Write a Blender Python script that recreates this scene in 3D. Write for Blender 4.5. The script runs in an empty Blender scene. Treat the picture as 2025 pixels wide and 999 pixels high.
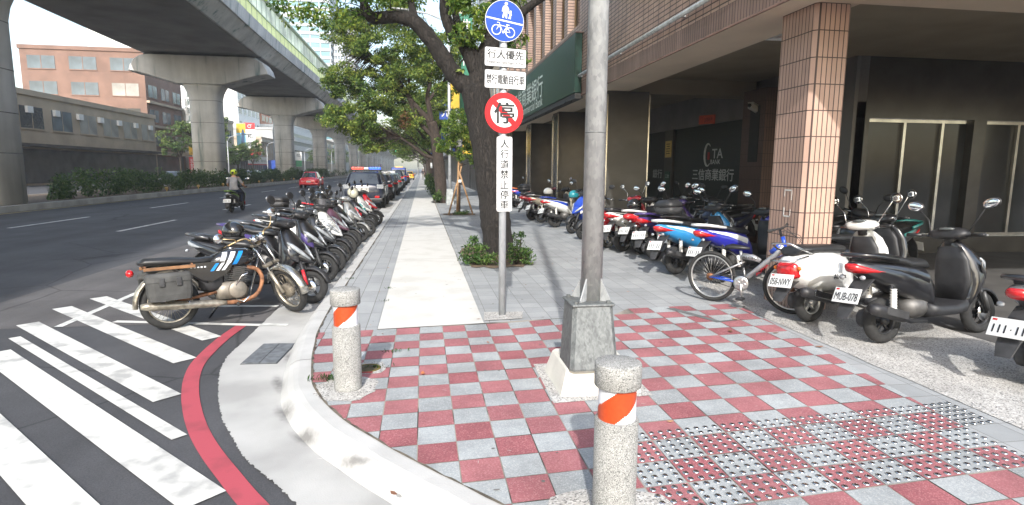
import bpy, bmesh, math, random
import numpy as np
from mathutils import Vector, Matrix, Euler, geometry
from math import sin, cos, pi, radians, atan2, sqrt, tan

# ------------------------------------------------------------------ camera, sky, sun, exposure
scene = bpy.context.scene
COL = scene.collection
R = random.Random(7)
CAM_H = 1.68
cam_data = bpy.data.cameras.new("camera")
cam_data.sensor_fit = 'HORIZONTAL'
cam_data.sensor_width = 36.0
cam_data.lens = 36.0 * 1150.0 / 2025.0
cam_data.clip_start = 0.05
cam_data.clip_end = 3000.0
cam = bpy.data.objects.new("camera", cam_data)
COL.objects.link(cam)
cam.location = (0, 0, CAM_H)
cam.rotation_mode = 'QUATERNION'
cam.rotation_quaternion = (Matrix.Rotation(radians(-8.75), 3, 'Z') @ Matrix.Rotation(radians(90 - 8.1), 3, 'X')
                           @ Matrix.Rotation(radians(0.4), 3, 'Z')).to_quaternion()
scene.camera = cam

SUN_EL, SUN_AZ = radians(35.5), radians(9.0)      # light travels towards +Y, a little to +X
world = bpy.data.worlds.new("World")
scene.world = world
world.use_nodes = True
wn = world.node_tree.nodes
wl = world.node_tree.links
bg = wn["Background"]
sky = wn.new('ShaderNodeTexSky')
sky.sky_type = 'NISHITA'
sky.sun_disc = False
sky.sun_elevation = SUN_EL
sky.sun_rotation = radians(180) + SUN_AZ
sky.air_density = 1.3
sky.dust_density = 2.2
sky.ozone_density = 1.0
wl.new(sky.outputs[0], bg.inputs[0])
bg.inputs[1].default_value = 0.15
sun_data = bpy.data.lights.new("sun", 'SUN')
sun_data.energy = 2.35
sun_data.angle = radians(1.1)
sun_data.color = (1.0, 0.98, 0.945)
sun = bpy.data.objects.new("sun", sun_data)
COL.objects.link(sun)
sd = Vector((sin(SUN_AZ) * cos(SUN_EL), cos(SUN_AZ) * cos(SUN_EL), -sin(SUN_EL)))
sun.rotation_euler = sd.to_track_quat('-Z', 'Y').to_euler()
sun.location = (-5, -20, 20)
scene.view_settings.view_transform = 'Standard'
scene.view_settings.look = 'None'
scene.view_settings.exposure = 1.33
scene.view_settings.gamma = 1.0
scene.view_settings.use_curve_mapping = False
try:
    scene.cycles.max_bounces = 8
    scene.cycles.transparent_max_bounces = 8
    scene.cycles.caustics_reflective = False
    scene.cycles.caustics_refractive = False
    scene.cycles.use_denoising = True
except Exception:
    pass

# ------------------------------------------------------------------ materials
_M = {}
def _nodes(name):
    m = bpy.data.materials.new(name)
    m.use_nodes = True
    return m, m.node_tree.nodes, m.node_tree.links, m.node_tree.nodes["Principled BSDF"]

def c4(c):
    return (c[0], c[1], c[2], 1.0)

def mat(name, col=(.5, .5, .5), rough=.55, metal=0.0, var=.12, scale=9.0, bump=0.0, bscale=60.0, coat=0.0, spec=.5,
        col2=None, stretch=(1, 1, 1), emit=0.0, trans=0.0, detail=5.0, lo=.35, hi=.65):
    """procedural painted / mineral / metal surface: two tones mixed by noise, optional fine bump"""
    if name in _M:
        return _M[name]
    m, n, l, p = _nodes(name)
    tc = n.new('ShaderNodeTexCoord')
    mp = n.new('ShaderNodeMapping')
    mp.inputs['Scale'].default_value = stretch
    l.new(tc.outputs['Object'], mp.inputs['Vector'])
    nz = n.new('ShaderNodeTexNoise')
    nz.inputs['Scale'].default_value = scale
    nz.inputs['Detail'].default_value = detail
    l.new(mp.outputs[0], nz.inputs['Vector'])
    mx = n.new('ShaderNodeMix')
    mx.data_type = 'RGBA'
    a = col2 if col2 else tuple(max(0, x * (1 - var)) for x in col)
    b = col if col2 else tuple(min(1, x * (1 + var)) for x in col)
    mx.inputs[6].default_value = c4(a)
    mx.inputs[7].default_value = c4(b)
    mr = n.new('ShaderNodeMapRange')
    mr.inputs[1].default_value = lo
    mr.inputs[2].default_value = hi
    l.new(nz.outputs[0], mr.inputs[0])
    l.new(mr.outputs[0], mx.inputs[0])
    l.new(mx.outputs[2], p.inputs['Base Color'])
    p.inputs['Roughness'].default_value = rough
    p.inputs['Metallic'].default_value = metal
    p.inputs['Specular IOR Level'].default_value = spec
    p.inputs['Coat Weight'].default_value = coat
    p.inputs['Coat Roughness'].default_value = 0.06
    if trans:
        p.inputs['Transmission Weight'].default_value = trans
    if emit:
        p.inputs['Emission Color'].default_value = c4(col)
        p.inputs['Emission Strength'].default_value = emit
    if bump:
        nb = n.new('ShaderNodeTexNoise')
        nb.inputs['Scale'].default_value = bscale
        nb.inputs['Detail'].default_value = 4
        l.new(mp.outputs[0], nb.inputs['Vector'])
        bp = n.new('ShaderNodeBump')
        bp.inputs['Strength'].default_value = bump
        bp.inputs['Distance'].default_value = 0.01
        l.new(nb.outputs[0], bp.inputs['Height'])
        l.new(bp.outputs[0], p.inputs['Normal'])
    _M[name] = m
    return m

def speckle(name, base, dark, light, scale, rough=.85, bump=.3, stain=None):
    """exposed aggregate / granite / paver speckle: cells of three tones"""
    if name in _M:
        return _M[name]
    m, n, l, p = _nodes(name)
    tc = n.new('ShaderNodeTexCoord')
    vo = n.new('ShaderNodeTexVoronoi')
    vo.inputs['Scale'].default_value = scale
    l.new(tc.outputs['Object'], vo.inputs['Vector'])
    sep = n.new('ShaderNodeSeparateColor')
    l.new(vo.outputs['Color'], sep.inputs[0])
    cr = n.new('ShaderNodeValToRGB')
    cr.color_ramp.interpolation = 'LINEAR'
    e = cr.color_ramp.elements
    e[0].position = 0.12; e[0].color = c4(dark)
    e[1].position = 0.9; e[1].color = c4(light)
    k = e.new(.26); k.color = c4(base)
    k = e.new(.72); k.color = c4(base)
    l.new(sep.outputs[0], cr.inputs[0])
    nz = n.new('ShaderNodeTexNoise')
    nz.inputs['Scale'].default_value = 2.6
    nz.inputs['Detail'].default_value = 9
    nz.inputs['Roughness'].default_value = .62
    l.new(tc.outputs['Object'], nz.inputs['Vector'])
    mr = n.new('ShaderNodeMapRange')
    mr.inputs[1].default_value = .38; mr.inputs[2].default_value = .62
    mr.inputs[3].default_value = .82; mr.inputs[4].default_value = 1.08
    l.new(nz.outputs[0], mr.inputs[0])
    mul = n.new('ShaderNodeMix'); mul.data_type = 'RGBA'; mul.blend_type = 'MULTIPLY'
    mul.inputs[0].default_value = 1.0
    l.new(cr.outputs[0], mul.inputs[6])
    l.new(mr.outputs[0], mul.inputs[7])
    l.new(mul.outputs[2], p.inputs['Base Color'])
    p.inputs['Roughness'].default_value = rough
    bp = n.new('ShaderNodeBump'); bp.inputs['Strength'].default_value = bump; bp.inputs['Distance'].default_value = .004
    l.new(vo.outputs['Distance'], bp.inputs['Height'])
    l.new(bp.outputs[0], p.inputs['Normal'])
    _M[name] = m
    return m

def tiles(name, c1, c2, mortar, bw, bh, gap, rough=.5, offset=0.0, dirt=.18, bump=.5, rot=0.0, streak=0.0, spec=.5):
    """tiled / paved / bricked surface on the metre UV map"""
    if name in _M:
        return _M[name]
    m, n, l, p = _nodes(name)
    uv = n.new('ShaderNodeUVMap')
    mp = n.new('ShaderNodeMapping')
    mp.inputs['Rotation'].default_value = (0, 0, rot)
    l.new(uv.outputs[0], mp.inputs['Vector'])
    br = n.new('ShaderNodeTexBrick')
    br.offset = offset
    br.squash = 1.0
    br.inputs['Color1'].default_value = c4(c1)
    br.inputs['Color2'].default_value = c4(c2)
    br.inputs['Mortar'].default_value = c4(mortar)
    br.inputs['Scale'].default_value = 1.0
    br.inputs['Mortar Size'].default_value = gap
    br.inputs['Mortar Smooth'].default_value = .1
    br.inputs['Brick Width'].default_value = bw
    br.inputs['Row Height'].default_value = bh
    l.new(mp.outputs[0], br.inputs['Vector'])
    tc = n.new('ShaderNodeTexCoord')
    nz = n.new('ShaderNodeTexNoise')
    nz.inputs['Scale'].default_value = 1.3
    nz.inputs['Detail'].default_value = 8
    nz.inputs['Roughness'].default_value = .65
    mp2 = n.new('ShaderNodeMapping')
    if streak:
        mp2.inputs['Scale'].default_value = (2.2, 2.2, streak)
    l.new(tc.outputs['Object'], mp2.inputs['Vector'])
    l.new(mp2.outputs[0], nz.inputs['Vector'])
    mr = n.new('ShaderNodeMapRange')
    mr.inputs[1].default_value = .35; mr.inputs[2].default_value = .65
    mr.inputs[3].default_value = 1 - dirt; mr.inputs[4].default_value = 1 + dirt * .6
    l.new(nz.outputs[0], mr.inputs[0])
    mul = n.new('ShaderNodeMix'); mul.data_type = 'RGBA'; mul.blend_type = 'MULTIPLY'
    mul.inputs[0].default_value = 1.0
    l.new(br.outputs[0], mul.inputs[6]); l.new(mr.outputs[0], mul.inputs[7])
    l.new(mul.outputs[2], p.inputs['Base Color'])
    p.inputs['Roughness'].default_value = rough
    p.inputs['Specular IOR Level'].default_value = spec
    bp = n.new('ShaderNodeBump'); bp.inputs['Strength'].default_value = bump; bp.inputs['Distance'].default_value = .006
    bp.invert = True
    l.new(br.outputs['Fac'], bp.inputs['Height'])
    l.new(bp.outputs[0], p.inputs['Normal'])
    _M[name] = m
    return m

def leafmat(name, dark, mid, light, scale=1.2, trans=.35):
    if name in _M:
        return _M[name]
    m, n, l, p = _nodes(name)
    tc = n.new('ShaderNodeTexCoord')
    nz = n.new('ShaderNodeTexNoise')
    nz.inputs['Scale'].default_value = scale
    nz.inputs['Detail'].default_value = 3
    l.new(tc.outputs['Object'], nz.inputs['Vector'])
    at = n.new('ShaderNodeAttribute'); at.attribute_name = 'tint'
    ad = n.new('ShaderNodeMath'); ad.operation = 'MULTIPLY_ADD'
    l.new(at.outputs['Fac'], ad.inputs[0]); ad.inputs[1].default_value = .5
    l.new(nz.outputs[0], ad.inputs[2])
    cr = n.new('ShaderNodeValToRGB')
    e = cr.color_ramp.elements
    e[0].position = .45; e[0].color = c4(dark)
    e[1].position = 1.0; e[1].color = c4(light)
    k = e.new(.75); k.color = c4(mid)
    l.new(ad.outputs[0], cr.inputs[0])
    l.new(cr.outputs[0], p.inputs['Base Color'])
    p.inputs['Roughness'].default_value = .5
    p.inputs['Specular IOR Level'].default_value = .35
    tr = n.new('ShaderNodeBsdfTranslucent')
    l.new(cr.outputs[0], tr.inputs[0])
    mxs = n.new('ShaderNodeMixShader'); mxs.inputs[0].default_value = trans
    l.new(p.outputs[0], mxs.inputs[1]); l.new(tr.outputs[0], mxs.inputs[2])
    l.new(mxs.outputs[0], n['Material Output'].inputs[0])
    _M[name] = m
    return m

def barkmat(name, dark, light, zs=.25, scale=14, bump=1.0):
    if name in _M:
        return _M[name]
    m, n, l, p = _nodes(name)
    tc = n.new('ShaderNodeTexCoord')
    mp = n.new('ShaderNodeMapping'); mp.inputs['Scale'].default_value = (1, 1, zs)
    l.new(tc.outputs['Object'], mp.inputs['Vector'])
    vo = n.new('ShaderNodeTexVoronoi'); vo.inputs['Scale'].default_value = scale; vo.feature = 'DISTANCE_TO_EDGE'
    nz = n.new('ShaderNodeTexNoise'); nz.inputs['Scale'].default_value = scale * .7; nz.inputs['Detail'].default_value = 8
    l.new(mp.outputs[0], nz.inputs['Vector'])
    ml = n.new('ShaderNodeMix'); ml.data_type = 'RGBA'; ml.inputs[0].default_value = .25
    l.new(mp.outputs[0], ml.inputs[6]); l.new(nz.outputs['Color'], ml.inputs[7])
    l.new(ml.outputs[2], vo.inputs['Vector'])
    mr = n.new('ShaderNodeMapRange'); mr.inputs[1].default_value = 0; mr.inputs[2].default_value = .12
    l.new(vo.outputs[0], mr.inputs[0])
    mulm = n.new('ShaderNodeMath'); mulm.operation = 'MULTIPLY'
    l.new(mr.outputs[0], mulm.inputs[0]); l.new(nz.outputs[0], mulm.inputs[1])
    mx = n.new('ShaderNodeMix'); mx.data_type = 'RGBA'
    mx.inputs[6].default_value = c4(dark); mx.inputs[7].default_value = c4(light)
    l.new(mulm.outputs[0], mx.inputs[0]); l.new(mx.outputs[2], p.inputs['Base Color'])
    p.inputs['Roughness'].default_value = .9
    bp = n.new('ShaderNodeBump'); bp.inputs['Strength'].default_value = bump; bp.inputs['Distance'].default_value = .03
    l.new(mulm.outputs[0], bp.inputs['Height']); l.new(bp.outputs[0], p.inputs['Normal'])
    _M[name] = m
    return m

# ------------------------------------------------------------------ mesh builder
def ring(c, u, v, hu, hv, n=12, e=2.0):
    """superellipse ring about c in the plane of u and v"""
    c, u, v = Vector(c), Vector(u), Vector(v)
    out = []
    for i in range(n):
        a = 2 * pi * i / n
        ca, sa = cos(a), sin(a)
        out.append(c + u * (hu * math.copysign(abs(ca) ** (2 / e), ca)) + v * (hv * math.copysign(abs(sa) ** (2 / e), sa)))
    return out

X, Y, Z = Vector((1, 0, 0)), Vector((0, 1, 0)), Vector((0, 0, 1))

class MB:
    def __init__(s):
        s.v, s.f, s.mi, s.sm, s.mats = [], [], [], [], []
    def _m(s, m):
        if m not in s.mats:
            s.mats.append(m)
        return s.mats.index(m)
    def add(s, vs, fs, m, smooth=False, M=None):
        o = len(s.v)
        k = s._m(m)
        for p in vs:
            p = Vector(p)
            s.v.append(tuple(M @ p) if M else tuple(p))
        for f in fs:
            s.f.append(tuple(o + i for i in f)); s.mi.append(k); s.sm.append(smooth)
        return s
    def box(s, c, d, m, rot=None, bev=0.0, M=None):
        hx, hy, hz = d[0] / 2, d[1] / 2, d[2] / 2
        T = Matrix.Translation(Vector(c))
        if rot is not None:
            T = T @ Euler(rot).to_matrix().to_4x4()
        if M:
            T = M @ T
        if bev > 0:
            b = min(bev, hx * .98, hy * .98, hz * .98)
            bm = bmesh.new()
            bmesh.ops.create_cube(bm, size=2)
            for v in bm.verts:
                v.co = (v.co.x * hx, v.co.y * hy, v.co.z * hz)
            bmesh.ops.bevel(bm, geom=list(bm.edges), offset=b, segments=2, affect='EDGES', profile=.5)
            bm.verts.index_update()
            s.add([v.co.copy() for v in bm.verts], [[v.index for v in f.verts] for f in bm.faces], m, False, T)
            bm.free()
            return s
        vs = [(-hx, -hy, -hz), (hx, -hy, -hz), (hx, hy, -hz), (-hx, hy, -hz), (-hx, -hy, hz), (hx, -hy, hz), (hx, hy, hz), (-hx, hy, hz)]
        return s.add(vs, [(3, 2, 1, 0), (4, 5, 6, 7), (0, 1, 5, 4), (1, 2, 6, 5), (2, 3, 7, 6), (3, 0, 4, 7)], m, False, T)
    def bx(s, x0, x1, y0, y1, z0, z1, m, bev=0.0):
        return s.box(((x0 + x1) / 2, (y0 + y1) / 2, (z0 + z1) / 2), (abs(x1 - x0), abs(y1 - y0), abs(z1 - z0)), m, None, bev)
    def loft(s, rings, m, smooth=True, cap=True, closed=True):
        n = len(rings[0]); vs = [p for r in rings for p in r]; fs = []
        for i in range(len(rings) - 1):
            for j in range(n if closed else n - 1):
                a, b = i * n + j, i * n + (j + 1) % n
                fs.append((a, b, b + n, a + n))
        if cap and closed:
            fs.append(tuple(range(n - 1, -1, -1)))
            fs.append(tuple((len(rings) - 1) * n + j for j in range(n)))
        return s.add(vs, fs, m, smooth)
    def tube(s, pts, r, m, n=8, smooth=True, cap=True, closed=False):
        pts = [Vector(p) for p in pts]
        rs = r if isinstance(r, (list, tuple)) else [r] * len(pts)
        rings = []
        up = None
        N = len(pts)
        for i, p in enumerate(pts):
            if closed:
                t = pts[(i + 1) % N] - pts[i - 1]
            else:
                t = pts[min(i + 1, N - 1)] - pts[max(i - 1, 0)]
            t.normalize()
            if up is None:
                up = Z if abs(t.z) < .9 else X
            u = t.cross(up)
            if u.length < 1e-6:
                u = t.cross(X)
            u.normalize()
            v = u.cross(t); v.normalize()
            up = v
            rings.append(ring(p, u, v, rs[i], rs[i], n))
        if closed:
            rings.append(rings[0])
            return s.loft(rings, m, smooth, False)
        return s.loft(rings, m, smooth, cap)
    def cyl(s, p0, p1, r0, m, r1=None, n=16, smooth=True, cap=True):
        return s.tube([p0, p1], [r0, r0 if r1 is None else r1], m, n, smooth, cap)
    def ell(s, c, r, m, n=12, k=8, rot=None):
        Mx = Matrix.Translation(Vector(c))
        if rot is not None:
            Mx = Mx @ Euler(rot).to_matrix().to_4x4()
        vs = [(0, 0, -r[2])]; fs = []
        for i in range(1, k):
            a = -pi / 2 + pi * i / k
            for j in range(n):
                b = 2 * pi * j / n
                vs.append((r[0] * cos(a) * cos(b), r[1] * cos(a) * sin(b), r[2] * sin(a)))
        vs.append((0, 0, r[2])); L = len(vs) - 1
        for j in range(n):
            fs.append((0, 1 + (j + 1) % n, 1 + j))
            fs.append((L, L - n + j, L - n + (j + 1) % n))
        for i in range(k - 2):
            for j in range(n):
                a, b = 1 + i * n + j, 1 + i * n + (j + 1) % n
                fs.append((a, b, b + n, a + n))
        return s.add(vs, fs, m, True, Mx)
    def lathe(s, prof, m, c=(0, 0, 0), axis='Z', n=24, smooth=True, e=None):
        """prof: (radius, height) pairs about an axis through c"""
        c = Vector(c)
        u, v, w = {'Z': (X, Y, Z), 'Y': (Z, X, Y), 'X': (Y, Z, X)}[axis]
        rings = [ring(c + w * h, u, v, max(r, 1e-4), max(r, 1e-4), n) for r, h in prof]
        return s.loft(rings, m, smooth, True)
    def torus(s, c, axis, Rr, r, m, n=28, k=8, rz=None):
        c = Vector(c)
        u, v, w = {'Z': (X, Y, Z), 'Y': (Z, X, Y), 'X': (Y, Z, X)}[axis]
        rings = []
        for i in range(n + 1):
            a = 2 * pi * i / n
            d = u * cos(a) + v * sin(a)
            rings.append(ring(c + d * Rr, d, w, r, rz or r, k))
        return s.loft(rings, m, True, False)
    def poly(s, pts, m, z=None):
        """flat polygon (may be concave), pts 3-D or 2-D with z"""
        P = [Vector((p[0], p[1], z if z is not None else p[2])) for p in pts]
        tri = geometry.tessellate_polygon([P])
        return s.add(P, [tuple(t) for t in tri], m)
    def prism(s, pts, z0, z1, m, M=None):
        """upright prism on a 2-D outline"""
        n = len(pts)
        P = [Vector((p[0], p[1], 0)) for p in pts]
        tri = geometry.tessellate_polygon([P])
        vs = [(p[0], p[1], z0) for p in pts] + [(p[0], p[1], z1) for p in pts]
        fs = [tuple(reversed(t)) for t in tri] + [tuple(n + i for i in t) for t in tri]
        fs += [(i, (i + 1) % n, n + (i + 1) % n, n + i) for i in range(n)]
        return s.add(vs, fs, m, False, M)
    def strip(s, a, b, m, za, zb=None):
        zb = za if zb is None else zb
        n = len(a)
        vs = [(p[0], p[1], za) for p in a] + [(p[0], p[1], zb) for p in b]
        return s.add(vs, [(i, i + 1, n + i + 1, n + i) for i in range(n - 1)], m)
    def merge(s, o, M=None):
        for i, f in enumerate(o.f):
            pass
        for k, mm in enumerate(o.mats):
            idx = [i for i, q in enumerate(o.mi) if q == k]
            if not idx:
                continue
        base = len(s.v)
        s.v += [tuple(M @ Vector(p)) if M else p for p in o.v]
        for f, k, q in zip(o.f, o.mi, o.sm):
            s.f.append(tuple(base + i for i in f)); s.mi.append(s._m(o.mats[k])); s.sm.append(q)
        return s
    def mesh(s, name):
        me = bpy.data.meshes.new(name)
        me.from_pydata(s.v, [], s.f)
        for m in s.mats:
            me.materials.append(m)
        me.polygons.foreach_set('material_index', s.mi)
        me.polygons.foreach_set('use_smooth', s.sm)
        me.validate()
        bm = bmesh.new(); bm.from_mesh(me)
        bmesh.ops.recalc_face_normals(bm, faces=bm.faces)
        ul = bm.loops.layers.uv.new('UVMap')
        for f in bm.faces:
            nn = f.normal
            ax = max(range(3), key=lambda i: abs(nn[i]))
            for lp in f.loops:
                q = lp.vert.co
                lp[ul].uv = (q.y, q.z) if ax == 0 else ((q.x, q.z) if ax == 1 else (q.x, q.y))
        bm.to_mesh(me); bm.free()
        me.update()
        return me
    def build(s, name, parent=None, label=None):
        o = bpy.data.objects.new(name, s.mesh(name))
        COL.objects.link(o)
        if parent:
            o.parent = parent
        if label:
            o['label'] = label
        return o

def tag(o, label=None, cat=None, group=None, kind=None):
    if label: o['label'] = label
    if cat: o['category'] = cat
    if group: o['group'] = group
    if kind: o['kind'] = kind
    return o
def thing(name, label, cat, loc=(0, 0, 0), rz=0.0, group=None):
    o = bpy.data.objects.new(name, None)
    o.empty_display_size = .2
    COL.objects.link(o)
    o.location = loc
    o.rotation_euler = (0, 0, rz)
    return tag(o, label, cat, group)
def struct(name, mb):
    return tag(mb.build(name), kind='structure')
def kids(o):
    return [c for c in bpy.data.objects if c.parent == o]
def dup(root, loc, rot, label, group=None, recolor=None):
    """copy of a thing with copies of its parts and sub-parts; recolor maps a material to another on the copy's own slots"""
    tree = [(root, None)]
    new = {}
    def cp(o, par):
        c = o.copy(); COL.objects.link(c)
        if par: c.parent = par
        if recolor and o.type == 'MESH':
            for i, sl in enumerate(o.material_slots):
                if sl.material and sl.material.name in recolor:
                    c.material_slots[i].link = 'OBJECT'
                    c.material_slots[i].material = recolor[sl.material.name]
        for ch in KIDS.get(o.name, []):
            cp(ch, c)
        return c
    r = cp(root, None)
    r.location = loc; r.rotation_euler = rot
    tag(r, label, None, group)
    return r
KIDS = {}
def index_kids():
    KIDS.clear()
    for o in bpy.data.objects:
        if o.parent:
            KIDS.setdefault(o.parent.name, []).append(o)

_TX = {}
def text_geo(body, bold=0.0):
    """glyph outlines of a text, 1 unit high, centred: (verts2d, faces)"""
    key = (body, bold)
    if key in _TX:
        return _TX[key]
    cu = bpy.data.curves.new('lettering', 'FONT')
    cu.body = body
    cu.align_x = 'CENTER'; cu.align_y = 'CENTER'
    cu.offset = bold
    cu.resolution_u = 3
    ob = bpy.data.objects.new('lettering', cu)
    COL.objects.link(ob)
    dg = bpy.context.evaluated_depsgraph_get()
    dg.update()
    me = bpy.data.meshes.new_from_object(ob.evaluated_get(dg))
    vs = [tuple(v.co) for v in me.vertices]
    fs = [tuple(p.vertices) for p in me.polygons]
    bpy.data.objects.remove(ob); bpy.data.curves.remove(cu); bpy.data.meshes.remove(me)
    if vs:
        x0, x1 = min(v[0] for v in vs), max(v[0] for v in vs)
        y0, y1 = min(v[1] for v in vs), max(v[1] for v in vs)
        w, h = max(x1 - x0, 1e-4), max(y1 - y0, 1e-4)
        vs = [((v[0] - (x0 + x1) / 2), (v[1] - (y0 + y1) / 2), 0) for v in vs]
    else:
        w = h = 1.0
    _TX[key] = (vs, fs, w, h)
    return _TX[key]
def put_text(mb, body, o, u, v, w, h, m, bold=0.0):
    """letters fitted into a w x h box centred at o, along u (right) and v (up)"""
    vs, fs, tw, th = text_geo(body, 0.0)
    o, u, v = Vector(o), Vector(u).normalized(), Vector(v).normalized()
    n = u.cross(v)
    sh = [(0, 0)]
    if bold:                                   # heavier strokes: the same letters laid again a hair aside and above
        d = bold * .55 * h / max(th, .5)
        sh = [(-d, -d * .6), (d, -d * .6), (-d, d * .6), (d, d * .6)]
    for k, (a, c) in enumerate(sh):
        e = o + u * a + v * c + n * (.00025 * k)
        mb.add([e + u * (p[0] * w / tw) + v * (p[1] * h / th) for p in vs], fs, m)
def put_column(mb, body, o, u, v, w, h, m, bold=0.0, fill=.8):
    """letters one above another in a w x h box"""
    n = len(body); step = h / n
    o, v = Vector(o), Vector(v)
    for i, ch in enumerate(body):
        put_text(mb, ch, o + v * (h / 2 - step * (i + .5)), u, v, w, step * fill, m, bold)
# ------------------------------------------------------------------ ground, road, kerb, pavement
def stained(name, col, rough, var=.1, scale=3, bump=.1, bscale=90, detail=8):
    """concrete with tyre soot where wheels mount the corner, and faint rain stains"""
    m = mat(name, col, rough, var=var, scale=scale, bump=bump, bscale=bscale, detail=detail)
    n, l = m.node_tree.nodes, m.node_tree.links
    p = n['Principled BSDF']; src = p.inputs['Base Color'].links[0].from_socket
    tc = n.new('ShaderNodeTexCoord')
    acc = None
    for (x, y, rx, ry, ang) in ((-1.22, 4.92, .13, .55, 18), (-1.03, 4.28, .15, .45, 30), (-.80, 3.82, .12, .45, 42), (-1.30, 5.65, .09, .4, 4), (-.42, 3.35, .09, .4, 52), (-1.36, 9.5, .05, 1.5, 0), (-1.36, 15, .05, 3.5, 0)):
        mp = n.new('ShaderNodeMapping'); mp.vector_type = 'TEXTURE'
        mp.inputs['Location'].default_value = (x, y, -.06); mp.inputs['Rotation'].default_value = (0, 0, radians(ang)); mp.inputs['Scale'].default_value = (rx, ry, 1)
        l.new(tc.outputs['Object'], mp.inputs['Vector'])
        gd = n.new('ShaderNodeTexGradient'); gd.gradient_type = 'QUADRATIC_SPHERE'
        l.new(mp.outputs[0], gd.inputs[0])
        if acc is None: acc = gd.outputs['Fac']
        else:
            mx = n.new('ShaderNodeMath'); mx.operation = 'MAXIMUM'; l.new(acc, mx.inputs[0]); l.new(gd.outputs['Fac'], mx.inputs[1]); acc = mx.outputs[0]
    nz = n.new('ShaderNodeTexNoise'); nz.inputs['Scale'].default_value = 16; nz.inputs['Detail'].default_value = 10; nz.inputs['Roughness'].default_value = .78
    l.new(tc.outputs['Object'], nz.inputs['Vector'])
    mu = n.new('ShaderNodeMath'); mu.operation = 'MULTIPLY'; l.new(acc, mu.inputs[0]); l.new(nz.outputs[0], mu.inputs[1])
    cl = n.new('ShaderNodeMapRange'); cl.inputs[1].default_value = .13; cl.inputs[2].default_value = .42; cl.inputs[4].default_value = .8; l.new(mu.outputs[0], cl.inputs[0])
    mix = n.new('ShaderNodeMix'); mix.data_type = 'RGBA'; mix.inputs[7].default_value = (.13, .125, .12, 1)
    l.new(cl.outputs[0], mix.inputs[0]); l.new(src, mix.inputs[6]); l.new(mix.outputs[2], p.inputs['Base Color'])
    return m
def asphalt_mat(name, c, contrast):
    m, n, l, p = _nodes(name)
    tc = n.new('ShaderNodeTexCoord')
    def noise(scale, det, st=(1, 1, 1), rough=.6):
        mp = n.new('ShaderNodeMapping'); mp.inputs['Scale'].default_value = st
        l.new(tc.outputs['Object'], mp.inputs[0])
        z = n.new('ShaderNodeTexNoise'); z.inputs['Scale'].default_value = scale; z.inputs['Detail'].default_value = det; z.inputs['Roughness'].default_value = rough
        l.new(mp.outputs[0], z.inputs['Vector']); return z.outputs[0]
    def rng(s_, a, b, lo, hi):
        r_ = n.new('ShaderNodeMapRange'); r_.inputs[1].default_value = a; r_.inputs[2].default_value = b; r_.inputs[3].default_value = lo; r_.inputs[4].default_value = hi
        l.new(s_, r_.inputs[0]); return r_.outputs[0]
    def mul(a, b):
        q = n.new('ShaderNodeMath'); q.operation = 'MULTIPLY'; l.new(a, q.inputs[0]); l.new(b, q.inputs[1]); return q.outputs[0]
    f = mul(rng(noise(.9, 9), .35, .65, 1 - contrast, 1 + contrast), rng(noise(1.0, 5, (.75, .03, 1)), .4, .6, .82, 1.15))
    f = mul(f, rng(noise(130, 3), .3, .7, .72, 1.35))
    v = n.new('ShaderNodeTexVoronoi'); v.feature = 'DISTANCE_TO_EDGE'; v.inputs['Scale'].default_value = .32
    wv = n.new('ShaderNodeMix'); wv.data_type = 'RGBA'; wv.inputs[0].default_value = .12
    nzc = n.new('ShaderNodeTexNoise'); nzc.inputs['Scale'].default_value = 1.6; nzc.inputs['Detail'].default_value = 8
    l.new(tc.outputs['Object'], nzc.inputs['Vector']); l.new(tc.outputs['Object'], wv.inputs[6]); l.new(nzc.outputs['Color'], wv.inputs[7]); l.new(wv.outputs[2], v.inputs['Vector'])
    f = mul(f, rng(v.outputs[0], .0, .006, .45, 1.0))
    cm = n.new('ShaderNodeMix'); cm.data_type = 'RGBA'; cm.blend_type = 'MULTIPLY'; cm.inputs[0].default_value = 1; cm.inputs[6].default_value = c4(c)
    l.new(f, cm.inputs[7]); l.new(cm.outputs[2], p.inputs['Base Color'])
    p.inputs['Roughness'].default_value = .85
    bp = n.new('ShaderNodeBump'); bp.inputs['Strength'].default_value = .4; bp.inputs['Distance'].default_value = .006
    l.new(noise(190, 3), bp.inputs['Height']); l.new(bp.outputs[0], p.inputs['Normal'])
    return m
asphalt = asphalt_mat('asphalt', (.052, .052, .056), .2)
asphalt_old = asphalt_mat('asphalt_old', (.088, .082, .081), .22)
concrete_gutter = stained('concrete_gutter', (.37, .365, .35), .9, var=.17, scale=1.7, bump=.2, bscale=120, detail=9)
concrete_kerb = stained('concrete_kerb', (.44, .435, .42), .85, var=.08, scale=3.5, bump=.15, bscale=90, detail=8)
concrete_path = mat('concrete_path', (.55, .54, .51), .9, col2=(.49, .48, .445), scale=2.2, lo=.34, hi=.52, bump=.12, bscale=150, detail=8)
concrete_plinth = mat('concrete_plinth', (.62, .60, .54), .9, var=.08, scale=5, bump=.2, bscale=60)
paver = tiles('grey_pavers', (.265, .275, .278), (.32, .328, .33), (.15, .15, .145), .2394, .2461, .0032, .85, 0, .14, .3)
paver_band = tiles('grey_long_pavers', (.28, .29, .295), (.33, .34, .345), (.12, .115, .105), .205, .62, .0035, .85, 0, .12, .3)
aggregate = speckle('washed_gravel_concrete', (.40, .385, .36), (.17, .165, .16), (.56, .545, .52), 110, .9, .4)
aggregate_dirty = speckle('dirty_gravel_concrete', (.30, .28, .25), (.07, .07, .07), (.52, .50, .46), 70, .9, .5)
tile_red = speckle('red_paver', (.315, .116, .125), (.275, .10, .108), (.385, .17, .175), 160, .8, .15)
tile_red2 = speckle('red_paver_faded', (.29, .102, .112), (.25, .09, .10), (.37, .17, .175), 160, .8, .15)
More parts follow.
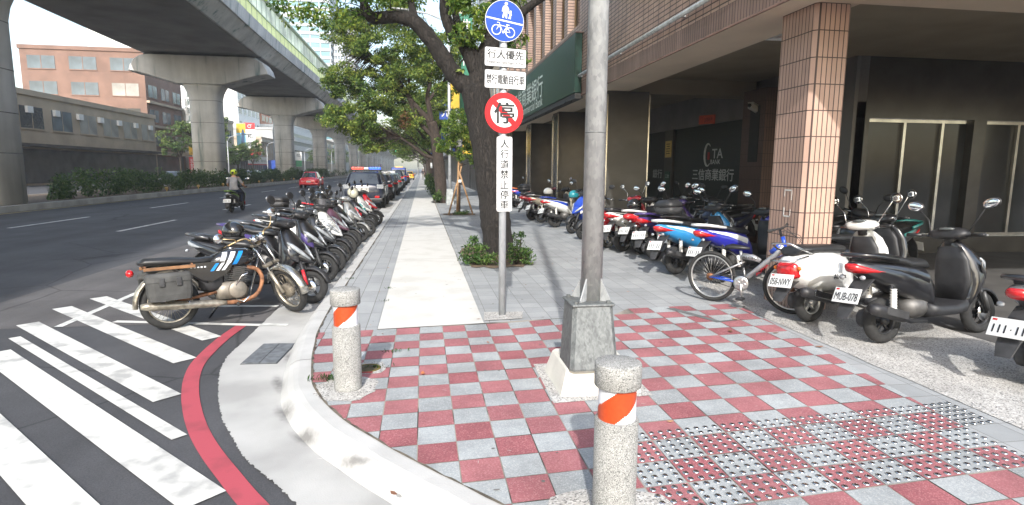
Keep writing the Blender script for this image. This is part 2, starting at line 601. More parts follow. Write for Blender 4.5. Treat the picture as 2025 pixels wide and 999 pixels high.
tile_grey = speckle('grey_paver', (.30, .318, .322), (.26, .275, .28), (.385, .395, .395), 160, .8, .15)
tile_grey2 = speckle('grey_paver_pale', (.325, .345, .35), (.285, .30, .305), (.41, .42, .42), 160, .8, .15)
grout = mat('paving_joint', (.30, .27, .23), .95, col2=(.055, .048, .04), scale=2.3, detail=9, lo=.40, hi=.56)
tile_red3 = speckle('red_paver_dark', (.27, .085, .095), (.22, .07, .08), (.36, .15, .155), 160, .8, .15)
tile_grey3 = speckle('grey_paver_dark', (.27, .285, .29), (.22, .235, .24), (.37, .38, .375), 160, .8, .15)
grime = mat('joint_grime', (.10, .085, .065), .95, var=.5, scale=9)
paint_white = mat('road_paint_white', (.60, .59, .55), .7, col2=(.36, .355, .34), scale=5, bump=.1, detail=10, lo=.33, hi=.50)
paint_worn = mat('road_paint_worn', (.55, .55, .52), .75, var=.25, scale=9, bump=.1)
paint_red = mat('road_paint_red', (.385, .062, .082), .65, col2=(.26, .05, .062), scale=4, bump=.1, detail=10, lo=.30, hi=.48)
paint_yellow = mat('road_paint_yellow', (.55, .45, .22), .75, var=.2, scale=6)
steel_stud = mat('steel_stud', (.62, .62, .61), .22, 1.0, var=.1)
soil = mat('soil', (.12, .085, .055), .95, var=.4, scale=12, bump=.6, bscale=40)
black_tar = mat('tar_patch', (.12, .125, .125), .9, var=.2)

rd = MB()
rd.poly([(-2500, -900), (2500, -900), (2500, 2500), (-2500, 2500)], asphalt, -.125)
struct('road', rd)
ro = MB()                                     # the paler strip the bikes stand on, patched after the gutter was laid
ro.poly([(-5.6, 7.1), (-1.8, 7.1), (-1.8, 240), (-4.6, 240), (-4.9, 60)], asphalt_old, -.121)
struct('road_shoulder', ro)

def smooth_path(p, step=.05, jit=0.0, seed=1):
    rr = random.Random(seed)
    out = []
    for i in range(len(p) - 1):
        a, b = Vector(p[i]), Vector(p[i + 1])
        L = (b - a).length
        k = max(1, min(int(L / step), 60))
        p0 = Vector(p[i - 1]) if i else a + (a - b)
        p3 = Vector(p[i + 2]) if i + 2 < len(p) else b + (b - a)
        if (p0 - a).length > 3 * L: p0 = a + (p0 - a).normalized() * L
        if (p3 - b).length > 3 * L: p3 = b + (p3 - b).normalized() * L
        for q in range(k):
            t = q / k
            c = .5 * (2 * a + (b - p0) * t + (2 * p0 - 5 * a + 4 * b - p3) * t * t + (3 * a - p0 - 3 * b + p3) * t ** 3)
            out.append((c.x + rr.uniform(-jit, jit), c.y + rr.uniform(-jit, jit)))
    out.append(tuple(p[-1]))
    return out
inner_pts = [(-1.12, 240), (-1.12, 60), (-1.12, 20), (-1.12, 8.5), (-1.125, 7.35), (-1.11, 6.6), (-1.085, 6.0), (-1.045, 5.65), (-1.005, 5.29),
             (-.95, 4.95), (-.885, 4.6), (-.805, 4.36), (-.69, 4.10), (-.52, 3.80), (-.335, 3.55), (-.2, 3.37), (-.056, 3.195), (.065, 3.05),
             (.2, 2.9), (.36, 2.71), (.75, 2.33), (1.4, 1.85), (2.4, 1.35), (4, .9), (8, .5), (20, .3), (60, .3)]
inner = smooth_path(inner_pts)
def offset(path, d):
    out = []
    for i, p in enumerate(path):
        a, b = Vector(path[max(i - 1, 0)]), Vector(path[min(i + 1, len(path) - 1)])
        t = (b - a).normalized()
        out.append((p[0] + t.y * d, p[1] - t.x * d))
    return out
kb = MB()
# the path runs away from the far end towards the viewer, so the road lies on its right (-x): offset with positive d of (t.y,-t.x)
prof = [(-.005, -.02), (0.0, .008), (.10, .008), (.14, .0), (.185, -.03), (.235, -.106), (.25, -.13)]
rows = [offset(inner, d) for d, z in prof]
for a in range(len(prof) - 1):
    kb.strip(rows[a], rows[a + 1], concrete_kerb, prof[a][1], prof[a + 1][1])
for i in range(len(kb.sm)): kb.sm[i] = True
struct('kerb', kb)
gr_ = MB()
rr_ = random.Random(8)
ga = [(p[0] + 0, p[1]) for p in offset(inner, .006)]
gb = offset(inner, -.008)
gb = [(q[0] + (q[0] - p[0]) * rr_.uniform(-.8, 1.1), q[1] + (q[1] - p[1]) * rr_.uniform(-.8, 1.1)) for p, q in zip(ga, gb)]
gr_.strip(ga, gb, grime, .0125)
for d_ in (14.2, 12.0, 9.6, 7.0, 5.2):                # cast joints across the kerb
    k_ = min(range(len(inner)), key=lambda i: abs(inner[i][1] - d_) + (0 if inner[i][0] < 0 else 9))
    for a in range(1, 4):
        p, q = rows[a][k_], rows[a][k_ + 1]
        p2, q2 = rows[a + 1][k_], rows[a + 1][k_ + 1]
        f = .14
        gr_.add([(p[0], p[1], prof[a][1] + .002), (p[0] + (q[0] - p[0]) * f, p[1] + (q[1] - p[1]) * f, prof[a][1] + .002), (p2[0] + (q2[0] - p2[0]) * f, p2[1] + (q2[1] - p2[1]) * f, prof[a + 1][1] + .002), (p2[0], p2[1], prof[a + 1][1] + .002)], [(0, 1, 2, 3)], grime)
struct('kerb_joint', gr_)
apron = smooth_path([(-1.87, 240), (-1.87, 60), (-1.87, 20), (-1.868, 6.8), (-1.868, 6.18), (-1.87, 5.7), (-1.775, 5.2), (-1.625, 4.71), (-1.455, 4.26), (-1.31, 3.98),
         (-1.15, 3.67), (-1.0, 3.465), (-.845, 3.265), (-.67, 3.016), (-.4, 2.68), (.1, 2.1), (.8, 1.45), (2, .8), (4, .3), (8, -.1), (20, -.3), (60, -.3)], .012, .007, 3)
gt = MB()
outer = offset(inner, .236)
gt.poly(apron + list(reversed(outer)), concrete_gutter, -.112)
struct('gutter', gt)
# gentle slab joints and tyre soot of the gutter are in its material; the pavement itself:
pv = MB()
pv.poly([(x, y) for x, y in offset(inner, -.003)] + [(60, 240)], paver, 0.0)
struct('pavement', pv)
sp = MB()
sp.poly([(-1.115, 240), (-1.115, 6.0), (-.497, 6.07), (-.497, 240)], paver_band, .004)
struct('pavement_band', sp)
# long pale concrete path, cast in bays
cp = MB()
y = 6.085; xr = lambda y: .645 - .0028 * (y - 6) if y < 60 else .50
bays = [6.085, 10.92, 16.6, 22.4, 28.3, 34, 40, 48, 56, 64, 72, 80, 92, 104, 118, 132, 150, 180, 230]
for a, b in zip(bays[:-1], bays[1:]):
    f = .17 if a < 7 else 0.0
    cp.poly([(-.488, a), (xr(a), a + f * .0 + (.10 if a < 7 else 0)), (xr(b), b - .012), (-.488, b - .012)], concrete_path, .012)
cp.poly([(-.488, 6.085), (xr(6), 6.185), (xr(240), 239), (-.488, 239)], grout, .006)
struct('footpath', cp)
# chequered corner
S0 = Vector((-.04998, 6.11397)); SI = Vector((.239407, .016328)); SJ = Vector((-.000274, -.246125))
def icol(i):
    t = [(-9, -9), (4, 4), (5, 5.03), (6, 6.07), (7, 7.14), (8, 8.24), (9, 9.35), (10, 10.48), (11, 11.60), (12, 12.74), (13, 13.9), (14, 15.07), (15, 16.2), (16, 17.4), (24, 27)]
    for (a, fa), (b, fb) in zip(t[:-1], t[1:]):
        if i <= b: return fa + (fb - fa) * (i - a) / (b - a)
def corner(i, j):
    w = min(1, max(0, (i - 4) / 4))
    jj = j + w * (-.38 * (1 - (j - 3) / 11)) if j < 14 else j
    p = S0 + SI * icol(i) + SJ * jj
    return p
def clip(poly, a, b):
    """keep the part left of a->b"""
    d = (b[0] - a[0], b[1] - a[1]); out = []
    side = lambda p: d[0] * (p[1] - a[1]) - d[1] * (p[0] - a[0])
    for k in range(len(poly)):
        p, q = poly[k], poly[(k + 1) % len(poly)]
        sp_, sq = side(p), side(q)
        if sp_ >= 0: out.append(p)
        if (sp_ >= 0) != (sq >= 0):
            t = sp_ / (sp_ - sq)
            out.append((p[0] + (q[0] - p[0]) * t, p[1] + (q[1] - p[1]) * t))
    return out
near = [p for p in inner_pts if -1 < p[1] < 10]
AGG = [(4.6, 18), (4.42, 10.9), (3.95, 6.75), (3.9, 4.7), (3.9, -5)]
holes = [(.93, 1.66, 3.93, 4.74)]
ck = MB(); base = MB()
jt = .0028
STUDS = []
for i in range(-6, 24):
    for j in range(-1, 26):
        if j < 0 and i < 6: continue
        if j < 0 and i in (6, 7, 8, 9): continue
        q = [corner(i, j), corner(i + 1, j), corner(i + 1, j + 1), corner(i, j + 1)]
        c = sum((Vector(p) for p in q), Vector((0, 0))) / 4
        if i < 3 and i >= -3 and j == 0:
            pass
        # shrink for the joint, then chip the edges a little
        g_ = []
        for p in q:
            d = (Vector(p) - c)
            g_.append(tuple(c + d * (1 - jt * R.uniform(3.5, 6.5) / .5) + Vector((R.uniform(-.0012, .0012), R.uniform(-.0012, .0012)))))
        pl = list(reversed(g_))
        for a, b in zip(near[:-1], near[1:]):
            if len(pl) < 3: break
            pl = clip(pl, a, b)
        for a, b in zip(AGG[:-1], AGG[1:]):
            if len(pl) < 3: break
            pl = clip(pl, b, a)
        if len(pl) < 3: continue
        if c.y < .4 or c.y > 7.2: continue
        red = (i + j) % 2 == 1
        if i > 9 and j < 0: red = (i + j) % 2 == 1
        q_ = R.random()
        m = (tile_red if q_ < .5 else (tile_red2 if q_ < .86 else tile_red3)) if red else (tile_grey if q_ < .5 else (tile_grey2 if q_ < .86 else tile_grey3))
        dz = R.uniform(-.0012, .0012)
        n = len(pl)
        zt = .007 + dz
        ck.add([(p[0], p[1], zt) for p in pl], [tuple(range(n))], m)
        if 5 <= i <= 15 and 11 <= j <= 14:
            for a in range(4):
                for b in range(4):
                    if j == 11 and b < 2: continue
                    u, v = (a + .5) / 4, (b + .5) / 4
                    p = Vector(q[0]) * (1 - u) * (1 - v) + Vector(q[1]) * u * (1 - v) + Vector(q[2]) * u * v + Vector(q[3]) * (1 - u) * v
                    STUDS.append((p.x, p.y, zt))
cen = list(reversed([corner(-4, 0), corner(9, 0), corner(10, -1), corner(24, -1), corner(24, 22), corner(-6, 22)]))
pl = [tuple(p) for p in cen]
for a, b in zip(near[:-1], near[1:]): pl = clip(pl, a, b)
for a, b in zip(AGG[:-1], AGG[1:]): pl = clip(pl, b, a)
base.add([(p[0], p[1], .0035) for p in pl], [tuple(range(len(pl)))], grout)
struct('paving_joint', base)
struct('chequered_paving', ck)
st = MB()
for x, y_, z_ in STUDS:
    st.lathe([(.019, 0), (.019, .002), (.0155, .0058), (.008, .0072), (.0005, .0066)], steel_stud, (x, y_, z_), n=10)
struct('tactile_studs', st)
# gravel-washed strips and collars
ag = MB()
wall_strip = [(4.9, 240), (4.75, 60), (4.62, 30), (4.5, 18), (4.42, 10.9), (3.95, 6.75), (3.9, 4.7), (3.9, -5), (30, -5), (30, 240)]
ag.poly(smooth_path(wall_strip[:8], .5, .01, 5) + wall_strip[8:], aggregate, .005)
def blob(cx, cy, rx, ry, seed, n=22, e=2.6, rot=0):
    rr = random.Random(seed)
    pts = []
    for k in range(n):
        a = 2 * pi * k / n
        s_ = 1 + rr.uniform(-.09, .09)
        x_ = rx * s_ * math.copysign(abs(cos(a)) ** (2 / e), cos(a)); y_ = ry * s_ * math.copysign(abs(sin(a)) ** (2 / e), sin(a))
        pts.append((cx + x_ * cos(rot) - y_ * sin(rot), cy + x_ * sin(rot) + y_ * cos(rot)))
    return pts
ag.poly(blob(-.60, 4.42, .23, .25, 1), aggregate, .0105)
ag.poly(blob(-.47, 4.87, .14, .16, 9), aggregate, .0108)
ag.poly([(.655, 6.30), (1.10, 6.34), (1.16, 6.66), (.70, 6.68)], aggregate, .0105)
ag.poly([(.915, 3.915), (1.69, 3.965), (1.70, 4.78), (.93, 4.775)], aggregate, .0115)
ag.poly(blob(.90, 2.52, .36, .24, 4), aggregate, .0115)
struct('gravel_concrete', ag)
# dark tar-filled joint and repaired pavers near the wall
tp = MB()
tp.poly([(2.93, 6.60), (3.04, 6.60), (3.30, 5.93), (3.22, 5.92)], black_tar, .0118)
tp.poly([(3.2, 5.93), (3.52, 5.99), (3.50, 5.95), (3.22, 5.89)], black_tar, .0122)
tp.poly([(3.75, 6.62), (3.98, 6.60), (3.93, 6.53), (3.80, 6.55)], black_tar, .0118)
struct('paving_repair', tp)

# trodden gum, drips and scuffs on the paving
gm_ = mat('old_gum', (.13, .125, .12), .9, var=.3); sc_ = mat('pale_scuff', (.50, .47, .45), .9, var=.2)
gum = MB()
for k in range(46):
    x, y_ = R.uniform(-.6, 3.7), R.uniform(2.6, 9.5)
    gum.poly(blob(x, y_, R.uniform(.006, .018), R.uniform(.006, .016), k, 9, 2), gm_, .0135)
for k in range(90):
    x, y_ = R.uniform(-.7, 3.7), R.uniform(2.6, 6.0); a_ = R.uniform(0, 3.1); L_ = R.uniform(.01, .045)
    gum.poly([(x, y_), (x + L_ * cos(a_), y_ + L_ * sin(a_)), (x + L_ * cos(a_) + .003, y_ + L_ * sin(a_) + .002), (x + .003, y_ + .003)], sc_, .0137)
tag(gum.build('scuffs'), kind='stuff', label='dark gum spots and pale scuffs on the pavers', cat='stains')
# painted markings
mk = MB()
red_o = smooth_path([(-2.146, 6.981), (-2.185, 6.4), (-2.16, 5.69), (-2.074, 5.235), (-1.932, 4.794), (-1.761, 4.376), (-1.588, 4.018), (-1.409, 3.706), (-1.216, 3.407), (-.982, 3.06), (-.6, 2.56), (.1, 1.8), (1, 1.05), (2.5, .3)], .04)
red_i = offset(red_o, -.126)
mk.strip(red_o, red_i, paint_red, -.119)
struct('red_kerb_line', mk)
mk = MB()
LZ = 0
def line(a, b, w, m=paint_white, z=-.1165):
    a, b = Vector(a), Vector(b)
    t = (b - a).normalized(); nn = Vector((-t.y, t.x)) * w / 2
    global LZ
    LZ = (LZ + 1) % 7
    mk.poly([tuple(a + nn), tuple(a - nn), tuple(b - nn), tuple(b + nn)], m, z + LZ * .0004)
line((-3.6, 7.28), (-1.87, 6.9), .09, paint_white)
line((-1.868, 6.9), (-1.56, 6.832), .085, paint_worn, -.108)
for k in range(6):                                   # bike bay lines
    y0 = 8.05 + 2.1 * k
    line((-4.1, y0 + .1), (-1.9, y0 - .2), .09, paint_white if k < 2 else paint_worn)
line((-4.1, 7.1), (-4.1, 20.5), .09, paint_worn)
dirn = Vector((-.70, .714))
for tip, w, L in [((-2.163, 6.478), .205, 3.2), ((-2.155, 5.749), .21, 3.4), ((-1.932, 4.80), .21, 3.6), ((-1.604, 4.026), .10, 3.8), ((-1.113, 3.249), .24, 4.2), ((-1.15, 2.60), .24, 4.4), ((-2.3, 7.0), .0, 0)]:
    if not w: continue
    t = Vector(tip); n_ = Vector((-.72, -.69)) * w
    zk_ = globals().get('zk_', -.1175) + .0006
    mk.poly([tuple(t), tuple(t + n_), tuple(t + n_ + dirn * L), tuple(t + dirn * L)], paint_white, zk_)
k = 28.3
for y0 in [18.0 + 8.9 * q for q in range(24)]:
    line((-8.5 - .004 * (y0 - 26) * 0, y0 - .2), (-8.45, y0 + 3.6), .14)
for y0 in [19.0 + 9.1 * q for q in range(24)]:
    line((-12.0, y0), (-11.95, y0 + 4.1), .14)
line((-15.75, 15), (-15.75, 240), .13, paint_yellow)
line((-4.45, 21), (-4.45, 60), .10, paint_worn)
for k in range(9):                                   # hatched bay before the police car
    y0 = 22.0 + .42 * k
    line((-3.9, y0), (-1.95, y0 + .12), .12, paint_worn)
struct('road_marking', mk)

# drain grate in the gutter, manhole cover, fallen leaves
iron = mat('grey_iron', (.17, .18, .19), .6, .4, var=.25, scale=14, bump=.3)
iron_dark = mat('dark_iron', (.06, .065, .07), .7, .3, var=.2)
dg = thing('drain_cover', 'grey iron drain cover set in the pale gutter beside the kerb', 'drain cover', (-1.495, 5.775, -.112), radians(-4))
fr = MB(); fr.bx(-.165, .165, -.32, .32, .001, .004, iron_dark); fr.build('frame', dg)
pl_ = MB()
for a in range(3):
    for b in range(2):
        pl_.bx(-.155 + b * .158, -.155 + b * .158 + .150, -.31 + a * .208, -.31 + a * .208 + .2, .004, .009, iron)
pl_.build('cover_plate', dg)
rust = mat('rusty_yellow_iron', (.16, .12, .035), .8, .2, var=.5, scale=25, bump=.4)
redp = mat('worn_red_paint', (.30, .04, .035), .7, var=.3)
mh = thing('valve_cover', 'small round rusty valve cover sunk in the paving behind the left bollard', 'valve cover', (-.475, 4.86, .0105))
a = MB(); a.lathe([(.105, 0), (.105, .004), (.085, .006), (.085, .002)], rust, n=24); a.build('rim', mh)
a = MB(); a.lathe([(.083, .001), (.08, .0045), (.03, .0045), (.001, .003)], mat('dark_rust', (.07, .055, .03), .85, var=.4), n=24); a.build('lid', mh)
a = MB(); a.box((.0, -.115, .004), (.09, .03, .006), redp, None, .003); a.build('hinge', mh)

leafy = [mat('dry_leaf', (.38, .13, .055), .8, var=.3), mat('dry_leaf_pale', (.42, .24, .12), .8, var=.3), mat('dry_leaf_brown', (.20, .09, .05), .8, var=.3)]
lt = MB()
def dry_leaf(x, y_, z_, s_, a_, m):
    p = [(0, -.5, .1), (.22, -.1, .02), (.16, .25, .06), (0, .5, .16), (-.18, .2, .03), (-.2, -.15, .08)]
    lt.add([(x + s_ * (q[0] * cos(a_) - q[1] * sin(a_)), y_ + s_ * (q[0] * sin(a_) + q[1] * cos(a_)), z_ + s_ * q[2] * .5) for q in p], [(0, 1, 2, 3, 4, 5)], m)
for x, y_, s_, m in [(-.02, 4.66, .085, 0), (.60, 6.35, .05, 2), (3.5, 5.98, .11, 1), (3.18, 5.52, .1, 2), (2.55, 4.9, .04, 0), (.61, 5.45, .05, 0), (-.17, 2.86, .06, 2), (1.62, 3.5, .05, 1), (1.4, 2.4, .07, 0), (3.62, 5.4, .08, 2), (3.75, 4.9, .09, 2), (1.52, 10.4, .06, 0)]:
    dry_leaf(x, y_, .016 if x > -.15 else .02, s_, R.uniform(0, 6), leafy[m])
for k in range(170):
    x, y_ = R.uniform(-1.05, 4.2), R.uniform(5.0, 26)
    if y_ < 6.5 and R.random() < .5: continue
    dry_leaf(x, y_, .018, R.uniform(.015, .05), R.uniform(0, 6), leafy[R.randrange(3)])
tag(lt.build('fallen_leaves'), kind='stuff', label='small dry brown leaves scattered over the pale pavement', cat='leaves')
wd = MB(); wm = leafmat('weed_leaf', (.03, .07, .015), (.06, .13, .02), (.12, .20, .04), 3)
for (x, y_, n, s_) in [(-.79, 4.62, 60, .05), (-.40, 4.86, 25, .04), (-.27, 5.27, 18, .04), (-1.13, 9.0, 20, .04), (-.49, 8.2, 20, .03), (-.49, 7.4, 14, .03)]:
    for k in range(n):
        px, py = x + R.gauss(0, s_ * 1.2), y_ + R.gauss(0, s_ * .5)
        a_ = R.uniform(0, 6.3); h = R.uniform(.3, 1) * s_
        dx, dy = cos(a_) * h * .8, sin(a_) * h * .8
        wd.add([(px, py, .01), (px + dx * .5 - dy * .2, py + dy * .5 + dx * .2, .01 + h * .7), (px + dx, py + dy, .01 + h), (px + dx * .5 + dy * .2, py + dy * .5 - dx * .2, .01 + h * .6)], [(0, 1, 2, 3)], wm)
tag(wd.build('weeds'), kind='stuff', label='tiny green weeds growing in the paving joints', cat='weeds')
# ------------------------------------------------------------------ elevated railway
conc = None
def viaduct_concrete(name='viaduct_concrete', g=1.0):
    m, n, l, p = _nodes(name)
    tc = n.new('ShaderNodeTexCoord')
    mp = n.new('ShaderNodeMapping'); mp.inputs['Scale'].default_value = (1.6, 1.6, .12)
    l.new(tc.outputs['Object'], mp.inputs['Vector'])
    nz = n.new('ShaderNodeTexNoise'); nz.inputs['Scale'].default_value = 1.0; nz.inputs['Detail'].default_value = 7; nz.inputs['Roughness'].default_value = .6
    l.new(mp.outputs[0], nz.inputs['Vector'])
    cr = n.new('ShaderNodeValToRGB'); e = cr.color_ramp.elements
    e[0].position = .33; e[0].color = (.17 * g, .237 * g, .228 * g, 1); e[1].position = .64; e[1].color = (.61 * g, .605 * g, .585 * g, 1)
    k = e.new(.42); k.color = (.52 * g, .518 * g, .50 * g, 1)
    l.new(nz.outputs[0], cr.inputs[0])
    n2 = n.new('ShaderNodeTexNoise'); n2.inputs['Scale'].default_value = .5; n2.inputs['Detail'].default_value = 6
    l.new(tc.outputs['Object'], n2.inputs['Vector'])
    mr = n.new('ShaderNodeMapRange'); mr.inputs[1].default_value = .35; mr.inputs[2].default_value = .65; mr.inputs[3].default_value = .8; mr.inputs[4].default_value = 1.08
    l.new(n2.outputs[0], mr.inputs[0])
    mu = n.new('ShaderNodeMix'); mu.data_type = 'RGBA'; mu.blend_type = 'MULTIPLY'; mu.inputs[0].default_value = 1
    l.new(cr.outputs[0], mu.inputs[6]); l.new(mr.outputs[0], mu.inputs[7]); l.new(mu.outputs[2], p.inputs['Base Color'])
    p.inputs['Roughness'].default_value = .9
    return m
conc = viaduct_concrete('viaduct_concrete', 1.12)
conc_light = viaduct_concrete('parapet_concrete', 1.28)
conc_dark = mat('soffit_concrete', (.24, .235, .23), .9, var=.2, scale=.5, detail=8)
joint_dark = mat('dark_joint', (.06, .06, .06), .9)
green_panel = mat('pale_green_panel', (.66, .72, .36), .5, var=.07, scale=.4)
green_rail = mat('pale_green_rail', (.50, .60, .42), .4)
green_frame = mat('green_mullion', (.22, .30, .16), .45)
glass_pale = mat('pale_glass', (.66, .70, .56), .35, var=.35, scale=.45, spec=.3)
for gm__ in (green_panel, glass_pale):                 # backlit polycarbonate sheets
    n_, l_ = gm__.node_tree.nodes, gm__.node_tree.links
    tr_ = n_.new('ShaderNodeBsdfTranslucent'); src_ = n_['Principled BSDF'].inputs['Base Color'].links[0].from_socket
    l_.new(src_, tr_.inputs[0]); ms_ = n_.new('ShaderNodeMixShader'); ms_.inputs[0].default_value = .62
    l_.new(n_['Principled BSDF'].outputs[0], ms_.inputs[1]); l_.new(tr_.outputs[0], ms_.inputs[2]); l_.new(ms_.outputs[0], n_['Material Output'].inputs[0])
VX = -18.45
def deck_x(y):
    return VX + (max(0, 56 - y) ** 1.5) * .006 - max(0, y - 95) * .008
PIERS = [-2.0, 26.5] + [55.3 + 28.8 * k for k in range(14)]
dk = thing('viaduct', 'grey concrete elevated railway with pale green glazed sides above the street', 'viaduct', (VX, 0, 0))
ys = [-25 + 4.8 * k for k in range(24)] + [90 + 24 * k for k in range(16)]
def sweep(prof, m, name, par=dk, smooth=False, yy=None):
    b = MB(); rings = []
    for y in (yy or ys):
        dx = deck_x(y) - VX
        rings.append([Vector((px + dx, y, pz)) for px, pz in prof])
    b.loft(rings, m, smooth, True)
    return b.build(name, par)
# profile: soffit 11.25, sloping web to 12.1, parapet to 13.05, glazed wall to 15.6
sweep([(-4.75, 11.26), (4.75, 11.26), (5.55, 12.08), (5.55, 12.12), (-5.55, 12.12), (-5.55, 12.08)], conc, 'deck')
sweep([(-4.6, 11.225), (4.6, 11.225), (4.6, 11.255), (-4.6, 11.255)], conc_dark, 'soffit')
sweep([(5.40, 12.14), (5.72, 12.14), (5.84, 13.02), (5.60, 13.02)], conc_light, 'parapet')
sweep([(-5.40, 12.14), (-5.72, 12.14), (-5.84, 13.02), (-5.60, 13.02)], conc, 'parapet')
for y in PIERS:
    if y < 0: continue
    dx = deck_x(y) - VX
    jb = MB()
    jb.bx(dx - 4.7, dx + 4.7, y - .07, y + .07, 11.16, 11.215, joint_dark)
    jb.add([(dx + 4.70, y - .04, 11.215), (dx + 4.70, y + .04, 11.215), (dx + 5.57, y + .04, 12.09), (dx + 5.57, y - .04, 12.09)], [(0, 1, 2, 3)], joint_dark)
    jb.build('movement_joint', dk)
wy = [-25 + 3.2 * k for k in range(90)]
for sgn in (1, -1):
    b = MB()
    for a, c in zip(wy[:-1], wy[1:]):
        xa, xc = deck_x(a) - VX + sgn * 5.72, deck_x(c) - VX + sgn * 5.72
        def q(z0, z1, m, mm, d=0.0):
            mm.add([(xa + sgn * d, a, z0), (xc + sgn * d, c, z0), (xc + sgn * d, c, z1), (xa + sgn * d, a, z1)], [(0, 1, 2, 3)], m)
        q(13.03, 13.95, green_panel, b); q(13.95, 15.36, glass_pale, b)
        for f in ((0, .5) if sgn > 0 and a < 120 else (0,)):
            ym, xm = a + (c - a) * f, xa + (xc - xa) * f + sgn * .03
            b.add([(xm, ym - .08, 13.03), (xm, ym + .08, 13.03), (xm, ym + .08, 15.36), (xm, ym - .08, 15.36)], [(0, 1, 2, 3)], green_frame)
    b.build('glazed_wall', dk)
    sweep([(sgn * 5.70 + .26 * cos(t), 15.5 + .22 * sin(t)) for t in [2 * pi * k / 8 for k in range(8)]], green_rail, 'top_rail', smooth=True)
    sweep([(sgn * 5.72 - .05, 13.9), (sgn * 5.72 + .08, 13.9), (sgn * 5.72 + .08, 13.98), (sgn * 5.72 - .05, 13.98)], green_rail, 'sill_rail')
pier_bm = MB()
def rr_ring(z, hx, hy, e=4.5, n=28):
    return ring((0, 0, z), X, Y, hx, hy, n, e)
# column with a flared head
pier_bm.loft([rr_ring(0, 1.19, 1.05), rr_ring(7.45, 1.19, 1.05), rr_ring(7.6, 1.2, 1.05), rr_ring(8.1, 1.32, 1.08), rr_ring(8.5, 1.52, 1.12), rr_ring(8.85, 1.75, 1.15)], conc, True, True)
for z in (2.3, 3.9, 5.6, 7.45):
    pier_bm.loft([rr_ring(z - .02, 1.196, 1.056), rr_ring(z + .02, 1.196, 1.056)], mat('pour_joint', (.2, .195, .185), .9, var=.4, scale=3), False, False)
cap_bm = MB()
prof = [(-1.85, 8.75), (1.85, 8.75), (4.6, 9.55), (5.55, 9.72), (5.42, 10.2), (5.1, 10.7), (4.6, 11.02), (3.9, 11.12), (-3.9, 11.12), (-4.6, 11.02), (-5.1, 10.7), (-5.42, 10.2), (-5.55, 9.72), (-4.6, 9.55)]
rings = []
for y, s_ in ((-1.28, 0), (-1.1, 1), (1.1, 1), (1.28, 0)):
    rings.append([Vector((px * (1 if s_ else .985), y, pz + (0 if s_ else (.06 if pz < 9.8 else -.06)))) for px, pz in prof])
cap_bm.loft(rings, conc, False, True)
bear = MB()
for sx in (-4.1, -2.6, 2.6, 4.1):
    bear.bx(sx - .3, sx + .3, -.8, .8, 11.12, 11.21, conc_dark)
place = ['second', 'first']
names = {}
ord_ = ['nearest, with dark water stains down its shaft', 'second from the viewer', 'third from the viewer', 'fourth from the viewer', 'fifth from the viewer', 'sixth from the viewer']
proto = None
for k, y in enumerate(PIERS):
    kk = k - 2
    lab = ('round cornered concrete pier of the viaduct, %s' % ord_[kk]) if 0 <= kk < 6 else ('viaduct pier at the far left edge behind the bikes' if kk == -1 else ('viaduct pier close on the left outside the street view' if kk == -2 else 'distant viaduct pier in the row receding to the street end'))
    t = thing('viaduct_pier', lab, 'pier', (deck_x(y), y, -.1), 0, 'piers under the elevated railway')
    if proto is None:
        proto = (pier_bm.mesh('pier_column'), cap_bm.mesh('pier_cap'), bear.mesh('bearing'))
    for nm, me in zip(('column', 'cap', 'bearings'), proto):
        o = bpy.data.objects.new(nm, me); COL.objects.link(o); o.parent = t

# median strip with kerb and hedge
med = MB()
med.bx(-21.6, -16.05, 12, 420, -.2, .14, mat('median_kerb', (.36, .345, .31), .9, var=.2, scale=1.2), .03)
struct('median_kerb', med)
ms = MB(); ms.poly([(-21.4, 12.2), (-16.25, 12.2), (-16.25, 419), (-21.4, 419)], soil, .145)
struct('median_soil', ms)

# ------------------------------------------------------------------ the bank building on the right
brick_brown = tiles('brown_band_tiles', (.33, .22, .175), (.39, .27, .21), (.05, .034, .028), .24, .084, .010, .5, 0, .25, .6, streak=.25)
brick_soldier = tiles('brown_soldier_tiles', (.27, .175, .14), (.32, .21, .17), (.07, .045, .035), .072, .30, .007, .5, 0, .25, .6, streak=.25)
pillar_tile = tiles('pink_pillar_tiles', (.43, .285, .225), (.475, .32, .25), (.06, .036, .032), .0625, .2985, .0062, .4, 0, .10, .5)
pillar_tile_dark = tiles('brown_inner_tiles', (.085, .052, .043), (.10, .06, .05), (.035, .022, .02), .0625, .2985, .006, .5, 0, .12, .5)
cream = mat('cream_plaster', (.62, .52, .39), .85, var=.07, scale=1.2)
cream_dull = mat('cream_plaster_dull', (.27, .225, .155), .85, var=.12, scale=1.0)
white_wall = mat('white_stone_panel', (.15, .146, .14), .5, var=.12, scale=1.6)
granite_dark = mat('dark_granite', (.045, .042, .038), .22, var=.2, scale=2, spec=.6)
granite_edge = mat('polished_steel_edge', (.55, .54, .50), .22, .9, var=.2, scale=3)
steel_brushed = mat('brushed_steel_cladding', (.062, .060, .056), .32, .35, var=.22, scale=1.1, stretch=(1, 1, 1.6))
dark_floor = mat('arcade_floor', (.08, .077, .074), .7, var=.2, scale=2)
shutter_m = tiles('dark_green_shutter', (.012, .022, .022), (.015, .026, .026), (.004, .006, .006), 8, .075, .006, .45, 0, .15, .8)
grey_letter = mat('grey_lettering', (.42, .43, .43), .5)
trim_dark = mat('brown_trim', (.12, .075, .06), .6)
steel_pipe = mat('galvanised_pipe', (.40, .42, .42), .4, .7, var=.2)
win_glass = mat('window_glass', (.03, .034, .038), .12, var=.3, scale=.7, spec=.4)
win_frame = mat('brown_window_frame', (.22, .145, .07), .5, var=.1)
sign_green = mat('dark_green_sign', (.004, .036, .027), .38, var=.08, scale=2)
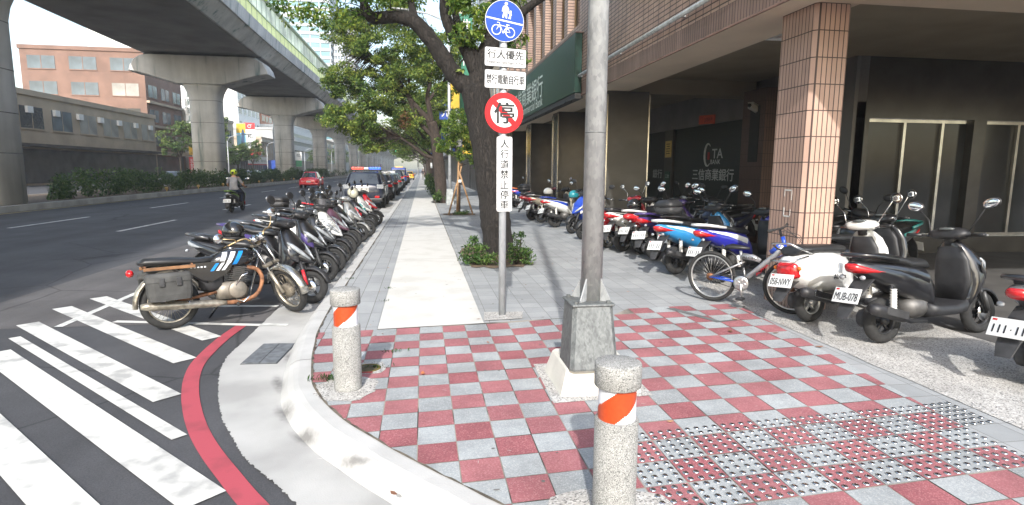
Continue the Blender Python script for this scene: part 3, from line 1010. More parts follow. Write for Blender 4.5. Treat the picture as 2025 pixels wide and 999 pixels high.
sign_green_side = mat('dark_green_sign_end', (.006, .068, .05), .45)
pale_letter = mat('pale_sign_letter', (.55, .62, .58), .5)

FX = 4.1
bank = thing('bank_building', 'brown tiled bank building with a covered arcade along the pavement', 'building', (FX, 5.28, 0))
def B(x0, x1, y0, y1, z0, z1, m, name, bev=0.0, par=bank, label=None):
    b = MB(); b.bx(x0, x1, y0, y1, z0, z1, m, bev)
    o = b.build(name, par, label)
    o.matrix_parent_inverse = Matrix.Translation((-par.location.x, -par.location.y, -par.location.z))
    return o
def P(mb, name, par=bank, label=None):
    o = mb.build(name, par, label)
    o.matrix_parent_inverse = Matrix.Translation((-par.location.x, -par.location.y, -par.location.z))
    return o
# upper walls: outline with chamfered corner (plan), extruded; bottom band of soldier tiles; windows cut in as bays
plan = [(FX, 31.0), (FX, 5.28), (4.85, 3.78), (30, 3.78)]
def wall_run(mb, z0, z1, d, m):
    for (a, b_) in zip(plan[:-1], plan[1:]):
        a, b_ = Vector(a), Vector(b_)
        mb.add([(a.x, a.y, z0), (b_.x, b_.y, z0), (b_.x, b_.y, z1), (a.x, a.y, z1)], [(0, 1, 2, 3)], m)
# window bays on the long front from y=15.2 outwards, storey 1 from z 5.45
w = MB()
wall_run(w, 3.90, 5.3, 0, brick_brown)
w.add([(FX, 31, 5.3), (FX, 5.28, 5.3), (FX, 5.28, 5.45), (FX, 31, 5.45)], [(0, 1, 2, 3)], brick_brown)
for (a, b_) in zip(plan[1:-1], plan[2:]):
    w.add([(a[0], a[1], 5.3), (b_[0], b_[1], 5.3), (b_[0], b_[1], 5.45), (a[0], a[1], 5.45)], [(0, 1, 2, 3)], brick_brown)
P(w, 'wall')
w = MB()
for (a, b_) in zip(plan[:-1], plan[1:]):
    w.add([(a[0], a[1], 3.60), (b_[0], b_[1], 3.60), (b_[0], b_[1], 3.90), (a[0], a[1], 3.90)], [(0, 1, 2, 3)], brick_soldier)
P(w, 'wall_base_course')
# window bays
bays = []
yb = 13.55
WINS = [(15.35, 16.65), (17.05, 18.1), (18.55, 19.75), (20.2, 21.35), (21.8, 22.9), (23.35, 24.4), (24.8, 25.9), (26.4, 27.5), (28.0, 29.3)]
w = MB()
prev = 31.0
for y0, y1 in reversed(WINS):
    w.bx(FX, FX + .35, y1, prev, 5.45, 22, brick_brown); prev = y0
w.bx(FX, FX + .35, 12.2, prev, 5.45, 22, brick_brown)
P(w, 'pilasters')
w = MB()
w.bx(FX + .002, FX + .35, 5.28, 12.2, 5.45, 22, brick_brown)
P(w, 'wall')
w = MB()
for (a, b_) in zip(plan[1:-1], plan[2:]):
    w.add([(a[0], a[1], 5.45), (b_[0], b_[1], 5.45), (b_[0], b_[1], 22), (a[0], a[1], 22)], [(0, 1, 2, 3)], brick_brown)
P(w, 'corner_wall')
for y0, y1 in WINS:
    for f in range(2):
        z0 = 5.45 + f * 3.3; z1 = z0 + 2.35
        wf = MB()
        x_ = FX + .24
        for (a0, a1, c0, c1) in ((y0, y1, z0, z0 + .06), (y0, y1, z1 - .06, z1), (y0, y0 + .06, z0 + .06, z1 - .06), (y1 - .06, y1, z0 + .06, z1 - .06)):
            wf.bx(x_ - .05, x_ + .04, a0, a1, c0, c1, win_frame)
        ym = y0 + (y1 - y0) * .55
        wf.bx(x_ - .04, x_ + .03, ym - .03, ym + .03, z0 + .06, z1 - .06, win_frame)
        wf.bx(x_ - .035, x_ + .025, y0 + .06, ym - .03, z0 + 1.55, z0 + 1.6, win_frame)
        wo = P(wf, 'window')
        pg = MB(); pg.bx(x_ - .005, x_ + .01, y0 + .06, y1 - .06, z0 + .06, z1 - .06, win_glass)
        po = pg.build('pane', wo)
        sp_ = MB(); sp_.bx(FX + .002, FX + .3, y0, y1, z1, z0 + 3.3, brick_brown)
        P(sp_, 'spandrel')
w = MB(); w.bx(FX + .31, FX + .6, 5.5, 31, 5.45, 21.9, mat('dark_room', (.03, .03, .03), .9)); P(w, 'room_back')
# soffit, beams, ceilings
w = MB(); w.poly([(FX, 31), (FX, 5.28), (4.85, 3.78), (30, 3.78), (30, 31)], cream, 3.60)
w.poly([(FX, 31), (FX, 5.28), (4.85, 3.78), (30, 3.78), (30, 31)], cream, 3.88)
w = MB(); w.bx(FX + .012, 4.985, 6.31, 31, 3.585, 3.9, cream); w.poly([(FX + .012, 6.31), (FX + .012, 5.29), (4.86, 3.80), (30, 3.8), (30, 6.31)], cream, 3.586)
P(w, 'edge_beam')
dt = MB()
for (a, b_) in zip(plan[:-1], plan[1:]):
    a, b_ = Vector((a[0], a[1], 3.6)), Vector((b_[0], b_[1], 3.6))
    dt.tube([a, b_], .018, trim_dark, 6)
P(dt, 'drip_edge')
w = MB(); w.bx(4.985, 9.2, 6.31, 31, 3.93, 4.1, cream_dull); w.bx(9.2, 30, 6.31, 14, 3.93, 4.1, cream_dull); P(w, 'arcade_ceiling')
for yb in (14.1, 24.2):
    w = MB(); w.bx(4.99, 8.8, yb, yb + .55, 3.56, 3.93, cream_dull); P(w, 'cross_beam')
# arcade back wall along x = 8.4 with shutters
w = MB()
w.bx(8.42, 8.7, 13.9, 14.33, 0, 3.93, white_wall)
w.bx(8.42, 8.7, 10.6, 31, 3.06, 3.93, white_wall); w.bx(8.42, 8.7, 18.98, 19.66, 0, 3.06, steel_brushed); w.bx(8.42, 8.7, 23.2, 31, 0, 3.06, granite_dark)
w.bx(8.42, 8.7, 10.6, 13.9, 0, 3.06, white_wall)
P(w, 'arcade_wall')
w = MB(); w.bx(8.5, 30, 10.6, 10.9, 2.75, 3.93, granite_dark); w.bx(8.5, 30, 10.62, 10.9, 0, .35, granite_dark)
for x_ in (8.5, 11.2, 14.2, 17.2, 20.2): w.bx(x_, x_ + .3, 10.6, 10.9, .35, 2.75, granite_dark)
P(w, 'side_arcade_wall')
for x_ in (8.8, 11.5, 14.5, 17.5):
    f_ = MB(); f_.bx(x_, x_ + 2.7, 10.7, 10.76, .35, .42, granite_edge); f_.bx(x_, x_ + 2.7, 10.7, 10.76, 2.68, 2.75, granite_edge)
    for q in (0, .87, 1.75, 2.62): f_.bx(x_ + q, x_ + q + .06, 10.7, 10.76, .42, 2.68, granite_edge)
    fo_ = P(f_, 'shop_window'); g_ = MB(); g_.bx(x_, x_ + 2.7, 10.77, 10.79, .36, 2.74, win_glass); g_.build('pane', fo_)
for y0, y1 in ((14.33, 18.98), (19.66, 23.2)):
    s_ = MB(); s_.bx(8.5, 8.54, y0, y1, 0, 3.06, shutter_m); so = P(s_, 'roller_shutter')
    lt_ = MB()
    if y0 < 19:
        xo = 8.493
        uu, vv = (0, -1, 0), (0, 0, 1)
        put_text(lt_, '三信商業銀行', (xo, 16.33, 1.575), uu, vv, 2.5, .34, grey_letter, .03)
        put_text(lt_, 'TA', (xo, 16.05, 2.19), uu, vv, .62, .27, grey_letter, .03)
        put_text(lt_, 'BANK', (xo, 16.15, 1.95), uu, vv, .58, .13, grey_letter, .02)
        # the broken ring of the emblem and its red heart
        arc = []
        for k in range(15):
            t = radians(50 + 260 * k / 14)
            arc.append((xo, 16.62 - .20 * cos(t), 2.16 + .33 * sin(t)))
        lt_.tube(arc, [.012 + .028 * sin(pi * k / 14) for k in range(15)], grey_letter, 6)
        lt_.box((xo, 16.58, 2.13), (.012, .11, .22), mat('dull_red_mark', (.30, .02, .02), .5))
    else:
        put_text(lt_, '銀行', (8.493, 20.4, 1.575), (0, -1, 0), (0, 0, 1), .85, .31, grey_letter, .02)
    lt_.build('lettering', so)
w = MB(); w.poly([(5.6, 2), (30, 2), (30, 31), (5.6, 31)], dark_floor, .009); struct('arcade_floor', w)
# tiled pillar
def pillar(x0, x1, y0, y1, m, name='pillar', z1=3.583, lab=None):
    b = MB(); b.bx(x0, x1, y0, y1, 0, z1, m)
    return P(b, name, bank, lab)
# chamfer strips: the near pillar has softened corners
b = MB()
c_ = .045
pl4 = [(4.45 + c_, 6.31), (4.905 - c_, 6.31), (4.905, 6.31 + c_), (4.905, 7.0 - c_), (4.905 - c_, 7.0), (4.45 + c_, 7.0), (4.45, 7.0 - c_), (4.45, 6.31 + c_)]
b.prism(pl4, 0, 3.583, pillar_tile)
P(b, 'pillar', bank, 'pink tiled corner pillar')
wm_ = mat('white_chalk', (.62, .60, .57), .9)
b = MB()
for (y0, z0, y1, z1) in ((6.66, 1.45, 6.52, 1.46), (6.66, 1.45, 6.66, 1.38), (6.66, 1.24, 6.65, 1.14), (6.65, 1.14, 6.53, 1.13), (6.52, 1.46, 6.52, 1.34), (6.53, 1.13, 6.53, 1.22)):
    b.box((4.4475, (y0 + y1) / 2, (z0 + z1) / 2), (.003, abs(y1 - y0) + .008, abs(z1 - z0) + .008), wm_)
P(b, 'chalk_mark')
pillar(10.6, 11.1, 6.31, 7.0, pillar_tile)
pillar(16.6, 17.1, 6.31, 7.0, pillar_tile)
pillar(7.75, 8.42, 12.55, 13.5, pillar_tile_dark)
w = MB(); w.bx(7.74, 7.748, 12.75, 13.15, 1.9, 3.2, mat('dark_louvre', (.02, .02, .02), .6)); P(w, 'louvre')
# stainless clad pillars further on
for y0, y1, xr_ in ((13.9, 14.85, 5.5), (19.1, 20.0, 5.6), (24.05, 25.05, 5.6), (29.2, 30.1, 5.6)):
    b = MB(); b.bx(4.47, xr_, y0 + .01, y1 - .01, 0, 3.583, steel_brushed if y0 < 15 else granite_dark); po = P(b, 'pillar', bank)
    e_ = MB()
    for yy in (y0, y1 - .10):
        e_.bx(4.44, 4.469, yy, yy + .10, 0, 3.5, granite_edge)
    e_.bx(xr_, xr_ + .03, y0 - .005, y0 + .1, 0, 3.5, granite_edge)
    o = e_.build('edge_strip', po)
    f_ = MB(); f_.bx(4.455, 4.469, y0 + .1, y1 - .1, 0, 3.5, granite_dark); f_.build('side_panel', po)
# handrail-like pipe along the front
w = MB()
w.tube([(4.02, 31, 4.085), (4.02, 5.6, 4.085)], .038, steel_pipe, 10)
for y in range(6, 31, 3):
    w.bx(4.02, 4.1, y - .02, y + .02, 4.06, 4.11, steel_pipe)
pi_ = P(w, 'drain_pipe', bank)
# fluorescent lamp under the beam
w = MB(); w.bx(5.55, 6.35, 9.1, 9.3, 3.86, 3.925, mat('lamp_housing', (.6, .6, .56), .5)); lo = P(w, 'ceiling_lamp')
w = MB()
for yy in (9.13, 9.25): w.cyl((5.56, yy, 3.84), (6.34, yy, 3.84), .016, mat('lamp_tube', (.75, .76, .74), .3), n=8)
w.build('tube', lo)
# green fascia sign
sg = thing('shop_sign', 'long dark green bank sign box with pale lettering above the arcade', 'shop sign', (3.9, 15.0, 3.6))
w = MB(); w.bx(3.9, 4.09, 15.0, 29.5, 3.66, 5.14, sign_green, .012); P(w, 'box', sg)
w = MB()
for z_ in (4.55, 4.6, 4.65, 4.7, 4.1, 4.15, 4.2, 4.25):
    w.bx(3.93, 4.0, 14.992, 14.998, z_, z_ + .022, mat('dark_vent', (.003, .03, .024), .5))
P(w, 'vent', sg)
w = MB()
w.bx(3.90, 4.12, 14.97, 29.5, 5.143, 5.17, trim_dark); P(w, 'top_trim', sg)
w = MB()
w.bx(3.93, 4.14, 15.02, 29.4, 3.52, 3.655, mat('dark_bracket', (.05, .05, .05), .7)); 
for q in range(26):
    yy = 15.3 + q * .55
    w.tube([(3.97, yy, 3.63), (3.95 + R.uniform(-.04, .06), yy + .25, 3.50 + R.uniform(-.05, .03)), (4.0, yy + .55, 3.6)], .014, mat('black_cable', (.015, .015, .015), .6), 5)
P(w, 'bracket', sg)
w = MB()
put_text(w, '三信商業銀行', (3.896, 22.05, 4.42), (0, -1, 0), (0, 0, 1), 6.0, .72, pale_letter, .015)
put_text(w, 'COTA Commercial Bank', (3.896, 22.05, 3.92), (0, -1, 0), (0, 0, 1), 6.0, .3, pale_letter, .01)
P(w, 'lettering', sg)

# small things fixed in the arcade
def small(name, label, cat, loc):
    return thing(name, label, cat, loc)
t = small('bank_plaque', 'yellow brass plaque on the steel post between the two shutters', 'plaque', (8.41, 19.33, 2.42))
w = MB(); w.box((0, 0, 0), (.015, .5, .56), mat('brass_plate', (.55, .40, .12), .35, .3), None, .004); w.build('plate', t)
w = MB()
for k in range(5): w.bx(-.0095, -.008, -.16 + .03 * (k % 2), .16 - .03 * (k % 2), .16 - k * .08, .185 - k * .08, mat('plaque_ink', (.06, .04, .01), .6))
w.build('lettering', t)
t = small('notice_board', 'dark green notice panel under the yellow brass plaque', 'notice', (8.41, 19.33, 1.35))
w = MB(); w.box((0, 0, 0), (.015, .42, .62), mat('notice_green', (.01, .06, .045), .4), None, .004); w.build('board', t)
w = MB(); put_text(w, '三信', (-.0095, 0, .15), (0, -1, 0), (0, 0, 1), .3, .12, pale_letter); w.build('lettering', t)
t = small('red_paper', 'orange red paper strip pasted above the large roller shutter', 'paper strip', (8.415, 16.65, 3.2))
w = MB(); w.box((0, 0, 0), (.008, 1.0, .26), mat('red_paper_sheet', (.55, .07, .025), .7), (0.05, 0, 0)); w.build('sheet', t)
w = MB(); put_text(w, '五路財神', (-.006, -.1, 0), (0, -1, 0), (0, 0, 1), .5, .12, mat('dark_ink', (.12, .01, .01), .7)); w.build('lettering', t)
t = small('number_plate', 'small blue house number plate reading 751 beside the large shutter', 'number plate', (8.41, 14.1, 2.17))
w = MB(); w.box((0, 0, 0), (.01, .36, .30), mat('number_blue', (.03, .04, .22), .4), None, .003); w.build('plate', t)
w = MB(); put_text(w, '751', (-.0065, 0, -.05), (0, -1, 0), (0, 0, 1), .26, .12, grey_letter, .02); w.build('lettering', t)
t = small('warning_sticker', 'yellow alarm sticker below the blue number plate', 'sticker', (8.41, 14.12, 1.83))
w = MB(); w.box((0, 0, 0), (.008, .22, .28), mat('sticker_yellow', (.50, .34, .03), .5)); w.build('sheet', t)
w = MB(); w.lathe([(.06, 0), (.06, .004)], mat('sticker_ink', (.05, .03, .01), .5), (-.008, 0, .03), 'X', 14); w.build('emblem', t)
t = small('letter_box', 'white letter box on the wall beside the tiled inner pillar', 'letter box', (8.32, 13.72, 1.62))
w = MB(); w.box((0, 0, 0), (.16, .3, .42), mat('letter_box_white', (.42, .42, .40), .5), None, .02); w.build('box', t)
w = MB(); w.box((-.02, 0, .24), (.22, .34, .05), mat('letter_box_lid', (.10, .10, .10), .5), None, .015); w.build('lid', t)
w = MB(); w.bx(-.083, -.081, -.1, .1, .06, .1, mat('slot_dark', (.01, .01, .01), .6)); w.build('slot', t)
def camera_thing(loc, rz, s_, label):
    t = small('security_camera', label, 'camera', loc); t.rotation_euler = (0, radians(18), rz); t.scale = (s_, s_, s_)
    w = MB(); w.box((0, 0, 0), (.34, .1, .1), mat('camera_shell', (.42, .42, .40), .4), None, .02); w.box((.02, 0, .062), (.40, .13, .015), mat('camera_shell', (.42, .42, .40), .4), None, .005); w.build('housing', t)
    w = MB(); w.cyl((-.17, 0, 0), (-.195, 0, 0), .036, mat('lens_black', (.01, .01, .01), .1), n=14); w.build('lens', t)
    w = MB(); w.tube([(.05, 0, -.05), (.1, 0, -.15), (.22, 0, -.16), (.34, 0, -.1)], .018, mat('camera_arm', (.25, .25, .24), .4), 8); w.build('arm', t)
camera_thing((7.72, 12.9, 3.12), radians(20), 1.25, 'white security camera on an arm below the arcade cross beam')
camera_thing((6.9, 10.4, 3.5), radians(40), .9, 'dark security camera high beside the pink tiled pillar')

# ------------------------------------------------------------------ other buildings
def facade(name, label, x0, x1, y0, y1, h, wall_m, glass_m, side, rows, cols, win=(.62, .55), z_base=4.0, band=None, cat='building', roof_m=None, frame=True):
    """block whose street front carries a grid of windows, each window a part; side 'x+' or 'x-' or 'y-'"""
    t = thing(name, label, cat, ((x0 + x1) / 2, (y0 + y1) / 2, -.1))
    inv = Matrix.Translation(-t.location)
    def put(mb, nm, par=t):
        o = mb.build(nm, par)
        if par is t: o.matrix_parent_inverse = inv
        return o
    b = MB(); b.bx(x0, x1, y0, y1, -.1, h, wall_m); put(b, 'wall')
    b = MB(); b.bx(x0 - .15, x1 + .15, y0 - .15, y1 + .15, h, h + .5, roof_m or wall_m); put(b, 'roof')
    ch = (h - z_base) / rows
    me = None
    sides = side if isinstance(side, (list, tuple)) else [side]
    for sd_ in sides:
        L = (y1 - y0) if sd_[0] == 'x' else (x1 - x0)
        cw = L / cols
        b = MB()
        ww, hh = cw * win[0], ch * win[1]
        if sd_[0] == 'x':
            s_ = 1 if sd_[1] == '+' else -1
            b.bx(-.02 * s_, .05 * s_, -ww / 2, ww / 2, -hh / 2, hh / 2, glass_m)
            if frame:
                b.bx(.05 * s_, .1 * s_, -ww / 2 - .06, ww / 2 + .06, -hh / 2 - .12, -hh / 2, wall_m)
                b.bx(.051 * s_, .07 * s_, -.04, .04, -hh / 2, hh / 2, wall_m)
        else:
            b.bx(-ww / 2, ww / 2, -.05, .02, -hh / 2, hh / 2, glass_m)
            if frame:
                b.bx(-ww / 2 - .06, ww / 2 + .06, -.1, -.05, -hh / 2 - .12, -hh / 2, wall_m)
                b.bx(-.04, .04, -.07, -.051, -hh / 2, hh / 2, wall_m)
        me = [b.mesh('window')]
        for gv in (mat('far_window_curtain', (.30, .29, .26), .5, var=.25, scale=.5), mat('far_window_dark', (.03, .035, .04), .15)):
            m2 = me[0].copy(); m2.materials[0] = gv; me.append(m2)
        for r_ in range(rows):
            for c_ in range(cols):
                o = bpy.data.objects.new('window', me[(0, 0, 0, 1, 2)[R.randrange(5)]]); COL.objects.link(o); o.parent = t
                zc = z_base + ch * (r_ + .5); k = (c_ + .5) * cw
                if sd_[0] == 'x':
                    p = Vector((x1 if sd_[1] == '+' else x0, y0 + k, zc))
                else:
                    p = Vector((x0 + k, y0, zc))
                o.location = p - t.location
    return t, put
bw = mat('wall_pale_beige', (.55, .50, .42), .85, var=.1, scale=.5)
bw2 = mat('wall_white', (.72, .72, .70), .8, var=.04, scale=.3)
bw3 = mat('wall_tan', (.42, .34, .25), .85, var=.12, scale=.5)
bw4 = mat('wall_brown', (.20, .12, .09), .8, var=.15, scale=.6)
bw5 = mat('wall_orange_brick', (.45, .20, .12), .8, var=.1)
bw6 = mat('wall_grey', (.36, .37, .37), .8, var=.1, scale=.5)
bw7 = mat('wall_dark_shop', (.07, .06, .055), .7, var=.4, scale=.8)
bg_glass = mat('far_window', (.10, .13, .15), .15, var=.3, scale=.6)
bg_glass_b = mat('far_window_blue', (.12, .26, .36), .15, var=.2, scale=.5)
bg_shop = mat('shop_front_dark', (.055, .05, .05), .4, var=.6, scale=.7)
# across the street (street fronts at x = -36, facing +x)
def sheet_text(par, put, name, mats, w, h, o, n='y-'):
    pass
black_ink = mat('black_ink', (.02, .02, .02), .6)
green_ink = mat('dark_green_ink', (.015, .06, .05), .6)
white_sheet = mat('white_sign_face', (.75, .75, .73), .45, var=.03)
red_sheet = mat('red_sign_face', (.55, .035, .04), .45, var=.05)
yellow_sheet = mat('yellow_sign_face', (.62, .40, .03), .5, var=.08)
blue_sheet = mat('blue_sign_face', (.02, .07, .36), .5, var=.08)
t, put = facade('brown_building', 'brown building with the four white sign panels behind the nearest pier', -52, -37, 88, 100, 17, bw4, bg_glass, ['x+', 'y-'], 4, 3, (.66, .5), 3.8)
b = MB(); b.bx(-37.0, -36.0, 88, 100, 3.4, 3.9, bw3); b.bx(-37, -36.6, 88, 100, 7.2, 7.5, bw3); b.bx(-37, -36.6, 88, 100, 10.4, 10.7, bw3); put(b, 'ledge')
b = MB(); b.bx(-37, -36.95, 88.5, 99, .1, 3.2, bg_shop); put(b, 'shop_front')
t, put = facade('shop_row', 'low tan row of shops left of the nearest pier across the street', -52, -36, 50, 87.5, 8.2, bw3, bg_glass, ['x+', 'y-'], 1, 8, (.7, .5), 4.2)
b = MB(); b.bx(-36, -35.95, 51, 87, .1, 3.3, bg_shop); put(b, 'shop_front')
b = MB(); b.bx(-36, -34.6, 50.5, 87, 3.5, 3.75, bw7); put(b, 'canopy')
for k in range(9):
    b = MB(); b.box((-35.85, 53 + 4.1 * k, 6.9), (.3, .8, .6), bw2); put(b, 'air_conditioner')
t, put = facade('beige_building', 'plain pale beige building between the nearest pier and the mural', -46, -36, 101, 121.5, 10.1, bw, bg_glass, 'x+', 1, 4, (.4, .3), 6)
b = MB(); b.bx(-36, -35.95, 101.5, 121, 0, 2.6, bg_shop); put(b, 'shop_front')
b = MB(); b.bx(-36, -34.9, 112, 124.6, 2.9, 4.0, mat('dark_awning', (.05, .055, .045), .7)); put(b, 'awning')
b = MB()
for k in range(9): b.bx(-34.89, -34.85, 112.6 + 1.3 * k, 113.5 + 1.3 * k, 3.1, 3.75, mat('awning_letters', (.5, .47, .3), .6))
put(b, 'lettering')
t, put = facade('white_tower', 'tall blank white building wall rising behind the mural and the low shops', -76, -44, 153, 172, 34, bw2, bg_glass, 'x+', 9, 5, (.55, .45), 4)
t, put = facade('orange_building', 'orange brick apartment block with open balconies between the first two piers', -60, -45, 178, 198, 25, bw5, bg_glass, ['x+'], 8, 5, (.7, .62), 4)
t, put = facade('tan_building', 'tan stone building with an arched window beside the second pier', -46, -36, 141, 151.5, 8.2, bw3, bg_glass, 'x+', 1, 3, (.4, .5), 4.2)
b = MB(); b.bx(-36, -35.8, 141, 151.5, 7.6, 8.2, bw); put(b, 'cornice')
b = MB(); b.bx(-36, -35.95, 141.4, 151, 0, 3.0, bg_shop); put(b, 'shop_front')
b = MB(); b.bx(-36, -34.6, 147, 160, 2.6, 3.1, blue_sheet); put(b, 'awning')
t, put = facade('low_shop', 'low grey shop with a wide white sign board under small trees', -44, -36, 124.8, 141, 4.4, bw6, bg_shop, 'x+', 1, 5, (.85, .8), .1)
t, put = facade('grey_building', 'grey building hidden behind the second pier across the street', -46, -36, 152, 174, 11, bw6, bg_glass, 'x+', 2, 5, (.6, .5), 4.2)
t, put = facade('white_office', 'white modern office with long horizontal bands between the second and third piers', -52, -36, 175, 210, 13.4, bw2, bg_glass, ['x+'], 1, 9, (.9, .5), 4.0)
b = MB()
for z_ in (8.3, 10.6): b.bx(-36, -35.9, 175, 210, z_, z_ + .9, mat('grey_window_band', (.28, .31, .28), .3))
put(b, 'window_band')
b = MB(); b.bx(-36, -35.6, 175, 210, 9.3, 10.5, bw2); b.bx(-36, -35.6, 175, 210, 6.8, 8.2, bw2); put(b, 'parapet_band')
b = MB(); b.bx(-36, -35.9, 175.5, 209.5, 0, 3.9, bg_shop); put(b, 'shop_front')
t, put = facade('blue_glass_building', 'low building with a blue glass band between the third and fourth piers', -52, -36, 231, 264, 12, bw3, bg_glass_b, 'x+', 3, 5, (.95, .45), 2.6)
t, put = facade('far_block', 'far grey block behind the packed piers', -54, -36, 270, 330, 14, bw6, bg_glass, 'x+', 3, 8, (.7, .5), 4)
t, put = facade('far_block', 'far tan block near the end of the opposite side', -54, -36, 335, 420, 17, bw3, bg_glass, 'x+', 3, 9, (.7, .5), 4)
bw6b = mat('tower_band', (.42, .45, .46), .6, var=.05)
# glass towers over the viaduct
for (x0, x1, y0, y1, h, lab, cl, nf) in ((-82, -47, 330, 360, 118, 'tall pale blue glass tower with white floor bands above the viaduct', (.10, .26, .30), 24),
                                       (-45.5, -35.5, 335, 355, 76, 'slimmer grey blue tower to the right of the tall glass tower', (.10, .14, .19), 18)):
    tw = thing('glass_tower', lab, 'tower', ((x0 + x1) / 2, (y0 + y1) / 2, 0))
    inv = Matrix.Translation(-tw.location)
    gm = mat('tower_glass_%d' % nf, cl, .15, var=.25, scale=.08, spec=.7)
    b = MB(); b.bx(x0, x1, y0, y1, 0, h, gm); o = b.build('glass_body', tw); o.matrix_parent_inverse = inv
    for k in range(nf):
        z_ = h - 2 - k * (h - 20) / nf
        b = MB(); b.bx(x0 - .5, x1 + .5, y0 - .5, y1 + .5, z_, z_ + 1.5, bw6b)
        if k % 3 == 0: b.bx(x0 - .6, x1 + .6, y0 - .6, y1 + .6, z_ + 1.51, z_ + 2.1, bw6b)
        o = b.build('floor_band', tw); o.matrix_parent_inverse = inv
    b = MB()
    for k in range(8): b.bx(x0 + (x1 - x0) * k / 7 - .15, x0 + (x1 - x0) * k / 7 + .15, y0 - .25, y0 - .02, 0, h, bw2)
    o = b.build('mullion', tw); o.matrix_parent_inverse = inv

# signs across the street
def board(name, label, loc, w, h, face_m, texts, vertical=False, th=.15, rz=0, frame=None, posts=None):
    """sign board facing -y, texts: (string, x, z, w, h, material)"""
    t = thing(name, label, 'sign', loc, rz)
    b = MB(); b.box((0, 0, 0), (w, th, h), frame or face_m, None, .01); b.build('board', t)
    if frame:
        f = MB(); f.bx(-w / 2 + .03 * w, w / 2 - .03 * w, -th / 2 - .012, -th / 2 - .002, -h / 2 + .03 * h, h / 2 - .03 * h, face_m); f.build('face', t)
    l_ = MB()
    for tx, x_, z_, ww, hh, m in texts:
        if vertical or len(tx) == 0: put_column(l_, tx, (x_, -th / 2 - .02, z_), X, Z, ww, hh, m, .02)
        else: put_text(l_, tx, (x_, -th / 2 - .02, z_), X, Z, ww, hh, m, .02)
    if l_.v: l_.build('lettering', t)
    if posts:
        p = MB()
        for (a, c) in posts: p.tube([a, c], .05, steel_pipe, 6)
        p.build('bracket', t)
    return t
for k, ch in enumerate('正新家具'):
    board('hanging_sign', '%s white square panel with a green character in the stack of four' % ['topmost', 'second', 'third', 'lowest'][k], (-35.1, 98.2, 12.9 - 1.27 * k), 1.55, 1.2, white_sheet, [(ch, 0, 0, .95, .95, green_ink)], posts=[((-.8, 0, .3), (-1.2, 0, .3))])
t = board('shop_sign', 'yellow shop sign with a black emblem beside the nearest pier', (-34.9, 98.5, 4.4), 1.9, 1.5, yellow_sheet, [('正新汽車', 0, -.45, 1.6, .35, black_ink)])
b = MB(); b.lathe([(.36, 0), (.36, .02)], black_ink, (0, -.1, .2), 'Y', 18); b.lathe([(.24, 0), (.24, .03)], yellow_sheet, (0, -.12, .2), 'Y', 18); b.build('emblem', t)
board('banner_sign', 'red upright banner with white letters at the foot of the brown building', (-35.6, 98.6, 1.75), .75, 3.1, red_sheet, [('五金百貨', 0, 0, .45, 2.6, white_sheet)], True)
t = board('mural_board', 'tall yellow and light blue billboard with a dark figure beside the white wall', (-35.2, 123.6, 7.9), 1.7, 5.0, yellow_sheet, [], frame=mat('mural_frame', (.5, .45, .3), .6), rz=radians(15))
b = MB(); b.bx(-.8, .8, -.105, -.092, -2.35, .6, mat('mural_blue', (.16, .42, .55), .5)); b.prism([(-.1, -2.3), (.55, -2.3), (.6, .6), (.45, 1.3), (.2, 1.3), (.05, .5)], .0, .01, mat('mural_dark', (.04, .08, .16), .5), Matrix(((1, 0, 0, 0), (0, 0, -1, -.11), (0, 1, 0, 0), (0, 0, 0, 1)))); b.build('picture', t)
t = board('rental_sign', 'tall white upright sign with a red head and two dark characters', (-35.2, 129.5, 8.3), 2.1, 5.2, white_sheet, [('和', 0, -.1, 1.0, 1.0, black_ink), ('運', 0, -1.75, 1.0, 1.0, black_ink)], rz=radians(10))
b = MB(); b.bx(-1.05, 1.05, -.1, -.08, 1.3, 2.6, red_sheet); b.build('head_panel', t)
b = MB(); b.torus((0, -.11, 1.9), 'Y', .3, .07, white_sheet, 16, 6); b.tube([(-.3, -.11, 2.1), (.5, -.11, 2.25)], .06, white_sheet, 6); b.build('emblem', t)
t = thing('shop_board', 'wide white shop board with dark letters and a red lower edge', 'sign', (-34.9, 134, 3.3))
b = MB(); b.box((0, 0, 0), (.2, 15, 1.5), white_sheet, None, .03); b.build('board', t)
b = MB(); b.bx(-.11, .13, -7.5, 7.5, -1.0, -.752, red_sheet); b.build('lower_edge', t)
b = MB(); put_text(b, '和運租車', (.105, -3, .0), (0, 1, 0), Z, 5.6, 1.0, black_ink, .02); put_text(b, '0800-024-550', (.105, 3.6, -.1), (0, 1, 0), Z, 4.4, .5, mat('grey_ink', (.2, .2, .2), .6)); b.build('lettering', t)
t = board('red_sign', 'small red sign panel above the wide white shop board', (-34.6, 130.5, 5.0), 2.3, 1.3, red_sheet, [], rz=radians(15))
t = board('green_sign', 'white and green upright sign beside the third pier', (-35.2, 177, 4.2), 1.9, 4.2, white_sheet, [('松', 0, 1.2, .9, .9, green_ink)])
b = MB(); b.bx(-.93, .93, -.1, -.08, -2.05, -.3, mat('sign_mid_green', (.02, .25, .10), .5)); b.build('lower_panel', t)
board('blue_sign', 'blue shop front panel right of the wide white board', (-35.3, 146, 1.9), 2.2, 3.2, blue_sheet, [])

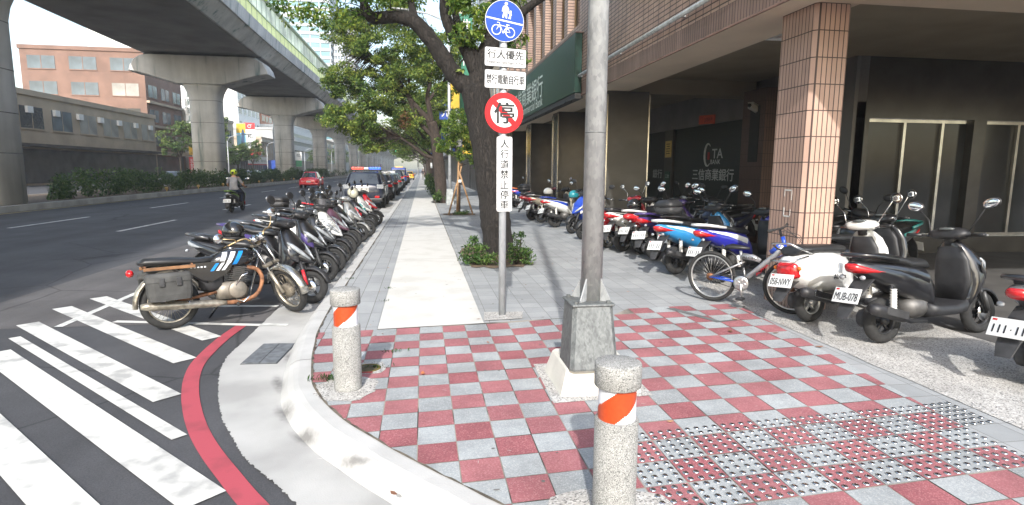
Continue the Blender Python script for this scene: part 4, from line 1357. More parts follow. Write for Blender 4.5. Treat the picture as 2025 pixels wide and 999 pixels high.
# this side, beyond the bank: narrow shop houses
zz = [(31.2, 41, 18, bw3, 'tan shop house next to the bank with stacked windows'), (41.3, 52, 21, bw2, 'white shop house behind the second street tree'), (52.3, 66, 16, bw6, 'grey shop house halfway along the pavement'),
      (66.3, 84, 23, bw, 'beige shop house far along the pavement'), (84.5, 110, 18, bw4, 'brown shop house far along the pavement'), (110.5, 150, 22, bw6, 'long grey block near the far end of the pavement'), (150.5, 230, 19, bw, 'beige block at the far end of the pavement')]
for y0, y1, h, m, lab in zz:
    t, put = facade('shop_house', lab, 4.3, 18, y0, y1, h, m, bg_glass, 'x-', 4, 3, (.62, .5), 4.4)
    b = MB(); b.bx(4.2, 4.299, y0 + .3, y1 - .3, 0, 3.3, bg_shop); put(b, 'shop_front')
    b = MB(); b.bx(3.4, 4.29, y0 + .1, y1 - .1, 3.5, 3.75, bw7); put(b, 'canopy')
# hanging signs on this side
gsheet = mat('hanging_green', (.008, .16, .095), .45, var=.06)
board('hanging_sign', 'tall green hanging sign with a white character behind the large tree', (2.45, 33, 7.3), .72, 5.4, gsheet, [('信銀行', 0, 1.2, .45, 2.6, white_sheet)], True, .25, posts=[((.3, 0, 1), (1.9, 0, 1)), ((.3, 0, -1), (1.9, 0, -1))])
board('hanging_sign', 'white hanging sign board with green letters under the green sign', (2.72, 34.5, 4.35), 1.0, .9, white_sheet, [('藥局', 0, .1, .7, .4, gsheet)], posts=[((.4, 0, 0), (1.8, 0, 0))])
board('hanging_sign', 'yellow hanging sign low beside the big trunk', (2.72, 34, 3.2), .8, 1.3, yellow_sheet, [], False, posts=[((.3, 0, 0), (1.8, 0, 0))])
board('hanging_sign', 'yellow hanging sign high between the tree trunk and lamp post', (2.0, 35, 5.9), .75, 1.4, yellow_sheet, [], posts=[((.3, 0, 0), (2.5, 0, 0))])
board('hanging_sign', 'upper blue hanging sign left of the distant lamp post', (1.45, 36, 5.1), .75, .95, blue_sheet, [('元', 0, 0, .5, .6, white_sheet)], posts=[((.3, 0, 0), (3.0, 0, 0))])
board('hanging_sign', 'lower blue and white hanging sign behind the distant lamp post', (1.55, 35, 3.3), .8, 1.2, blue_sheet, [('停車', 0, 0, .5, .9, white_sheet)], True, posts=[((.3, 0, 0), (2.9, 0, 0))])
# ------------------------------------------------------------------ bollards, lamp post, sign post
granite = speckle('terrazzo_granite', (.29, .29, .278), (.085, .085, .08), (.44, .435, .415), 330, .85, .35)
refl_white = mat('reflective_white', (.66, .68, .72), .35, var=.05, scale=60)
refl_orange = mat('reflective_orange', (.43, .058, .014), .35, var=.08, scale=60)
galv = None
def galvanised(name, a, b, sc=16, rough=.5):
    m, n, l, p = _nodes(name)
    tc = n.new('ShaderNodeTexCoord')
    mp = n.new('ShaderNodeMapping'); mp.inputs['Scale'].default_value = (1, 1, .45)
    l.new(tc.outputs['Object'], mp.inputs['Vector'])
    v = n.new('ShaderNodeTexVoronoi'); v.inputs['Scale'].default_value = sc * 1.4
    l.new(mp.outputs[0], v.inputs['Vector'])
    s = n.new('ShaderNodeSeparateColor'); l.new(v.outputs['Color'], s.inputs[0])
    nz = n.new('ShaderNodeTexNoise'); nz.inputs['Scale'].default_value = sc * .35; nz.inputs['Detail'].default_value = 9; l.new(mp.outputs[0], nz.inputs['Vector'])
    ma = n.new('ShaderNodeMath'); ma.operation = 'MULTIPLY_ADD'; ma.inputs[1].default_value = .35
    l.new(s.outputs[0], ma.inputs[0]); l.new(nz.outputs[0], ma.inputs[2])
    cr = n.new('ShaderNodeValToRGB'); e = cr.color_ramp.elements
    e[0].position = .35; e[0].color = c4(a); e[1].position = .95; e[1].color = c4(b)
    l.new(ma.outputs[0], cr.inputs[0]); l.new(cr.outputs[0], p.inputs['Base Color'])
    p.inputs['Roughness'].default_value = rough; p.inputs['Metallic'].default_value = .15
    _M[name] = m
    return m
galv = galvanised('galvanised_steel', (.24, .25, .255), (.40, .41, .415), 34)
galv_box = galvanised('weathered_galvanised', (.07, .075, .076), (.165, .175, .172), 60, .55)
galv_light = galvanised('light_galvanised', (.30, .32, .34), (.46, .48, .50), 20, .45)

def degrees_(a): return a * 180 / pi
def bollard(label, x, y, rot):
    t = thing('bollard', label, 'bollard', (x, y, .004), rot, 'granite bollards on the chequered corner')
    b = MB(); b.lathe([(.104, 0), (.105, .02), (.105, .497), (.099, .504), (.088, .507)], granite, n=40); b.build('shaft', t)
    b = MB(); b.lathe([(.088, .664), (.107, .665), (.111, .670), (.111, .772), (.108, .779), (.10, .782), (.001, .785)], granite, n=40); b.build('cap', t)
    b = MB()
    n = 72; zs = [.504 + .162 * k / 24 for k in range(25)]
    for i in range(n):
        for k in range(24):
            a0, a1 = 2 * pi * i / n, 2 * pi * (i + 1) / n
            zc = (zs[k] + zs[k + 1]) / 2; ac = (a0 + a1) / 2
            # diagonal stripes climbing round the tube
            th_ = (degrees_(ac) + 90 + 180) % 360 - 180
            hf = (zc - .504) / .162
            m = refl_orange if (-150 + 130 * hf) < th_ < (-32 + 128 * hf) else refl_white
            r_ = .0905
            b.add([(r_ * cos(a0), r_ * sin(a0), zs[k]), (r_ * cos(a1), r_ * sin(a1), zs[k]), (r_ * cos(a1), r_ * sin(a1), zs[k + 1]), (r_ * cos(a0), r_ * sin(a0), zs[k + 1])], [(0, 1, 2, 3)], m, True)
    b.build('reflective_band', t)
    return t
bollard('speckled granite bollard with an orange and white band, by the kerb', -.588, 4.435, radians(0))
bollard('speckled granite bollard with an orange and white band, in front of the lamp post', .905, 2.545, radians(8))

lp = thing('lamp_post', 'thick grey galvanised lamp post on a boxy base and pale concrete plinth', 'lamp post', (1.31, 4.33, .0))
b = MB()
def sq(z, h, c=.03, cx=0, cy=0):
    return [Vector((cx + x_, cy + y_, z)) for x_, y_ in [(-h + c, -h), (h - c, -h), (h, -h + c), (h, h - c), (h - c, h), (-h + c, h), (-h, h - c), (-h, -h + c)]]
b.loft([sq(.006, .315, .02), sq(.19, .262, .02), sq(.205, .25, .02)], concrete_plinth, False); b.build('plinth', lp)
b = MB(); cx, cy = -.045, -.06
b.loft([sq(.207, .185, .028, -.065, -.14), sq(.222, .185, .028, -.065, -.14), sq(.655, .157, .03, -.042, -.02)], galv_box, False)
b.build('base_box', lp)
ox, oy = -.012, .0
b = MB(); b.box((-.042, -.02, .667), (.335, .335, .02), galv_box, None, .012); b.build('base_plate', lp)
b = MB()
b.tube([(ox, oy, .65), (ox, oy, 4.2), (ox, oy, 9.6)], [.084, .072, .05], galv, 32)
b.torus((ox, oy, 1.96), 'Z', .0785, .004, galv_box, 32, 6)
b.tube([(ox, oy, 9.6), (ox - .1, oy, 10.1), (ox - .5, oy, 10.4), (ox - 2.0, oy, 10.6)], .04, galv, 10)
b.build('pole', lp)
b = MB(); b.loft([ring((ox - 1.9, oy, 10.62), Y, Z, .06, .05), ring((ox - 2.2, oy, 10.64), Y, Z, .15, .07), ring((ox - 2.7, oy, 10.68), Y, Z, .12, .05), ring((ox - 2.8, oy, 10.68), Y, Z, .03, .02)], galv_light); b.build('lamp_head', lp)
for a in range(4):
    d = Vector((cos(a * pi / 2 + .785), sin(a * pi / 2 + .785), 0)); nn = Vector((-d.y, d.x, 0)) * .006
    c0 = Vector((ox, oy, 0)) + d * .078; c1 = Vector((ox, oy, 0)) + d * .17
    g_ = MB(); vs = []
    for s_ in (-1, 1):
        vs += [c0 + nn * s_ + Z * .678, c1 + nn * s_ + Z * .678, c1 + nn * s_ + Z * .69, c0 + nn * s_ + Z * .86]
    g_.add(vs, [(0, 1, 2, 3), (7, 6, 5, 4), (0, 4, 5, 1), (1, 5, 6, 2), (2, 6, 7, 3), (3, 7, 4, 0)], galv)
    g_.build('gusset', lp)
for sx in (-1, 1):
    for sy in (-1, 1):
        g_ = MB(); g_.cyl((-.042 + sx * .125, -.02 + sy * .125, .677), (-.042 + sx * .125, -.02 + sy * .125, .695), .018, galv_box, n=6, smooth=False); g_.build('bolt', lp)

# sign post with five plates
sign_blue = mat('traffic_blue', (.004, .055, .36), .35, var=.04, scale=3)
sign_white = mat('traffic_white', (.74, .75, .76), .35, var=.03, scale=3)
sign_red = mat('traffic_red', (.48, .004, .010), .35, var=.05, scale=3)
sign_black = mat('traffic_black', (.012, .012, .014), .45)
sign_back = mat('sign_back', (.35, .36, .37), .5, .5)
sp = thing('sign_post', 'slim grey pole with a column of five traffic plates beside the pale path', 'traffic sign', (.90, 6.52, 0), radians(8))
b = MB(); b.tube([(0, .03, .008), (0, .03, 3.46)], .041, galv_light, 20); b.lathe([(.041, 3.46), (.03, 3.475), (.001, 3.48)], galv_light, (0, .03, 0), n=20); b.build('pole', sp)
def rrect(w, h, r, n=5):
    out = []
    for cx_, cy_, a0 in ((w / 2 - r, h / 2 - r, 0), (-w / 2 + r, h / 2 - r, 90), (-w / 2 + r, -h / 2 + r, 180), (w / 2 - r, -h / 2 + r, 270)):
        for k in range(n + 1):
            a = radians(a0 + 90 * k / n); out.append((cx_ + r * cos(a), cy_ + r * sin(a)))
    return out
def circ(r, n=48):
    return [(r * cos(2 * pi * k / n), r * sin(2 * pi * k / n)) for k in range(n)]
TM = lambda z, y=-.03, x=0, tilt=0: Matrix.Translation((x, y, z)) @ Matrix.Rotation(radians(90), 4, 'X') @ Matrix.Rotation(radians(tilt), 4, 'Z')
def plate_layers(z, layers, tilt=0, x=0):
    b = MB(); d = 0
    for pts, m in layers:
        b.prism(pts, d, d + (.006 if d == 0 else .0012), m, TM(z, -.014, x, tilt)); d += .006 if d == 0 else .0012
    return b, d
def plate(z, w, h, label, layers, fn, tilt=0, x=0, ry=0):
    b, d = plate_layers(z, layers, tilt, x)
    b.bx(x - .06, x + .06, -.013, .075, z - .02, z + .02, sign_back)
    o = b.build('sign_plate', sp, label)
    lt_ = MB(); fn(lt_, TM(z, -.014 - d - .001, x, tilt)); l_ = lt_.build('lettering', o)
    return o
def wtext(lt_, M, body, cx_, cy_, w, h, m, bold=0.0, rot=0):
    u, v = Vector((cos(rot), sin(rot), 0)), Vector((-sin(rot), cos(rot), 0))
    sub = MB(); put_text(sub, body, (cx_, cy_, 0), u, v, w, h, m, bold)
    lt_.merge(sub, M)
def blue(lt_, M):
    s_ = MB()
    s_.prism([(-.205, -.008), (.205, -.008), (.205, .008), (-.205, .008)], 0, .001, sign_white)
    # adult and child, hand in hand
    s_.prism([(-.008 + .018 * cos(2 * pi * k / 14), .178 + .018 * sin(2 * pi * k / 14)) for k in range(14)], 0, .001, sign_white)
    s_.prism([(-.03, .155), (.012, .155), (.03, .13), (.036, .085), (.028, .083), (.018, .12), (.016, .09), (.022, .03), (.006, .03), (-.006, .085), (-.014, .03), (-.034, .03), (-.026, .09), (-.03, .12), (-.036, .09), (-.046, .092), (-.042, .135)], 0, .001, sign_white)
    s_.prism([(.052 + .011 * cos(2 * pi * k / 12), .108 + .011 * sin(2 * pi * k / 12)) for k in range(12)], 0, .001, sign_white)
    s_.prism([(.042, .095), (.062, .095), (.070, .068), (.062, .068), (.06, .08), (.064, .03), (.054, .03), (.052, .06), (.048, .03), (.036, .03), (.044, .075), (.036, .09)], 0, .001, sign_white)
    # bicycle
    r_ = .05
    for cx_ in (-.078, .078):
        s_.torus((cx_, -.108, .001), 'Z', r_, .0055, sign_white, 26, 6, .002)
    def bar(a, c, w=.005): s_.tube([(a[0], a[1], .001), (c[0], c[1], .001)], w, sign_white, 5)
    for a, c in [((-.078, -.108), (-.05, -.045)), ((-.05, -.045), (-.056, -.028)), ((-.056, -.028), (-.08, -.032)), ((-.052, -.055), (.034, -.055)), ((.034, -.055), (.0, -.115)), ((.0, -.115), (-.052, -.055)), ((.0, -.115), (.078, -.108)), ((.078, -.108), (.034, -.055)), ((.034, -.055), (.04, -.038))]:
        bar(a, c)
    bar((.022, -.037), (.06, -.037), .007); s_.prism([(.012 * cos(2 * pi * k / 12), -.118 + .012 * sin(2 * pi * k / 12)) for k in range(12)], 0, .002, sign_white)
    lt_.merge(s_, M)
plate(3.268, .43, .43, 'round blue plate with white walkers above a white bicycle', [(circ(.217), sign_white), (circ(.212), sign_blue)], blue, tilt=-8)
def f2(lt_, M):
    wtext(lt_, M, '行人優先', 0, .030, .41, .095, sign_black, .04)
    wtext(lt_, M, 'Pedestrians Have Right of Way', 0, -.058, .41, .042, sign_black, .03)
plate(2.888, .475, .205, 'white plate with four large characters over small English words', [(rrect(.475, .205, .018), sign_black), (rrect(.462, .192, .016), sign_white)], f2, tilt=-1, x=.012)
plate(2.655, .475, .200, 'white plate with a single row of seven characters', [(rrect(.475, .200, .018), sign_black), (rrect(.462, .187, .016), sign_white)], lambda l_, M: wtext(l_, M, '禁行電動自行車', 0, 0, .43, .10, sign_black, .04), tilt=-1, x=.012)
def f4(lt_, M):
    wtext(lt_, M, '停', 0, .0, .225, .225, sign_black, .03)
b4, d4 = plate_layers(2.298, [(circ(.22), sign_red), (circ(.155), sign_white)], 0)
a45 = radians(-45); w_ = .030
bar_ = [(cos(a45) * s1 * .157 - sin(a45) * s2 * w_, sin(a45) * s1 * .157 + cos(a45) * s2 * w_) for s1, s2 in ((-1, -1), (1, -1), (1, 1), (-1, 1))]
b4.prism(bar_, d4, d4 + .0012, sign_red, TM(2.298, -.014)); b4.bx(-.06, .06, -.013, .075, 2.28, 2.32, sign_back)
o4 = b4.build('sign_plate', sp, 'round white plate with a red rim and a slashed character')
l4 = MB(); f4(l4, TM(2.298, -.014 - d4 - .0026)); l4.build('lettering', o4)
def f5(lt_, M):
    for k, ch in enumerate('人行道禁止停車'):
        wtext(lt_, M, ch, 0, .338 - .1127 * k, .096, .094, sign_black, .04)
plate(1.628, .178, .828, 'tall white plate with seven characters in a column', [(rrect(.178, .828, .022), sign_white), (rrect(.166, .816, .019), sign_black), (rrect(.158, .808, .017), sign_white)], f5, x=.006)

# distant lamp post by the second tree
def slim_post(name, label, x, y, h, r, box=True, arm=None, cat='lamp post', base_m=None):
    t = thing(name, label, cat, (x, y, 0))
    b = MB(); b.tube([(0, 0, .0), (0, 0, h)], [r, r * .7], galv_light, 12)
    if arm: b.tube([(0, 0, h - .05), (arm * .15, 0, h + .5), (arm * .5, 0, h + .75), (arm, 0, h + .85)], r * .5, galv_light, 8)
    b.build('pole', t)
    if box:
        b = MB(); b.loft([sq(0, .2, .03), sq(.75, .155, .03)], base_m or galv_box, False); b.build('base_box', t)
    if arm:
        s_ = math.copysign(1, arm)
        b = MB(); b.loft([ring((arm - .1 * s_, 0, h + .86), Y, Z, .05, .04), ring((arm + .2 * s_, 0, h + .87), Y, Z, .13, .06), ring((arm + .75 * s_, 0, h + .9), Y, Z, .11, .05), ring((arm + .85 * s_, 0, h + .9), Y, Z, .02, .02)], galv_light); b.build('lamp_head', t)
    return t
slim_post('lamp_post', 'slim grey lamp post on a boxy base beside the second tree', 1.30, 28.2, 8.0, .085, True, -1.9, base_m=mat('base_box_pale', (.30, .32, .32), .6, .3, var=.25, scale=6))
slim_post('lamp_post', 'dark far lamp post further along the pavement', .95, 40.5, 8.0, .09, True, -2.0)
slim_post('lamp_post', 'far lamp post near the end of the pavement', .8, 76, 8.0, .09, True, -2.0)
t = slim_post('sign_post', 'distant thin post with a blue street sign and a white notice', .80, 43.2, 2.95, .035, False, cat='traffic sign')
b = MB(); b.box((0, -.05, 2.62), (.36, .02, .5), sign_blue); b.build('sign_plate', t)
b = MB(); put_column(b, '公車', (0, -.065, 2.62), X, Z, .2, .4, sign_white); b.build('lettering', t)
b = MB(); b.box((-.03, -.05, 1.95), (.34, .02, .38), sign_white); b.build('notice_plate', t)
for y in (79, 98, 128, 165):
    slim_post('lamp_post', {79: 'street lamp with a curved arm across the road left of the small round tree', 98: 'street lamp with a curved arm across the road left of the second pier', 128: 'street lamp with a curved arm across the road behind the second pier', 165: 'street lamp with a curved arm across the road near the white office'}[y], -24.2, y, 5.0 if y < 130 else 6, .09, False, 2.2)
# bus shelter frame at the far end and traffic lights
wf_ = mat('white_frame', (.66, .67, .66), .5)
t = thing('gate_frame', 'white gate frame standing over the far end of the path', 'gate', (-.3, 108, 0))
b = MB(); b.bx(-.5, -.42, -.05, .05, 0, 1.95, wf_); b.bx(.5, .58, -.05, .05, 0, 1.95, wf_); b.build('post', t)
b = MB(); b.bx(-.5, .58, -.05, .05, 1.951, 2.05, wf_); b.build('crossbar', t)
green_lamp = mat('green_signal', (.05, .9, .5), .4, emit=3.0)
for (x, y, z_, arm, lab) in ((-5.8, 128, 5.2, 6.5, 'nearer green traffic light on a mast arm over the road'), (-2.6, 165, 4.6, 4.0, 'farther green traffic light on a mast arm over the road'), (-6.8, 165, 5.4, 8.0, 'green traffic light under the far viaduct')):
    t = thing('traffic_light', lab, 'traffic light', (-.9, y, 0))
    b = MB(); b.tube([(0, 0, 0), (0, 0, z_ + .3), (-.1, 0, z_ + .5), (x + .9, 0, z_ + .5)], .08, mat('mast_grey', (.16, .17, .16), .5), 8); b.build('mast', t)
    b = MB(); b.box((x + .9, 0, z_ + .2), (1.2, .2, .42), mat('signal_case', (.03, .03, .03), .5), None, .05); b.build('housing', t)
    b = MB(); b.lathe([(.15, 0), (.15, -.05), (.001, -.07)], green_lamp, (x + 1.28, -.1, z_ + .2), 'Y', 14); b.build('lamp', t)
# yellow reflectors on the median kerb
ym = mat('reflector_yellow', (.60, .38, .12), .45)
refl = []
for k in range(9):
    y = 40.5 + 5.4 * k
    t = thing('road_reflector', 'small yellow reflector on the median kerb in front of the hedge', 'reflector', (-16.25, y, .14), 0, 'reflectors along the median kerb')
    b = MB(); b.tube([(0, 0, 0), (0, 0, .14)], .03, ym, 6); b.build('stem', t)
    b = MB(); b.lathe([(.10, -.03), (.10, .03)], ym, (0, 0, .2), 'Y', 10); b.build('disc', t)
# ------------------------------------------------------------------ trees, hedge and planting
leaf_camphor = leafmat('camphor_leaf', (.038, .092, .018), (.115, .215, .04), (.32, .40, .07), 1.8, .5)
leaf_street = leafmat('street_leaf', (.052, .115, .03), (.15, .245, .056), (.36, .42, .09), 1.0, .5)
leaf_far = leafmat('far_leaf', (.05, .10, .034), (.11, .185, .056), (.22, .28, .08), .35, .35)
leaf_hedge = leafmat('hedge_leaf', (.02, .052, .016), (.05, .10, .028), (.11, .17, .05), .8, .3)
leaf_shrub = leafmat('shrub_leaf', (.022, .06, .014), (.055, .12, .025), (.14, .21, .05), 3, .3)
leaf_dead = leafmat('dead_leaf', (.06, .028, .015), (.12, .06, .03), (.2, .1, .05), 1, .3)
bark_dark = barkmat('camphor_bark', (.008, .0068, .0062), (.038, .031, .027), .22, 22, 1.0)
bark_mid = barkmat('street_bark', (.020, .015, .012), (.085, .062, .05), .3, 16, .8)
NR = np.random.default_rng(11)
def leaf_mesh(name, cen, size, m, parent, up=.25, droop=.3, aspect=.42, label=None):
    """one rhombic folded leaf per centre"""
    cen = np.asarray(cen, dtype=np.float64); N = len(cen)
    d = NR.normal(size=(N, 3)); d[:, 2] -= droop; d /= np.linalg.norm(d, axis=1)[:, None]
    n = NR.normal(size=(N, 3)) * .8; n[:, 2] += .6 + up
    s = np.cross(d, n); s /= np.linalg.norm(s, axis=1)[:, None] + 1e-9
    nn = np.cross(s, d)
    L = (size * NR.uniform(.6, 1.35, N))[:, None]
    v = np.empty((N, 4, 3))
    v[:, 0] = cen - d * L * .5
    v[:, 1] = cen + s * L * aspect * .5 + nn * L * .08
    v[:, 2] = cen + d * L * .5
    v[:, 3] = cen - s * L * aspect * .5 + nn * L * .08
    me = bpy.data.meshes.new(name)
    me.vertices.add(N * 4); me.loops.add(N * 4); me.polygons.add(N)
    me.vertices.foreach_set('co', v.reshape(-1))
    me.loops.foreach_set('vertex_index', np.arange(N * 4, dtype=np.int32))
    me.polygons.foreach_set('loop_start', np.arange(0, N * 4, 4, dtype=np.int32))
    me.polygons.foreach_set('loop_total', np.full(N, 4, dtype=np.int32))
    at = me.attributes.new('tint', 'FLOAT', 'FACE')
    at.data.foreach_set('value', NR.uniform(0, 1, N).astype(np.float32))
    me.materials.append(m)
    me.update(); me.validate()
    o = bpy.data.objects.new(name, me); COL.objects.link(o)
    if parent: o.parent = parent
    if label: o['label'] = label
    return o
def clump_pts(c, r, n, rng):
    """leaves of one spray: denser towards its outside and top"""
    p = rng.normal(size=(n, 3)); p /= np.linalg.norm(p, axis=1)[:, None]
    rad = rng.uniform(.15, 1, n) ** .55
    p = p * rad[:, None] * np.array(r)[None, :]
    return np.asarray(c)[None, :] + p
def limb(mb, pts, r0, r1, m, n=10, rough=.06, seed=0):
    rr = random.Random(seed)
    P_ = smooth3(pts, 5)
    k = len(P_)
    rs = [(r0 + (r1 - r0) * i / (k - 1)) * (1 + rr.uniform(-rough, rough)) for i in range(k)]
    mb.tube(P_, rs, m, n)
    return P_
def smooth3(p, k):
    p = [Vector(q) for q in p]; out = []
    for i in range(len(p) - 1):
        p0 = p[max(i - 1, 0)]; p3 = p[min(i + 2, len(p) - 1)]; a, b = p[i], p[i + 1]
        for q in range(k):
            t = q / k
            out.append(.5 * (2 * a + (b - p0) * t + (2 * p0 - 5 * a + 4 * b - p3) * t * t + (3 * a - p0 - 3 * b + p3) * t ** 3))
    out.append(p[-1]); return out
SPR = (1.6, .42, .66)
def tree(name, label, base, limbs, blobs, leaf, leaf_m, bark, group=None, twig=.018, per=None, seed=1, trunk_n=18, extra=None):
    """limbs: (points relative to base, r0, r1), the first is the trunk; blobs: (centre, radii, sprays, leaves per spray, spray radius)"""
    rng = np.random.default_rng(seed)
    t = thing(name, label, 'tree', base, 0, group)
    b = MB(); nodes = []
    tr = limbs[0]
    P_ = limb(b, tr[0], tr[1], tr[2], bark, trunk_n, .05, seed)
    nodes += P_[len(P_) // 2:]
    if extra: extra(b)
    b.build('trunk', t)
    b = MB()
    for i, (pts, r0, r1) in enumerate(limbs[1:]):
        P_ = limb(b, pts, r0, r1, bark, 10, .09, seed + i)
        nodes += P_[1:]
    centers = []; pts_all = []
    for (c, r, ns, nl, sr) in blobs:
        ns, nl, sr = int(ns * SPR[0]), int(nl * SPR[1]), sr * SPR[2]
        for _ in range(ns):
            q = rng.normal(size=3); q /= np.linalg.norm(q)
            q = np.array(c) + q * np.array(r) * rng.uniform(.25, 1) ** .5
            centers.append(q)
            s_ = sr * rng.uniform(.65, 1.3)
            pts_all.append(clump_pts(q, (s_, s_, s_ * .62), int(nl * rng.uniform(.6, 1.4)), rng))
    na = np.array([tuple(n) for n in nodes])
    for q in centers:
        k = int(np.argmin(((na - q) ** 2).sum(1) + (na[:, 2] > q[2]) * 1.0))
        a = Vector(na[k]); e = Vector(q)
        mid = (a + e) / 2 + Vector((rng.normal() * .12, rng.normal() * .12, rng.normal() * .1 + .12)) * (e - a).length * .5
        b.tube(smooth3([a, mid, e], 3), [twig * .8, twig * .7, twig * .6, twig * .5, twig * .4, twig * .3, twig * .2], bark, 5)
    b.build('branches', t)
    leaf_mesh('crown', np.concatenate(pts_all), leaf, leaf_m, t)
    return t
# the big camphor tree beside the sign post (base at y = 11.6)
bx_, by_ = 1.53, 11.6
def R1(x, z, dy=0): return (x - bx_, dy, z)
def hollow(b):
    b.ell((.02, -.255, 1.28), (.07, .05, .26), mat('tree_hollow', (.30, .22, .15), .9, var=.5, scale=18, bump=.8), 10, 8)
    b.box((.0, -.30, 1.62), (.14, .012, .08), sign_white, (0, .08, 0))
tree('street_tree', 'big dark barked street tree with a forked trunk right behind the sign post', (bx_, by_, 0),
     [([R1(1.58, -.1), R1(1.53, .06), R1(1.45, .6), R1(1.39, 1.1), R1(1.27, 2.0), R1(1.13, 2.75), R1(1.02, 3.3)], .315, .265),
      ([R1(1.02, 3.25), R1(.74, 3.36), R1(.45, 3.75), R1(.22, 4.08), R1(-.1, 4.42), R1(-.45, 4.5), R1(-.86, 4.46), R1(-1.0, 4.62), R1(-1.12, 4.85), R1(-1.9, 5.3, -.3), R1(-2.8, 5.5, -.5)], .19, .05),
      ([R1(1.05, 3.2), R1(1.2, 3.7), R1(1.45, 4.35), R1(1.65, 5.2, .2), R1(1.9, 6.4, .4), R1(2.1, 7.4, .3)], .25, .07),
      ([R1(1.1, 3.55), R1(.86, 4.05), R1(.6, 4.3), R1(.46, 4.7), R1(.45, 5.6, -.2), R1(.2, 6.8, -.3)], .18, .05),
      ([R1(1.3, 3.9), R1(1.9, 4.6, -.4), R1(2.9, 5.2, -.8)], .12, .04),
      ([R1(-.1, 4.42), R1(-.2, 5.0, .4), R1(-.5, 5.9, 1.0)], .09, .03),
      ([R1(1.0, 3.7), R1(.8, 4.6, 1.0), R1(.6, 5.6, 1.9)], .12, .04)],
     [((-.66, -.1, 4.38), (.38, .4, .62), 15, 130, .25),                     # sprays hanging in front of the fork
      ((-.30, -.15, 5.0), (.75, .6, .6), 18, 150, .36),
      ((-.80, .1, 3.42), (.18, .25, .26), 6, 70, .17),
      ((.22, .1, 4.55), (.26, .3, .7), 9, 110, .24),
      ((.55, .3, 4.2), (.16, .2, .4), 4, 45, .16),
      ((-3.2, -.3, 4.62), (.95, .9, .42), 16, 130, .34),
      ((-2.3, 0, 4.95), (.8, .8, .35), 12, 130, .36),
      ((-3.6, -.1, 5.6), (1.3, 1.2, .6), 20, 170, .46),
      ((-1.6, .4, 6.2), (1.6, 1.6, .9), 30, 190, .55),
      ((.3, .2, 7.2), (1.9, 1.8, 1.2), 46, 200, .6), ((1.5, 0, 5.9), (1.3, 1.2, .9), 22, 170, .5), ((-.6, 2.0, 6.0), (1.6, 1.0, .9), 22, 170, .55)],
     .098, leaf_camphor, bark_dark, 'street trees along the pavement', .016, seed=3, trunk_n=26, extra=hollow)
# the second tree, leaning over the parked bikes (base at y = 30)
bx2, by2 = 1.0, 30.0
k_ = 30 / 26.0
def R2(x, z, dy=0):
    return (x * k_ - bx2, dy, (z - 1.68) * k_ + 1.68)
tree('street_tree', 'brown street tree leaning left over the parked cars behind the big trunk', (bx2, by2, 0),
     [([(0.02, 0, -.1), R2(.84, .5), R2(.71, 2.0), R2(.60, 3.05), R2(.42, 3.70)], .33, .25),
      ([R2(.42, 3.68), R2(.04, 4.05), R2(-.45, 4.62), R2(-.88, 5.3), R2(-1.4, 5.85), R2(-2.2, 6.5, -.5)], .18, .05),
      ([R2(.42, 3.68), R2(.34, 4.3), R2(.27, 4.8), R2(.48, 5.75), R2(.6, 7.2, .3)], .16, .05),
      ([R2(.58, 3.0), R2(-.02, 3.6), R2(-.38, 4.25), R2(-.58, 4.8), R2(-1.1, 5.0, -.6)], .13, .04),
      ([R2(.70, 2.1), R2(.1, 2.3), R2(-.5, 2.75), R2(-.9, 3.0)], .11, .05),
      ([R2(-.45, 4.62), R2(-.5, 5.6, .3), R2(-.3, 6.8, .4)], .09, .03),
      ([R2(.3, 4.6), R2(1.1, 5.6, .5), R2(1.9, 6.5, .4)], .1, .04)],
     [(R2(-2.95, 3.75), (1.35, 1.5, .85), 34, 300, .55),
      (R2(-2.0, 4.9), (1.5, 1.5, 1.1), 40, 300, .6),
      (R2(-3.4, 5.3), (1.0, 1.3, .9), 26, 290, .55),
      (R2(-.6, 5.6), (1.5, 1.5, .9), 36, 290, .6),
      (R2(-1.4, 6.8), (2.2, 1.8, .9), 44, 300, .65),
      (R2(.7, 6.6), (1.4, 1.5, 1.2), 34, 290, .6),
      (R2(-2.0, 2.85), (1.1, 1.2, .55), 24, 290, .5),
      (R2(-.6, 3.9), (.8, .9, .6), 16, 240, .45),
      (R2(-1.8, 8.3), (2.4, 2.0, 1.0), 40, 300, .7),
      (R2(.9, 4.7), (.5, .7, .7), 9, 200, .4),
      (R2(-3.1, 7.2), (1.3, 1.4, .8), 22, 260, .6)],
     .15, leaf_street, bark_mid, 'street trees along the pavement', .02, seed=5)
leaf_mesh('dead_spray', clump_pts((R2(-.7, 3.7)[0] + bx2, by2 - .8, R2(0, 3.7)[2]), (.3, .3, .55), 240, np.random.default_rng(3)), .11, leaf_dead, None)
tag(bpy.data.objects['dead_spray'], 'brown withered twigs hanging in the second street tree', 'dead leaves', kind='stuff')
